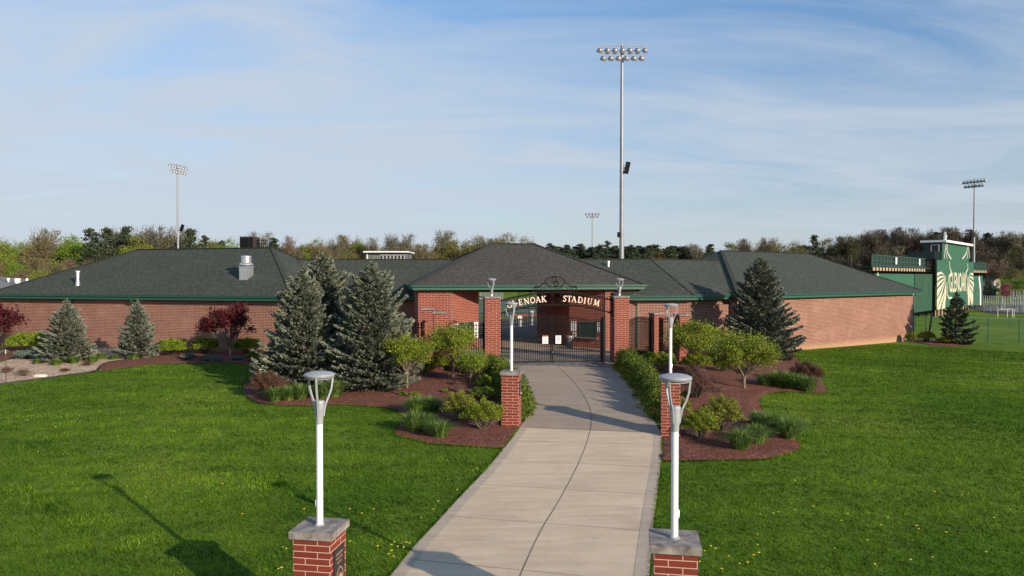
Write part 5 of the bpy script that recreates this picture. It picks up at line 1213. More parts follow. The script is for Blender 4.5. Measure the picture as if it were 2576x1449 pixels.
# ------------------------------------------------------------------ lawn blades (nobody could count them)
rng = np.random.default_rng(5)
def lawn(name, rmin, rmax, rho0, r0, pw, wd0, h0, label):
    rr = np.linspace(rmin, rmax, 200); rho = np.minimum(rho0, rho0 * (r0 / rr) ** pw); pdf = rho * rr; cdf = np.cumsum(pdf); tot = np.trapezoid(pdf, rr) * 1.62 if hasattr(np, 'trapezoid') else np.trapz(pdf, rr) * 1.62
    n = int(tot); r = np.interp(rng.uniform(0, 1, n), cdf / cdf[-1], rr); a = rng.uniform(-.81, .81, n); x = np.sin(a) * r; y = np.cos(a) * r
    keep = np.ones(n, bool)
    for poly in [path_poly] + beds: keep &= ~inside(poly, x, y)
    for poly in ([FL, FR, BR, BL], [FL2, FR2, BR2, BL2]): keep &= ~inside([(p[0], p[1]) for p in poly], x, y)
    keep &= ~inside([(-8, 40), (-1.4, 37), (6.3, 38.3), (11.5, 41), (20, 52), (20, 75), (-22, 75), (-16, 46)], x, y)
    for (cx, cy) in ((-3.06, 11.25), (2.37, 10.3)): keep &= (np.abs(x - cx) > .33) | (np.abs(y - cy) > .33)
    x, y, r = x[keep], y[keep], r[keep]
    ex, ey = [], []                                   # ragged fringe over the slab and bed edges
    for line in (Ls[4:], Rs[4:], *[b_ + b_[:1] for b_ in beds]):
        for p0, p1 in zip(line[:-1], line[1:]):
            ln = math.dist(p0, p1); k = int(ln * (60 if p0[1] > 26 else 130)); u = rng.uniform(0, 1, k); j = rng.normal(size=(k, 2)) * .028
            ex.append(p0[0] + (p1[0] - p0[0]) * u + j[:, 0]); ey.append(p0[1] + (p1[1] - p0[1]) * u + j[:, 1])
    ex, ey = np.concatenate(ex), np.concatenate(ey); k = np.ones(len(ex), bool)
    k &= ~inside([(-9, 38.5), (-1.4, 36.0), (6.3, 37.3), (12, 40), (22, 52), (60, 90), (-60, 90), (-60, 44), (-20, 42)], ex, ey) & (np.hypot(ex, ey) < 60)
    for poly in [path_poly] + beds:                   # nothing on open path or mulch beyond a few centimetres
        c_ = np.array(poly).mean(0); k &= ~(inside(poly, ex, ey) & inside([tuple(c_ + (np.array(q) - c_) * .985) for q in poly], ex, ey))
    for (cx, cy) in ((-3.06, 11.25), (2.37, 10.3), (-.02, 25.2), (5.34, 23.9)): k &= (np.abs(ex - cx) > .42) | (np.abs(ey - cy) > .42)
    x, y, r = np.r_[x, ex[k]], np.r_[y, ey[k]], np.r_[r, np.hypot(ex, ey)[k]]; n = len(x); z = terr(x, y) + np.r_[np.zeros(n - k.sum()), np.full(k.sum(), .02)]
    # longer pale tufts in drifts, mostly on the left
    nf = np.sin(x * .55 + np.sin(y * .4) * 2) * np.cos(y * .9 + x * .3) + .6 * np.sin(x * 1.7 + y * 2.3) + .4 * np.sin(x * 3.1 - y * 1.1)
    tall = (nf > 0.95) & (x < 2)
    h = h0 * rng.uniform(.6, 1.25, n) * (1 + tall * .55); wd = wd0 * (1 + np.maximum(0, r - 14) * .045) * rng.uniform(.7, 1.3, n)
    az = rng.uniform(0, 6.283, n); s = np.c_[np.cos(az) * wd, np.sin(az) * wd, np.zeros(n)]
    ln_ = rng.normal(size=(n, 2)) * .45 + np.array([-.12, .05]); b = np.c_[x, y, z - .01]; e = b + np.c_[ln_ * h[:, None], h]
    V = np.stack([b - s, b + s, e], 1).reshape(-1, 3)
    o = np_mesh(name, V, np.arange(n * 3, dtype=np.int32).reshape(-1, 3), [M['blade'], M['blade_pale']], mi=((tall & (rng.uniform(0, 1, n) < .30)) | (rng.uniform(0, 1, n) < .004)).astype(np.int32))
    return tag(o, label, 'grass', kind='stuff')
def blade_mat(name, stops):
    m, nt, b, o = newmat(name); g = nt.nodes.new('ShaderNodeNewGeometry')
    c = ramp(nt, g.outputs['Random Per Island'], stops)
    n1 = noise(nt, 0.13, 5, g.outputs['Position'], 0.65); n2 = noise(nt, 1.3, 4, g.outputs['Position'])
    c = mixc(nt, 0.9, c, ramp(nt, n1.outputs[0], [(0.38, (0.52, 0.62, 0.6)), (0.5, (0.95, 1, 1)), (0.62, (1.5, 1.36, 1.15))]), 'MULTIPLY')
    c = mixc(nt, 0.8, c, ramp(nt, n2.outputs[0], [(0.36, (0.52, 0.62, 0.62)), (0.64, (1.5, 1.35, 1.2))]), 'MULTIPLY')
    mpp = nt.nodes.new('ShaderNodeMapping'); nt.links.new(g.outputs['Position'], mpp.inputs[0]); mpp.inputs['Rotation'].default_value = (0, 0, R(-38)); mpp.inputs['Scale'].default_value = (0.12, 1.3, 1)
    n5 = noise(nt, 0.8, 5, mpp.outputs[0], 0.6)
    c = mixc(nt, 0.8, c, ramp(nt, n5.outputs[0], [(0.40, (0.55, 0.63, 0.60)), (0.60, (1.42, 1.36, 1.2))]), 'MULTIPLY')
    nt.links.new(c, b.inputs['Base Color']); b.inputs['Roughness'].default_value = 0.8; b.inputs['Specular IOR Level'].default_value = 0.05
    t = nt.nodes.new('ShaderNodeBsdfTranslucent'); nt.links.new(c, t.inputs[0]); mx = nt.nodes.new('ShaderNodeMixShader'); mx.inputs[0].default_value = .3
    nt.links.new(b.outputs[0], mx.inputs[1]); nt.links.new(t.outputs[0], mx.inputs[2]); nt.links.new(mx.outputs[0], o.inputs[0]); return m
M['blade'] = blade_mat('lawn blades', [(0, (0.030, 0.076, 0.004)), (0.5, (0.066, 0.140, 0.006)), (1, (0.125, 0.225, 0.013))])
M['blade_pale'] = blade_mat('pale lawn blades', [(0, (0.07, 0.15, 0.015)), (0.5, (0.11, 0.205, 0.03)), (1, (0.17, 0.27, 0.06))])
lawn('lawn_grass', 9.5, 66, 620, 14, 1.35, .011, .062, 'short green lawn grass with paler drifts of longer blades')

# dandelions
dpts = [(712,1385),(720,1390),(708,1440),(700,1440),(985,1380),(992,1375),(1000,1383),(985,1395),(1010,1378),(1022,1372),(1030,1376),(1015,1388),(978,1402),(990,1410),(950,1385),(1060,1310),(1090,1290),(1102,1270),(1190,1190),(1150,1240),(880,1290),(880,1370),(860,1390),(835,1345),(1200,1185),(1772,1396),(1788,1385),(1800,1388),(1833,1410),(1895,1408),(1905,1352),(1905,1380),(1908,1402),(1912,1300),(1945,1300),(1958,1298),(2000,1290),(2045,1282),(2115,1320),(2132,1300),(2215,1330),(2233,1312),(2305,1330),(2310,1340),(2380,1350),(2100,1388),(2182,1368),(2290,1420),(2345,1410),(2200,1430),(1860,1430),(1815,1440),(1880,1425),(1760,1425),(95,1142),(70,1062),(250,1040),(350,935),(360,950),(430,940),(480,930),(590,925),(140,1080),(200,1050),(560,1030),(300,1060),(700,1050),(2350,1245),(2420,1255),(2500,1310),(2540,1290),(2480,1400),(2000,1215),(2100,1110),(1985,1090),(320,1230),(560,1225),(765,1290),(795,1330),(910,1300),(940,1290),(610,1300),(420,1010),(470,1000)]
V = []; F = []
mb = MB(); mb.tube([(0, 0, 0), (0.004, 0, .07)], .003, 4); st_ = mb
dm = None
for i, p in enumerate(dpts):
    g = G(*p)
    if dm is None:
        t = thing('dandelion', g, 'small yellow dandelion flower in the lawn', 'flower', 'dandelions scattered over the lawn'); t['label'] = 'small yellow dandelion flower in the lawn'
        a = MB(); a.tube([(0, 0, -.01), (.003, 0, .075)], .004, 4); s = a.build('stem', M['clump_grass']); s.parent = t
        a = MB(); a.lathe((0, 0, .075), [(.006, -.003), (.019, .004), (.022, .008), (.013, .014), (.003, .015)], 10); s = a.build('flower_head', mat('dandelion yellow', (0.65, 0.50, 0.03), .7, .1)); s.parent = t
        dm = t
    else:
        c = copy_tree(dm); c.location = g; k = 1.0 + (i * 7 % 5) * .12; c.scale = (k, k, 1 + (i % 3) * .15)
# ------------------------------------------------------------------ things on the roofs
def roof_pt(px, py, FLx, FRx, RRx, ze, zr):
    a = Vector((*FLx, ze)); n = (Vector((*FRx, ze)) - a).cross(Vector((*RRx, zr)) - a)
    d = ray(px, py); o = Vector((0, 0, CAMZ)); t = (a - o).dot(n) / d.dot(n); return o + d * t
p = roof_pt(615, 701, FL, FR, RR, ZG, ZRW)
fan = thing('exhaust_fan', p, 'shiny metal exhaust fan on the left wing roof', 'vent')
UL3 = Vector((uL.x, uL.y, 0)); NL3 = Vector((nL.x, nL.y, 0)); fr = (UL3, NL3, UP)
k = p.y / FX
MB().box(p + UP * 0.30 + NL3 * 0.2, (0.62, 0.66, 1.0), frame=fr).build('curb', M['alu'], fan, bevel=0.01)
MB().box(p + UP * 0.82 + NL3 * 0.2, (0.70, 0.74, 0.05), frame=fr).build('flange', M['galv'], fan)
c = p + NL3 * 0.2
MB().lathe(c, [(0.20, .84), (0.43, .88), (0.45, .93), (0.42, 1.02), (0.33, 1.08)], 28).build('skirt', M['alu'], fan, True)
MB().lathe(c, [(0.325, 1.06), (0.325, 1.42), (0.34, 1.43), (0.34, 1.47), (0.31, 1.52), (0.15, 1.55), (0.01, 1.56)], 28).build('drum', M['alu'], fan, True)
def vent_pipe(px, py, top, r, label, pl, flash=True, m='white_paint'):
    q = roof_pt(px, py, *pl); h = (py - top) / FX * q.y
    t = thing('vent_pipe', q, label, 'vent', 'white vent pipes on the shingle roofs')
    MB().lathe(q, [(r, -.15), (r, h - .1), (r * 1.5, h - .1), (r * 1.5, h)], 14).build('pipe', M[m], t, True)
    if flash: MB().lathe(q, [(r * 2.0, -.1), (r * 1.6, .18), (r * 1.15, h * .45), (r * 1.3, h * .47), (r * 1.02, h * .49)], 14).build('flashing', M['alu'], t, True)
PLL = (FL, FR, RR, ZG, ZRW)
vent_pipe(196, 716, 681, .085, 'tall white vent pipe low on the left wing roof', PLL)
PLR = (A0e, tuple(Je), tuple(Jr), ZG, ZRL)
vent_pipe(1530.5, 670, 656, .075, 'short white vent pipe on the link roof right of the pavilion', PLR, False)
PLW = (FL2, FR2, RR2, ZG, ZRW)
# rooftop unit with rail behind the left ridge
Yh = 57.5
a = at(612.5, 622, Yh); b_ = at(645, 622, Yh); zt5 = zat(595.5, Yh)
hv = thing('rooftop_unit', ((a.x + b_.x) / 2, Yh, 6.3), 'dark brown rooftop air unit behind the left wing ridge', 'air unit')
wx = b_.x - a.x; cxh = (a.x + b_.x) / 2
MB().box((cxh, Yh, (zt5 + 5.4) / 2), (wx, 1.3, zt5 - 5.4), R(-8)).build('casing', M['hvac'], hv, bevel=.02)
q = MB()
for i in range(3): q.box((cxh - wx * .33 + wx * .33 * i, Yh - .70, zt5 - .5), (wx * .28, .03, .8), R(-8))
q.build('panel', M['black_iron'], hv)
q = MB()
for i in range(7):
    x_ = b_.x + .1 + i * .16; q.box((x_, Yh, zat(606, Yh) - .9), (.04, .05, 1.9))
q.box((b_.x + .6, Yh + .03, zat(603.5, Yh)), (1.3, .05, .05)); q.box((b_.x + .6, Yh + .03, zat(613, Yh)), (1.3, .05, .05)); q.box((a.x - .3, Yh + .03, zat(615, Yh)), (.6, .05, .05)); q.box((a.x - .5, Yh, zat(618, Yh) - .5), (.04, .05, 1.2))
q.build('rail', M['black_iron'], hv)
# wall camera on the pavilion
cp = hit(1588, (W0.x, W0.y), (uC.x, uC.y)); cz = zat(741, cp[1])
t = thing('wall_camera', (cp[0], cp[1], cz), 'small white security camera under the pavilion eave on the right', 'camera')
MB().bar((cp[0], cp[1], cz), (cp[0] + .05, cp[1] - .28, cz - .02), .04).build('bracket', M['galv'], t)
MB().tube([(cp[0] + .02, cp[1] - .26, cz), (cp[0] + .16, cp[1] - .42, cz - .04)], [.07, .08], 12).build('housing', M['white_paint'], t, True)

# neighbouring roof at the left edge
nb = thing('grey_roofed_building', (-58, 75, tz(-58, 75)), 'grey roofed building cut by the left edge behind the wing', 'building')
M['grey_roof'] = mat('light grey roofing', (0.17, 0.185, 0.19), .85, .15, 2, .2)
mb = MB(); nFL, nFR = (-76.0, 66.0), (-46.5, 68.5); nn_ = Vector((-.085, .996))
nRL, nRR = v2(nFL) + Vector((7, 7)), v2(nFR) + Vector((-8.2, 6.4))
nBL, nBR = hip_faces(mb, nFL, nFR, tuple(nRL), tuple(nRR), 7.0, CAMZ - 1.35, CAMZ + 0.02, nn_); mb.build('roof', [M['grey_roof'], M['white_paint']], nb)
a, b_, c_, d_ = inset(nFL, nFR, nBL, nBR, .5); wall_run(MB(), [a, b_, c_, d_, a], CAMZ - 1.5).build('wall', M['brick_wing'], nb)
for (px, y0, y1, r_, lab) in ((21, 705, 699, .12, 'small white vent at the far left on the grey roof'), (44, 711, 700, .26, 'squat white fan housing on the grey roof'), (68, 712, 700, .10, 'white vent stack right of the squat fan')):
    q = at(px, y0, 72); zt6 = zat(y1, 72); t = thing('roof_vent', q, lab, 'vent', 'white vents on the grey roof')
    MB().lathe((q.x, q.y, 0), [(r_ * .6, q.z - .8), (r_ * .6, q.z), (r_, q.z), (r_, zt6 - .1), (r_ * 1.2, zt6 - .1), (r_ * 1.2, zt6)], 16).build('cap', M['white_paint'], t, True)

# ------------------------------------------------------------------ floodlight masts
def xform(mb, Mx): mb.v = [tuple(Mx @ Vector(v)) for v in mb.v]; return mb
from mathutils import Matrix
def bell(parent, pos, yaw, tilt, s):
    mb = MB().lathe((0, 0, 0), [(.10, .30), (.16, .28), (.24, .18), (.31, .02), (.33, -.10), (.30, -.105), (.05, -.06)], 16)
    Mx = Matrix.Translation(pos) @ Matrix.Rotation(yaw, 4, 'Z') @ Matrix.Rotation(tilt, 4, 'X') @ Matrix.Scale(s, 4)
    xform(mb, Mx); return mb.build('floodlight', M['fixture'], parent, True)
def mast(px, Y, top, rows, rz, label, r0=.27, r1=.135, boxes=(), yaw=None, s=1.0):
    x = (px - CX) / FX * Y; z0 = tz(x, Y); zt7 = zat(top, Y)
    t = thing('floodlight_mast', (x, Y, z0), label, 'light mast', 'stadium floodlight masts')
    n = 6; q = MB(); q.tube([(x, Y, z0 - .3 + (zt7 - z0 + .3) * i / n) for i in range(n + 1)], [r0 + (r1 - r0) * i / n for i in range(n + 1)], 16); q.build('pole', M['mast'], t, True)
    q = MB()
    for i in range(1, n): q.lathe((x, Y, z0 + (zt7 - z0) * i / n), [(r0 + (r1 - r0) * i / n + .015, -.06), (r0 + (r1 - r0) * i / n + .015, .06)], 16)
    q.build('joint_band', M['mast'], t, True)
    ux = Vector((math.cos(rz), math.sin(rz), 0)); ny_ = Vector((-math.sin(rz), math.cos(rz), 0)); yw = rz if yaw is None else yaw
    for (zz, k, sp_) in rows:
        half = sp_ * (k - 1) / 2; c = Vector((x, Y, zz))
        MB().bar(c - ux * (half + .1) - ny_ * .22, c + ux * (half + .1) - ny_ * .22, .07, .07).build('cross_arm', M['mast'], t)
        for i in range(k):
            p_ = c + ux * (-half + i * sp_) - ny_ * .22
            q = MB(); q.bar(p_, p_ - UP * .22, .05, .05); q.box(p_ - UP * .24, (.16, .2, .14), rz); q.build('ballast_bracket', M['galv'], t)
            bell(t, p_ - UP * .50 + ny_ * .05, yw + .35, R(42), s)
    for (bx, bz, sx, sz, til) in boxes:
        q = MB(); q.box((x + bx, Y - .1, bz), (sx, .5, sz), frame=(Vector((math.cos(til), 0, math.sin(til))), Vector((0, 1, 0)), Vector((-math.sin(til), 0, math.cos(til)))))
        q.build('loudspeaker', M['black_iron'], t); MB().bar((x, Y, bz), (x + bx, Y, bz), .1).build('speaker_arm', M['black_iron'], t)
    return t
mast(1563.5, 72, 112, [(zat(116.5, 72), 7, .757), (zat(136.5, 72), 6, .77)], 0.0, 'tallest floodlight mast behind the pavilion with two full rows of lamps', .28, .14, [(.52, zat(422, 72), .42, 1.15, R(-12)), (-.3, zat(590, 72), .25, .5, 0)], s=1.02)
mast(448.5, 150, 412, [(zat(415, 150), 7, .76), (zat(428, 150), 6, .76)], R(74), 'floodlight mast rising behind the left wing roof', .27, .14, [(.9, zat(573, 150), .5, 1.5, R(-18))], s=1.1)
mast(2449, 165, 449, [(zat(452, 165), 7, .76), (zat(463, 165), 6, .76)], R(-60), 'floodlight mast at the right behind the grandstand', .30, .15, [(-.4, zat(590, 165), .8, 1.1, 0)], s=1.1)
mast(1490, 250, 533, [(zat(535, 250), 5, 1.1), (zat(541.5, 250), 4, 1.15)], 0.0, 'most distant floodlight mast, left of the tallest one', .3, .16, s=1.25)

# ------------------------------------------------------------------ grandstand with banners at the right
SP = Vector((62.0, 105.0)); SD = Vector((.677, .7360)).normalized(); SNn = Vector((SD.y, -SD.x))   # SNn points to the camera side
SA = math.atan2(SD.y, SD.x)
def st(px): h_ = hit(px, SP, SD); return (v2(h_) - SP).dot(SD)
def sp3(t_, off, z): q = SP + SD * t_ + SNn * off; return Vector((q.x, q.y, z))
gs = thing('grandstand', (*SP, tz(*SP)), 'green steel grandstand seen from behind with hanging banners and a press box', 'grandstand')
M['dark_green'] = mat('dark green steel', (0.012, 0.035, 0.026), .5, .2)
M['banner_green'] = mat('green banner cloth', (0.022, 0.105, 0.060), .7, .1, .6)
M['curtain'] = mat('dark green curtain', (0.008, 0.062, 0.032), .75, .25, .8, .3)
M['cream'] = mat('cream banner print', (0.56, 0.55, 0.42), .7, .05)
M['pale_green'] = mat('pale green banner print', (0.36, 0.46, 0.32), .7, .05)
M['wood_end'] = mat('tan wood joist ends', (0.42, 0.30, 0.20), .8, .3)  # the wood's own tan colour, also used on the banner footings
F3 = (Vector((SD.x, SD.y, 0)), Vector((-SNn.x, -SNn.y, 0)), UP)
def sbox(mb, t0, t1, off, th_, z0, z1, mi=0):
    c = sp3((t0 + t1) / 2, off, (z0 + z1) / 2); mb.box(c, (t1 - t0, th_, z1 - z0), frame=F3, mi=mi); return mb
tL, tR = st(2192), st(2481); tB0, tB1 = 0.0, st(2437)
zd = CAMZ + 1.2; zrail = CAMZ + 2.55
sbox(MB(), tL, tR, -1.5, 3.0, zd - .12, zd).build('deck', M['dark_green'], gs)
q = MB(); 
for i in range(8): sbox(q, tL + 1, tR - 1, -3.4 - i * .8, .8, zd - .3 - i * .42, zd - .2 - i * .42)
q.build('seating', M['dark_green'], gs)
q = MB(); n = int((tR - tL) / 1.5)
for i in range(n + 1):
    tt = tL + (tR - tL) * i / n
    if not st(2327) < tt < tB1: sbox(q, tt - .05, tt + .05, .04, .06, zd, zrail)
for zz in (zrail, zd + .65, zd + .1):
    for ra, rb_ in ((tL, st(2327)), (tB1 + .1, tR)): sbox(q, ra, rb_, .05, .05, zz - .04, zz + .04)
mid_ = (SP + SD * (tB1 / 2)).x; qa, qb = MB(), MB()
for i_ in range(0, len(q.f)): (qa if q.v[q.f[i_][0]][0] < mid_ else qb).face([q.v[k_] for k_ in q.f[i_]])
qa.build('railing', M['green_gutter'], gs); qb.build('railing', M['green_gutter'], gs)
for zz in (st(2252), st(2311)): sbox(MB(), zz - .35, zz + .35, .1, .04, zd + .35, zrail - .1).build('number_plate', M['white_sign'], gs)
for ra, rb_ in ((tL, st(2327)), (tB1 + .1, tR)): sbox(MB(), ra, rb_, -.06, .02, zd + .08, zrail - .05).build('mesh_screen', M['dark_green'], gs)
q = MB(); m_ = int((tR - tL) / 1.3)
for i in range(m_):
    tt = tL + (tR - tL) * (i + .5) / m_
    if not (st(2328) < tt < tB1): sbox(MB(), tt - .38, tt + .38, .06, .1, zd - .50, zd - .12).build('joist_end', M['wood_end'], gs)
q = MB(); sbox(q, tL + .5, tR - .5, -.6, .2, zd - .85, zd - .5); 
for i in range(m_):
    tt = tL + (tR - tL) * (i + .5) / m_; q.bar(sp3(tt, 0, zd - .55), sp3(tt, -4.5, zd - 2.9), .12)
for i in range(16):
    tt = tL + (tR - tL) * (i + .5) / 16; g_ = sp3(tt, -.7, 0); sbox(q, tt - .1, tt + .1, -.7, .2, tz(g_.x, g_.y) - .2, zd - .5)
q.build('frame', M['black_iron'], gs)
zbt, zbb = CAMZ + .33, CAMZ - 4.6
bl = sbox(MB(), st(2196), st(2296), .15, .05, zbb, zbt).build('left_banner', M['banner_green'], gs); bl.name = 'banner'
cu3 = MB(); k = 26; t0_, t1_ = st(2297), st(2342)
for i in range(k):
    a_, b_2 = t0_ + (t1_ - t0_) * i / k, t0_ + (t1_ - t0_) * (i + 1) / k; o0, o1 = .2 + .12 * math.sin(i * 1.9), .2 + .12 * math.sin((i + 1) * 1.9)
    cu3.face([sp3(a_, o0, CAMZ - 4.95), sp3(b_2, o1, CAMZ - 4.95), sp3(b_2, o1, zbt), sp3(a_, o0, zbt)])
cu3.build('curtain', M['curtain'], gs)
br = sbox(MB(), tB1 + .05, st(2469), .15, .05, CAMZ - 5.2, CAMZ + .1).build('banner', M['banner_green'], gs)
zc0, zc1 = CAMZ - 4.95, CAMZ + 2.42
bc = sbox(MB(), tB0, tB1, .65, .06, zc0, zc1).build('banner', M['banner_green'], gs)
sbox(MB(), tB0 - .35, tB0 - .1, .3, .5, tz(*SP) - .1, zc1 + .2).build('post', M['black_iron'], gs)
for i in range(12): tt = tB0 + 1 + i * 2.2; g_ = sp3(tt, .2, 0); sbox(MB(), tt - .25, tt + .25, .2, .3, tz(g_.x, g_.y) - .1, zc0 + .25).build('footing', M['wood_end'], gs)
FB = (Vector((SD.x, SD.y, 0)), Vector((-SNn.x, -SNn.y, 0)), UP); OB = Vector((SP.x, SP.y, 0)) + Vector((SNn.x, SNn.y, 0)) * .70
def BZ(px, py):
    tt = st(px); d_ = (SP + SD * tt + SNn * .7).y; return tt, zat(py, d_)
def poly_on(mb, pts, y):
    mb.face([OB + F3[0] * a_ - F3[1] * y + UP * z_2 for a_, z_2 in pts])
W_ = tB1
for (fx_, fy_, edge, bands, feet) in ((2367, 697, 2343.6, ((686, 695), (698, 707), (711, 723), (728, 748), (753, 777)), ((2344, 2352), (2355.5, 2364))), (2422, 700, 2436.4, ((687, 694), (697, 705), (709, 718), (723, 736), (740, 764)), ((2431, 2436), (2423.5, 2428.5)))):
    f0 = Vector(BZ(fx_, fy_)); fan_ = MB()
    for j, (ya, yb) in enumerate(bands):
        ea, eb = Vector(BZ(edge, ya)), Vector(BZ(edge, yb)); sag = .5 - .22 * j
        m1 = f0.lerp(ea, .55) + Vector((0, sag)); m2 = f0.lerp(eb, .55) + Vector((0, sag))
        poly_on(fan_, [tuple(f0), tuple(m1), tuple(ea), tuple(eb), tuple(m2)], .004 + .002 * j)
    for j, (xa, xb2) in enumerate(feet):
        ea, eb = Vector((BZ(xa, 776)[0], zc0 + .06)), Vector((BZ(xb2, 776)[0], zc0 + .06)); mv = (f0.x - ea.x) * .22
        poly_on(fan_, [(f0.x, f0.y - .5), (f0.lerp(ea, .5).x + mv, f0.lerp(ea, .5).y), tuple(ea), tuple(eb), (f0.lerp(eb, .5).x + mv * .8, f0.lerp(eb, .5).y)], .016 + .002 * j)
    fan_.build('ray_print', M['cream'], bc)
ol = MB()
for pts in ([(2374, 657), (2376, 675), (2380, 684), (2373, 696), (2371, 715), (2370, 741), (2374, 750), (2380, 748), (2388, 757)], [(2421, 662), (2422, 676), (2417, 686), (2420, 700), (2421, 718), (2421, 740)]):
    ribbon(ol, [BZ(*p_) for p_ in pts], .30, FB, OB, .01, -.022)
ol.build('outline_print', M['cream'], bc)
tg0, tg1 = st(2375), st(2419); wl_ = tg1 - tg0
def fit_text(name, s, m, parent, zc3, hcap, tc_, wid, off, offset=.0):
    o_ = text_obj(name, s, hcap / .72, (0, 0, 0), SA, m, None, .01, offset)
    bpy.context.view_layer.update(); dx = o_.dimensions.x / max(o_.scale.x, 1e-6)
    o_.scale = (wid / max(dx, .1), 1, 1); o_.parent = parent
    o_.location = sp3(tc_, off, zc3) - parent_world(parent); return o_
fit_text('lettering', 'GLENOAK', M['cream'], bc, BZ(2400, 712)[1], 3.1, (tg0 + tg1) / 2, wl_, .70, .07)
fit_text('lettering', 'State', M['white_sign'], bl, CAMZ - 2.0, 1.3, st(2277), 7.0, .2, .05)
fit_text('lettering', 'State', M['white_sign'], br, BZ(2447, 714)[1], 1.15, st(2439), 5.4, .2, .04)
q = MB(); t5 = [BZ(2459, 696), BZ(2461, 712), BZ(2463, 730), BZ(2463.5, 768)]
ribbon(q, [(a_, z_2) for a_, z_2 in t5], 1.1, FB, OB - Vector((SNn.x, SNn.y, 0)) * .50, .01, -.03); q.build('stripe_print', M['white_sign'], br)
q = MB(); ribbon(q, [BZ(2205, 690), BZ(2199, 712)], .9, FB, OB - Vector((SNn.x, SNn.y, 0)) * .50, .01, -.03); q.build('stripe_print', M['pale_green'], bl)
# press box
tp0, tp1 = st(2370), st(2437); zp0, zp1 = CAMZ + 2.5, CAMZ + 5.3
pb = sbox(MB(), tp0, tp1, -1.35, 2.7, zp0, zp1).build('press_box', M['banner_green'], gs)
sbox(MB(), tp0 - .35, tp1 + .3, -1.2, 3.6, zp1 + .003, zp1 + .35).build('roof_edge', M['white_paint'], pb)
wsid = MB().box(sp3(tp0 - .02, -1.35, (zp0 + zp1) / 2), (.04, 2.66, zp1 - zp0 - .06), frame=F3); wsid.build('side_wall', M['dark_green'], pb)
dd = MB().box(sp3(tp0 - .06, -1.0, zp0 + 1.35), (.04, 1.0, 2.0), frame=F3).build('door', M['door_dark'], pb)
q = MB()
for oo in (-.48, -1.52): q.box(sp3(tp0 - .07, oo, zp0 + 1.35), (.06, .07, 2.1), frame=F3)
q.box(sp3(tp0 - .07, -1.0, zp0 + 2.42), (.06, 1.1, .07), frame=F3); q.build('door_frame', M['white_paint'], dd)
tq = st(2349)
q = MB(); sbox(q, tq, tp0 - .1, -.05, .08, zd + 1.35, zd + 2.55)
for i in range(14): sbox(q, tq + (tp0 - .2 - tq) * i / 13 - .03, tq + (tp0 - .2 - tq) * i / 13 + .03, .01, .06, zd + 1.3, zd + 2.6)
q.box(sp3(tq, -1.75, zd + 1.95), (.08, 3.4, 1.2), frame=F3); sbox(q, tq, tp0, -1.7, 3.4, zd + 1.25, zd + 1.35)
q.build('balcony', M['dark_green'], gs)
q = MB()
for sg, x0, x1 in ((1, 2380, 2391), (-1, 2431, 2419)):
    o2 = OB - Vector((SNn.x, SNn.y, 0)) * .66
    for j, (xa, ya, xm, ym, xb, yb, wd_) in enumerate(((x0, 612, x0 + sg * 1.5, 634, x1, 651, .22), (x0 - sg * 2, 614, x0 - sg * 5, 632, x0 - sg * 6.5, 650, .18), (x0 - sg * 1.5, 622, x0 - sg * 2.2, 636, x0 + sg * 1, 650, .14))):
        ribbon(q, smoothpoly([BZ(xa, ya), BZ(xm, ym), BZ(xb, yb)], 5, False), wd_, FB, o2, .02, -.03 - .003 * j)
q.build('curved_print', M['white_sign'], pb)
q = MB(); q.bar(sp3(tp0 + .2, .25, zp1 + .3), sp3(tp0 + .5, .25, zp1 + 1.6), .25); q.bar(sp3(tp0 + .5, .25, zp1 + .3), sp3(tp0 + 1.3, .25, zp1 + 1.1), .2); q.build('finial', M['white_sign'], pb)

# silver bleachers, frames and fences at the right
def bleacher(px, Y, wid, rows_, rz, label, group='aluminium bleachers on the asphalt', rise=.28, run=.62, rail=True):
    x = (px - CX) / FX * Y; z0 = tz(x, Y); t = thing('bleacher', (x, Y, z0), label, 'bleacher', group)
    u = Vector((math.cos(rz), math.sin(rz), 0)); v_ = Vector((-math.sin(rz), math.cos(rz), 0)); f = (u, v_, UP); c = Vector((x, Y, z0))
    a = MB(); b2 = MB()
    for i in range(rows_):
        a.box(c + v_ * run * i + UP * (.42 + rise * i), (wid, .26, .04), frame=f); b2.box(c + v_ * (run * i + .32) + UP * (.2 + rise * i), (wid, .26, .035), frame=f)
    a.build('seat_plank', M['alu'], t); b2.build('foot_plank', M['galv'], t)
    a = MB()
    for s_2 in (-.48, -.16, .16, .48):
        o_ = c + u * wid * s_2
        a.bar(o_ + UP * .05 - v_ * .2, o_ + v_ * run * rows_ + UP * .05, .05); a.bar(o_ + UP * .35 - v_ * .2, o_ + v_ * run * (rows_ - .3) + UP * (rise * rows_ + .1), .05)
        a.bar(o_ + v_ * run * (rows_ - .3) + UP * .05, o_ + v_ * run * (rows_ - .3) + UP * (rise * rows_ + .1), .05)
    a.build('frame', M['galv'], t)
    if rail:
        a = MB(); zt8 = rise * rows_ + 1.2
        for s_2 in (-.5, .5):
            o_ = c + u * wid * s_2
            a.bar(o_ + UP * 1.2, o_ + v_ * run * rows_ + UP * zt8, .05)
            for k_ in range(7): 
                e_ = o_ + v_ * run * rows_ * k_ / 6; a.bar(e_ + UP * .25, e_ + UP * (1.2 + (zt8 - 1.2) * k_ / 6), .035)
        for k_ in range(11):
            e_ = c + v_ * run * rows_ + u * wid * (-.5 + k_ / 10); a.bar(e_ + UP * .2, e_ + UP * zt8, .035)
        for zz in (zt8, zt8 - .5): a.bar(c + v_ * run * rows_ - u * wid * .5 + UP * zz, c + v_ * run * rows_ + u * wid * .5 + UP * zz, .05)
        a.build('guard_rail', M['galv'], t)
bleacher(2503, 118, 3.0, 5, R(-32), 'silver bleacher nearest the right grandstand banner')
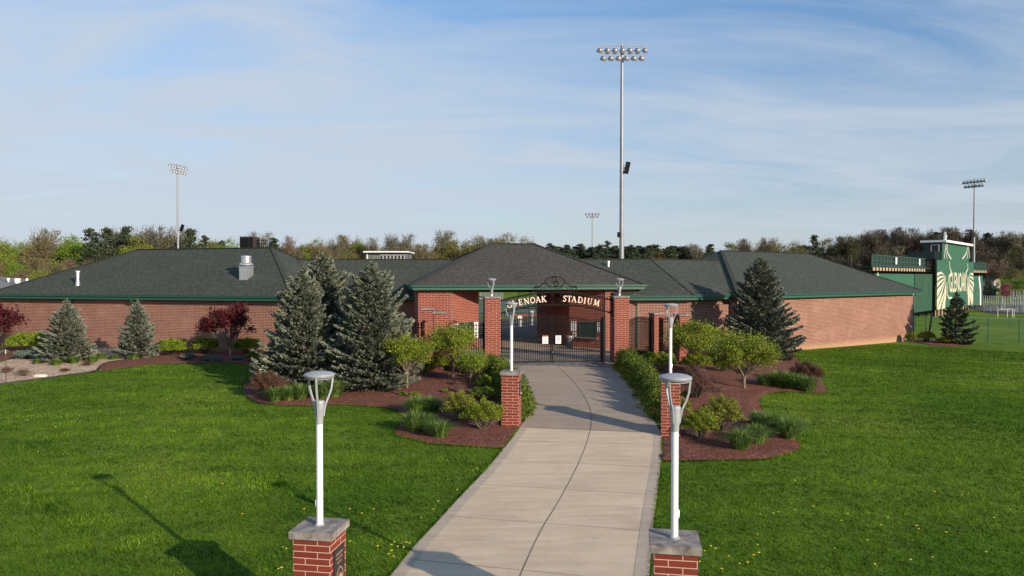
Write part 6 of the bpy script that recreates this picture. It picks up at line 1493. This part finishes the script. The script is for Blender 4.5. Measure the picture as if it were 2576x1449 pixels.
bleacher(2552, 114, 3.4, 5, R(-32), 'silver bleacher near the right edge with a tall end rail')
bleacher(2584, 136, 5.0, 7, R(-34), 'larger silver bleacher behind, at the right edge')
bleacher(1236, 152, 4.9, 6, 0.0, 'white bleacher across the field seen above the left gate pier', 'aluminium bleachers on the asphalt')
struct(sheet('asphalt_lot', [(76, 113), (110, 108), (125, 140), (90, 142)], .03, 2.0, M['asphalt']))
t = thing('railing_frame', (*at(2540, 780, 103)[:2], tz(83, 103)), 'low silver pipe railing on the grass in front of the bleachers', 'railing')
x0, x1 = (2512 - CX) / FX * 103, (2553 - CX) / FX * 103; zz0 = tz(x0, 103)
q = MB(); q.bar((x0, 103, zz0 + 1.2), (x1, 103.4, zz0 + 1.2), .06)
for x_ in (x0, (x0 + x1) / 2 + .2, x1 - .25, x1): q.bar((x_, 103.1, zz0 - .1), (x_, 103.1, zz0 + 1.2), .06)
q.build('pipes', M['galv'], t)

def chain_fence(name, pts, h, step, label, m='green_trim', group='green chain link fences', mesh=True):
    t = thing(name, (pts[0][0], pts[0][1], tz(*pts[0])), label, 'fence', group)
    q = MB(); w2 = MB(); rl = MB()
    for a, b_ in zip(pts[:-1], pts[1:]):
        a = v2(a); b_ = v2(b_); ln = (b_ - a).length; k = max(1, round(ln / step))
        for i in range(k + 1):
            p_ = a + (b_ - a) * i / k; z_ = tz(p_.x, p_.y); q.tube([(p_.x, p_.y, z_ - .1), (p_.x, p_.y, z_ + h + .05)], .045, 8)
        for i in range(k):
            p_ = a + (b_ - a) * i / k; r_ = a + (b_ - a) * (i + 1) / k; zp, zr = tz(p_.x, p_.y), tz(r_.x, r_.y)
            rl.bar((p_.x, p_.y, zp + h), (r_.x, r_.y, zr + h), .05)
            if mesh:
                nn2 = int(ln / k / .16)
                for j in range(nn2 + int(h / .16)):
                    for sgn in (1, -1):
                        s0 = j * .16 - h if sgn == 1 else j * .16; 
                        s0b = max(0, s0); s1b = min(ln / k, s0 + h) if sgn == 1 else None
                        if sgn == 1:
                            if s1b <= s0b: continue
                            za_, zb2 = s0b - s0, s1b - s0
                            A_, B_ = s0b, s1b
                        else:
                            hi = j * .16; A_, B_ = max(0, hi - h), min(ln / k, hi)
                            if B_ <= A_: continue
                            za_, zb2 = hi - A_, hi - B_
                        u_ = (b_ - a).normalized(); pa = p_ + u_ * A_; pb_ = p_ + u_ * B_
                        zA, zB = zp + (zr - zp) * A_ / (ln / k), zp + (zr - zp) * B_ / (ln / k)
                        w2.face([(pa.x, pa.y, zA + za_ - .003), (pb_.x, pb_.y, zB + zb2 - .003), (pb_.x, pb_.y, zB + zb2 + .003), (pa.x, pa.y, zA + za_ + .003)])
    q.build('posts', M[m], t, True); rl.build('top_rail', M[m], t)
    if mesh: w2.build('wire_mesh', M[m], t)
    return t
c0 = (36.3, 62.2)
chain_fence('chain_link_fence', [c0, (52.5, 62.0), (66, 60.5)], 2.15, 2.9, 'tall green chain link fence running right from the wing corner')
chain_fence('chain_link_fence', [(38, 84), (52, 80), (70, 70)], 1.2, 3.2, 'lower green chain link fence further back on the grass')
t = thing('fence_corner_post', (36.2, 61.4, tz(36.2, 61.4)), 'dark leaning fence corner post beside the right wing corner', 'post')
MB().tube([(35.95, 61.4, tz(36, 61.4) - .2), (36.35, 61.4, tz(36, 61.4) + 2.5)], .07, 10).build('pole', M['dark_green'], t, True)

# field side things seen through the gate
q0 = (-3.5, 73.0); q1 = (5.5, 73.4)
picket_panel('field_fence', q0, q1, .45, .05, lambda s: CAMZ - 5.03 + 1.25, [(lambda s, g, t: t, .06), (lambda s, g, t: t - .35, .03), (lambda s, g, t: g + .12, .03)], 'black low railing between plaza and running track', 'fence', None, 0, pw=.03)
def can(px, Y, h, r_, label, sign=False, dark=False):
    x = (px - CX) / FX * Y; z0 = tz(x, Y); t = thing('trash_can', (x, Y, z0), label, 'trash can', 'grey litter bins')
    c = Vector((x, Y, z0)); MB().lathe(c, [(r_ * .85, 0), (r_ * .92, h * .5), (r_, h * .86)], 20).build('bin', M['galv'] if not dark else mat('dark grey bin', (.10, .105, .11), .5), t, True)
    MB().lathe(c, [(r_ * 1.05, h * .85), (r_ * 1.1, h * .93), (r_ * 1.04, h), (r_ * .4, h + .03)], 20).build('lid', M['mast'], t, True)
    if sign: MB().box(c + Vector((0, -r_ - .03, h * .95)), (.42, .02, .28)).build('label_plate', M['white_sign'], t)
can(1336.5, 73.8, 1.5, .27, 'grey litter bin standing beyond the black railing')
can(1308, 71.2, 1.0, .27, 'litter bin with a white plate on its lid, on the plaza', True)
can(1433, 45.6, .85, .24, 'dark litter bin beside the right ticket window', False, True)
t = thing('throwing_cage', ((1318 - CX) / FX * 92, 92, tz(1.5, 92)), 'dark net cage on the field seen through the arch', 'net')
x_ = (1318 - CX) / FX * 92; z_ = tz(x_, 92); q = MB()
for a_, b_2 in (((-1.4, 0), (-.6, 3.2)), ((1.9, 0), (.9, 3.2)), ((-.6, 3.2), (.9, 3.2)), ((.6, 0), (.75, 3.2)), ((-.9, 2), (1.3, 2.0)), ((-1.15, 1), (1.6, 1))): q.bar((x_ + a_[0], 92, z_ + a_[1]), (x_ + b_2[0], 92.05, z_ + b_2[1]), .09)
for k_ in range(22): q.bar((x_ - 1.4 + 3.3 * k_ / 21, 92, z_), (x_ - .6 + 1.5 * k_ / 21, 92, z_ + 3.2), .018)
q.build('net', M['black_iron'], t)
q = MB(); q.box((x_ + .5, 86, tz(x_, 86) + .45), (4.2, .1, .14)); q = q.build('hurdle_bar', M['red_sign']); tag(q, 'long red bar at the near edge of the field', 'barrier')
# pale building beyond the field
Yb = 96; xa, xb = (923 - CX) / FX * Yb, (1023 - CX) / FX * Yb; zt9 = zat(635, Yb); zg9 = tz((xa + xb) / 2, Yb)
fb = thing('field_building', ((xa + xb) / 2, Yb, zg9), 'grey flat roofed announcer building with white trim beyond the left link roof', 'building')
M['grey_wall'] = mat('grey wall panel', (.13, .145, .15), .7)
MB().box(((xa + xb) / 2, Yb + 2.5, (zg9 + zt9) / 2), (xb - xa, 5, zt9 - zg9)).build('wall', M['grey_wall'], fb)
MB().box(((xa + xb) / 2, Yb + 2.3, zt9 + .09), (xb - xa + .7, 6, .17)).build('roof', M['white_paint'], fb)
for i in range(7):
    xx = xa + 2.0 + i * .48; wn = MB().box((xx, Yb - .03, zt9 - .65), (.40, .05, .75)).build('window', M['white_paint'], fb)
    MB().box((xx, Yb - .06, zt9 - .65), (.32, .03, .62)).build('pane', M['door_dark'], wn)
MB().box((xa + .06, Yb - .04, (zg9 + zt9) / 2), (.14, .08, zt9 - zg9)).build('corner_trim', M['white_paint'], fb)
# small gabled house and hedge fence far right
Yb = 190; hx = (2509 - CX) / FX * Yb; hz = tz(hx, Yb); hw = (2518 - 2501) / FX * Yb / 2
hs = thing('gabled_house', (hx, Yb, hz), 'small pale gabled house among trees far right behind the bleachers', 'house')
ztop = zat(697, Yb); zev = zat(706, Yb); q = MB()
q.face([(hx - hw, Yb, hz - 1), (hx + hw, Yb, hz - 1), (hx + hw, Yb, zev), (hx, Yb, ztop), (hx - hw, Yb, zev)]); 
for s_2 in (-1, 1): q.face([(hx + s_2 * hw, Yb, hz - 1), (hx + s_2 * hw, Yb + 7, hz - 1), (hx + s_2 * hw, Yb + 7, zev), (hx + s_2 * hw, Yb, zev)])
q.build('wall', mat('pale siding', (.62, .56, .50), .8, .1), hs)
q = MB()
for s_2 in (-1, 1): q.face([(hx, Yb - .15, ztop + .1), (hx, Yb + 7, ztop + .1), (hx + s_2 * (hw + .2), Yb + 7, zev - .05), (hx + s_2 * (hw + .2), Yb - .15, zev - .05)])
q.build('roof', M['grey_roof'], hs)
MB().box((hx + .1, Yb - .04, (zev + hz) / 2 + .5), (.7, .06, .9)).build('window', M['door_dark'], hs)
xa, xb = (2466 - CX) / FX * 165, (2505 - CX) / FX * 165; za_ = tz(xa, 165)
q = MB(); q.box(((xa + xb) / 2, 165, za_ + 1.6), (xb - xa, .15, 3.4))
for i in range(9): q.box((xa + (xb - xa) * i / 8, 164.9, za_ + 1.6), (.1, .1, 3.5))
q = q.build('privacy_fence', mat('blue green privacy fence', (.045, .075, .07), .8, .2)); tag(q, 'dull green privacy fence behind the right banner end', 'fence')
for (px, Y, top, lab) in ((2141, 140, 641, 'thin utility pole with crossbar left of the grandstand deck'), (2160, 138, 655, 'shorter utility pole just left of the grandstand deck')):
    x = (px - CX) / FX * Y; t = thing('utility_pole', (x, Y, tz(x, Y)), lab, 'utility pole', 'utility poles'); zt = zat(top, Y)
    MB().tube([(x, Y, tz(x, Y)), (x, Y, zt)], .10, 8).build('pole', M['bark_dark'], t, True); MB().box((x, Y, zt - .8), (1.2, .08, .08)).build('crossbar', M['bark_dark'], t)
# things in the gravel
g = G(101, 948); q = MB(); rg = random.Random(3)
q.lathe((0, 0, 0), [(.16, -.03), (.24, .02), (.25, .08), (.17, .14), (.05, .155)], 9); q.v = [(v[0] * 1.5 * rg.uniform(.92, 1.08), v[1] * .8 * rg.uniform(.92, 1.08), v[2]) for v in q.v]
o_ = q.build('white_rock', mat('white rock', (.62, .56, .48), .9, .15, 5, .4), None, False, .02); o_.location = g; tag(o_, 'single white rock lying in the gravel bed', 'rock')
g = G(15, 966); t = thing('garden_stake', g, 'thin brown metal stake with pale tip in the gravel at the left edge', 'stake')
MB().tube([g, g + UP * 1.45], .018, 8).build('rod', mat('rusty rod', (.10, .05, .035), .8), t, True); MB().tube([g + UP * 1.45, g + UP * 1.66], .024, 8).build('tip', mat('pinkish tip', (.6, .35, .28), .6), t, True)

# ------------------------------------------------------------------ trees beyond
def far_leafy(seed, wide=.42, lo=.12, n_cl=46, leaves=3000, leaf=.017, gap=.0):
    rng = np.random.default_rng(seed); cl = []
    for i in range(n_cl):
        d = randdir(rng, 1)[0]; q_ = rng.uniform(.45, .95); z_ = lo + (1 - lo) * (.5 + .5 * d[2] * q_ * .95); wf = math.sin(math.pi * min(1, max(.08, (z_ - lo) / (1 - lo)) ** .75)) ** .6
        cl.append((d[0] * wide * q_ * max(wf, .3), d[1] * wide * q_ * max(wf, .3), z_))
    cl = np.array(cl); k = rng.integers(0, n_cl, leaves); sg = rng.uniform(.035, .085, n_cl)
    P = cl[k] + rng.normal(size=(leaves, 3)) * sg[k][:, None] * np.array([1, 1, .62]); P[:, 2] = np.clip(P[:, 2], .02, 1.03)
    A = unit(rng.normal(size=(leaves, 3)) + np.array([0, 0, .3])) * (leaf * rng.uniform(.5, 1.3, leaves))[:, None]; B = unit(np.cross(A, randdir(rng, leaves))) * (leaf * .6 * rng.uniform(.6, 1.2, leaves))[:, None]
    limbs = [([(0, 0, -.02), (.01, 0, .3), (0, .01, .75)], [.02, .015, .005])]
    for i in range(0, n_cl, 2): limbs.append(([(0, 0, max(.1, cl[i][2] - .25)), tuple(cl[i])], [.008, .002]))
    return leafquads(P, A, B), qidx(leaves), limbs
def far_twiggy(seed, wide=.46, lo=.2, n=3800):
    rng = np.random.default_rng(seed); limbs = [([(0, 0, -.02), (.01, 0, .35), (.0, .01, .6)], [.018, .013, .007])]; tips = []
    for i in range(15):
        a = rng.uniform(0, 6.28); z0 = rng.uniform(.22, .6); e = np.array([math.cos(a) * wide * rng.uniform(.3, .95), math.sin(a) * wide * rng.uniform(.3, .95), min(.97, z0 + rng.uniform(.2, .45))])
        m1 = np.array([e[0] * .45, e[1] * .45, z0 + (e[2] - z0) * .6]); limbs.append(([(0, 0, z0), tuple(m1), tuple(e)], [.008, .005, .002])); tips += [m1, e, (m1 + e) / 2]
    tips = np.array(tips); k = rng.integers(0, len(tips), n); d = unit(rng.normal(size=(n, 3)) + np.array([0, 0, .7]) + unit(tips[k] * np.array([1, 1, .2])) * .5)
    L_ = rng.uniform(.03, .13, n); P = tips[k] + rng.normal(size=(n, 3)) * .055 + d * (L_ * .5)[:, None]; P[:, 2] = np.minimum(P[:, 2], 1.0)
    A = d * (L_ / 2)[:, None]; B = unit(np.cross(d, randdir(rng, n))) * .0030
    return quads(P, A, B), qidx(n), limbs
def far_pine(seed, r=.25, leaves=3400):
    rng = np.random.default_rng(seed); cl = []; n_cl = 60
    for i in range(n_cl):
        z_ = .12 + .86 * (i + rng.uniform(0, 1)) / n_cl; a = rng.uniform(0, 6.28); w_ = r * (1.02 - z_) ** .55 * rng.uniform(.35, 1.1) * 1.2
        cl.append((math.cos(a) * w_, math.sin(a) * w_, z_))
    cl = np.array(cl); k = rng.integers(0, n_cl, leaves); sg = (.028 + .045 * rng.uniform(0, 1, n_cl)) * (1.25 - cl[:, 2] * .75) * (r / .26) ** .5
    P = cl[k] + rng.normal(size=(leaves, 3)) * sg[k][:, None] * np.array([1.15, 1.15, .38]); P[:, 2] = np.clip(P[:, 2], .02, 1.0)
    A = unit(np.c_[rng.normal(size=(leaves, 2)), rng.normal(size=leaves) * .5 + .25]) * (.017 * rng.uniform(.5, 1.3, leaves))[:, None]; B = unit(np.cross(A, randdir(rng, leaves))) * (.008 * rng.uniform(.6, 1.2, leaves))[:, None]
    limbs = [([(0, 0, -.02), (0, 0, .97)], [.018, .003])]
    for i in range(0, n_cl, 2): limbs.append(([(0, 0, cl[i][2] - .03), tuple(cl[i])], [.005, .002]))
    return quads(P, A, B), qidx(leaves), limbs
PROTO = {}
def proto(kind, v):
    key = (kind, v)
    if key in PROTO: return PROTO[key]
    sd_ = hash(kind) % 1 + v * 17 + 5
    if kind in ('pine',): V_, F_, lm = far_pine(sd_, .26 + .05 * (v % 2)); mt, bk = 'far_pine', 'bark_dark'
    elif kind == 'spire': V_, F_, lm = far_pine(sd_ + 50, .17); mt, bk = 'far_pine', 'bark_dark'
    elif kind in ('tan', 'grey', 'pink', 'wgrey'):
        V_, F_, lm = far_twiggy(sd_ + {'tan': 1, 'grey': 2, 'pink': 3, 'wgrey': 4}[kind]); mt, bk = {'tan': 'far_tan', 'grey': 'far_grey', 'pink': 'far_pink', 'wgrey': 'wood_grey'}[kind], 'bark' if kind != 'wgrey' else 'bark_dark'
    else:
        V_, F_, lm = far_leafy(sd_ + 7, wide=.40 + .05 * (v % 3), leaves=6500 if kind != 'sparse' else 3200, leaf=.0145); mt, bk = {'green': 'far_green', 'lime': 'far_lime', 'wolive': 'wood_olive', 'olive': 'far_olive', 'gold': 'far_gold', 'sparse': 'far_olive', 'magenta': 'far_magenta'}[kind], 'bark_dark'
    o1 = np_mesh('crown', V_, F_, M[mt]); o2 = limb_tubes(lm, 4).build('trunk', M[bk])
    me1, me2 = o1.data, o2.data; bpy.data.objects.remove(o1); bpy.data.objects.remove(o2); PROTO[key] = (me1, me2); return PROTO[key]
NAMES = {'pine': ('pine_tree', 'dark pine'), 'spire': ('conifer_tree', 'narrow dark conifer'), 'tan': ('bare_tree', 'tan leafless tree'), 'grey': ('bare_tree', 'grey leafless tree'), 'pink': ('bare_tree', 'rosy leafless tree'), 'wgrey': ('bare_tree', 'dark brown leafless tree'), 'wolive': ('leafy_tree', 'dark olive tree'),
         'green': ('leafy_tree', 'fresh green tree'), 'lime': ('leafy_tree', 'yellow green tree'), 'olive': ('leafy_tree', 'olive brown tree'), 'gold': ('leafy_tree', 'golden brown tree'), 'sparse': ('leafy_tree', 'thinly leafed tree'), 'magenta': ('redbud_tree', 'magenta flowering tree')}
REG = [(130, 'above the grey roof at the left edge'), (345, 'above the sloping hip of the left wing'), (448, 'left of the left floodlight mast'), (600, 'between the left mast and the rooftop unit'), (760, 'right of the rooftop unit'), (920, 'behind the big spruce tips'), (1060, 'behind the announcer building'), (1240, 'left of the pavilion peak'), (1480, 'right of the pavilion peak'), (1600, 'around the two masts in the middle'), (1800, 'above the right link roof'), (2040, 'above the right wing ridge'), (2200, 'above the right wing roof slope'), (2330, 'behind the grandstand deck'), (2450, 'behind the press box'), (9999, 'behind the bleachers at the right edge')]
cnt = {}
rgt = random.Random(11)
def far_tree(kind, px, top, wpx, Y, v=None, low=False):
    x = (px - CX) / FX * Y; z0 = tz(x, Y); h = zat(top, Y) - z0; v = rgt.randrange(3) if v is None else v
    nm, lab = NAMES[kind]; reg = next(r_ for lim, r_ in REG if px < lim); key = (lab, reg)
    me1, me2 = proto(kind, v); size = 'lower ' if low else ''
    t = bpy.data.objects.new(nm, None); C.objects.link(t); t.location = (x, Y, z0); t.rotation_euler = (0, 0, rgt.uniform(0, 6.28)); w_ = wpx / FX * Y / (.84 * h) if kind not in ('pine', 'spire') else wpx / FX * Y / (.55 * h)
    w_ = max(.7, min(w_, 2.2)); t.scale = (h * w_, h * w_, h)
    tag(t, f'{size}{lab} {reg}', 'tree', f'{size}{lab}s {reg}')
    for n_, me in (('crown', me1), ('trunk', me2)):
        c = bpy.data.objects.new(n_, me); C.objects.link(c); c.parent = t
TREES = [('lime', 8, 590, 90), ('green', 60, 612, 60), ('tan', 100, 580, 90), ('olive', 130, 615, 80), ('green', 185, 581, 125), ('pine', 232, 572, 46), ('green', 215, 625, 70), ('pine', 268, 572, 48), ('green', 296, 600, 100), ('pine', 322, 566, 40), ('lime', 352, 583, 125), ('grey', 300, 578, 70), ('grey', 385, 574, 80), ('olive', 415, 588, 90), ('grey', 440, 578, 60), ('pine', 478, 573, 62), ('pine', 420, 600, 50), ('spire', 514, 590, 30), ('olive', 540, 596, 56), ('pine', 560, 604, 40), ('green', 578, 590, 64), ('tan', 647, 588, 36), ('pine', 688, 596, 44), ('pink', 722, 598, 62), ('lime', 798, 592, 100), ('grey', 840, 604, 54), ('tan', 880, 596, 46), ('green', 904, 601, 90), ('grey', 955, 600, 58), ('olive', 1010, 602, 80), ('grey', 1000, 592, 40), ('olive', 1062, 606, 76), ('grey', 1105, 584, 46), ('olive', 1140, 596, 80), ('sparse', 1200, 580, 78), ('sparse', 1172, 592, 60), ('sparse', 1283, 574, 70), ('sparse', 1320, 588, 70), ('sparse', 1250, 585, 50), ('pine', 1385, 610, 50), ('pine', 1425, 614, 52), ('pine', 1462, 612, 52), ('spire', 1527, 604, 30), ('pine', 1508, 614, 46), ('pine', 1550, 616, 50), ('pine', 1590, 614, 50), ('pine', 1632, 616, 48), ('gold', 1662, 628, 44), ('pine', 1690, 616, 44), ('pink', 1722, 616, 40), ('grey', 1765, 618, 40), ('pine', 1786, 612, 44), ('lime', 1838, 603, 92), ('grey', 1878, 605, 50), ('grey', 1925, 600, 70), ('sparse', 1958, 600, 60), ('sparse', 2000, 599, 56), ('pine', 2046, 590, 34), ('olive', 2082, 593, 60), ('green', 2140, 585, 60), ('wolive', 2112, 588, 50), ('wgrey', 2180, 580, 56), ('sparse', 2165, 583, 60), ('gold', 2060, 633, 60),
 ('wgrey', 2215, 578, 60), ('wgrey', 2250, 576, 60), ('wgrey', 2290, 578, 56), ('wgrey', 2320, 576, 50), ('pine', 2352, 582, 44), ('wgrey', 2375, 574, 50), ('pine', 2402, 582, 50), ('wgrey', 2420, 572, 44), ('pine', 2440, 576, 54), ('pine', 2482, 584, 60), ('grey', 2535, 583, 34), ('wgrey', 2560, 596, 60), ('grey', 2590, 590, 60), ('olive', 2510, 600, 60), ('olive', 2475, 625, 70)]
for i, (k_, px, top, wp) in enumerate(TREES):
    Y = (190 if px < 700 else 225) if px < 1300 else (235 if px < 2050 else 262)
    if px < 480: Y = 165
    far_tree(k_, px, top, wp, Y + (i * 37 % 23) - 8)
refx = [-40, 30, 100, 200, 340, 480, 600, 700, 800, 900, 1010, 1140, 1280, 1400, 1600, 1700, 1760, 1840, 2000, 2100, 2200, 2400, 2500, 2620]; refy = [600, 592, 585, 590, 588, 585, 600, 604, 600, 606, 608, 600, 592, 616, 618, 626, 624, 610, 604, 598, 582, 582, 592, 596]
px = -30
while px < 2620:
    ref = float(np.interp(px, refx, refy)); z = 'L' if px < 700 else 'M' if px < 1370 else 'P' if px < 1720 else 'R' if px < 2110 else 'H'
    pool = {'L': ['green', 'lime', 'green', 'olive', 'lime', 'green', 'tan'], 'M': ['olive', 'lime', 'green', 'sparse', 'grey', 'olive', 'tan'], 'P': ['pine', 'pine', 'pine', 'olive'], 'R': ['wgrey', 'olive', 'sparse', 'wolive', 'pine'], 'H': ['wgrey', 'wgrey', 'wolive', 'wgrey', 'wolive', 'pine']}[z]
    far_tree(rgt.choice(pool), px, ref + rgt.uniform(4, 22), rgt.uniform(52, 84), rgt.uniform(200, 245) if z in 'LM' else rgt.uniform(245, 300), low=True)
    px += rgt.uniform(15, 25) if z not in 'PH' else rgt.uniform(12, 18)
for px in range(2120, 2620, 24):                     # second bank of woods down the slope
    far_tree(rgt.choice(['wgrey', 'wgrey', 'wolive', 'wgrey', 'grey', 'wolive']), px + rgt.uniform(-6, 6), rgt.uniform(612, 645), rgt.uniform(50, 74), rgt.uniform(205, 235), low=True)
for px in range(1372, 1735, 13): far_tree('pine', px, rgt.uniform(614, 626), rgt.uniform(56, 74), rgt.uniform(240, 262), low=True)
for px in range(-30, 240, 40): far_tree(rgt.choice(['green', 'tan', 'olive', 'lime', 'pink']), px + rgt.uniform(-8, 8), rgt.uniform(640, 672), rgt.uniform(52, 76), rgt.uniform(120, 140), low=True)
far_tree('lime', 100, 671, 56, 110, 1); far_tree('pink', 62, 680, 40, 112, 1); far_tree('olive', 2556, 672, 66, 170, 0); far_tree('green', 2525, 700, 50, 165, 1, True); far_tree('magenta', 2532, 708, 34, 158, 1); far_tree('spire', 2481, 706, 10, 160, 0); far_tree('spire', 2490, 704, 11, 160, 1); far_tree('green', 2574, 690, 50, 160, 2, True); far_tree('pink', 2490, 655, 70, 185, 2)

# tell look-alikes apart by their order along the treeline
by = {}
for o in C.objects:
    if o.parent is None and 'label' in o and o.get('category') == 'tree': by.setdefault(o['label'], []).append(o)
ORD = ['first', 'second', 'third', 'fourth', 'fifth', 'sixth', 'seventh', 'eighth', 'ninth', 'tenth', 'eleventh', 'twelfth', 'thirteenth', 'fourteenth', 'fifteenth', 'sixteenth', 'seventeenth', 'eighteenth', 'nineteenth', 'twentieth']
for lab, os_ in by.items():
    if len(os_) > 1:
        os_.sort(key=lambda o: o.location.x / o.location.y)
        for i, o in enumerate(os_): o['label'] = f'{lab}, {ORD[min(i, 19)]} from the left'
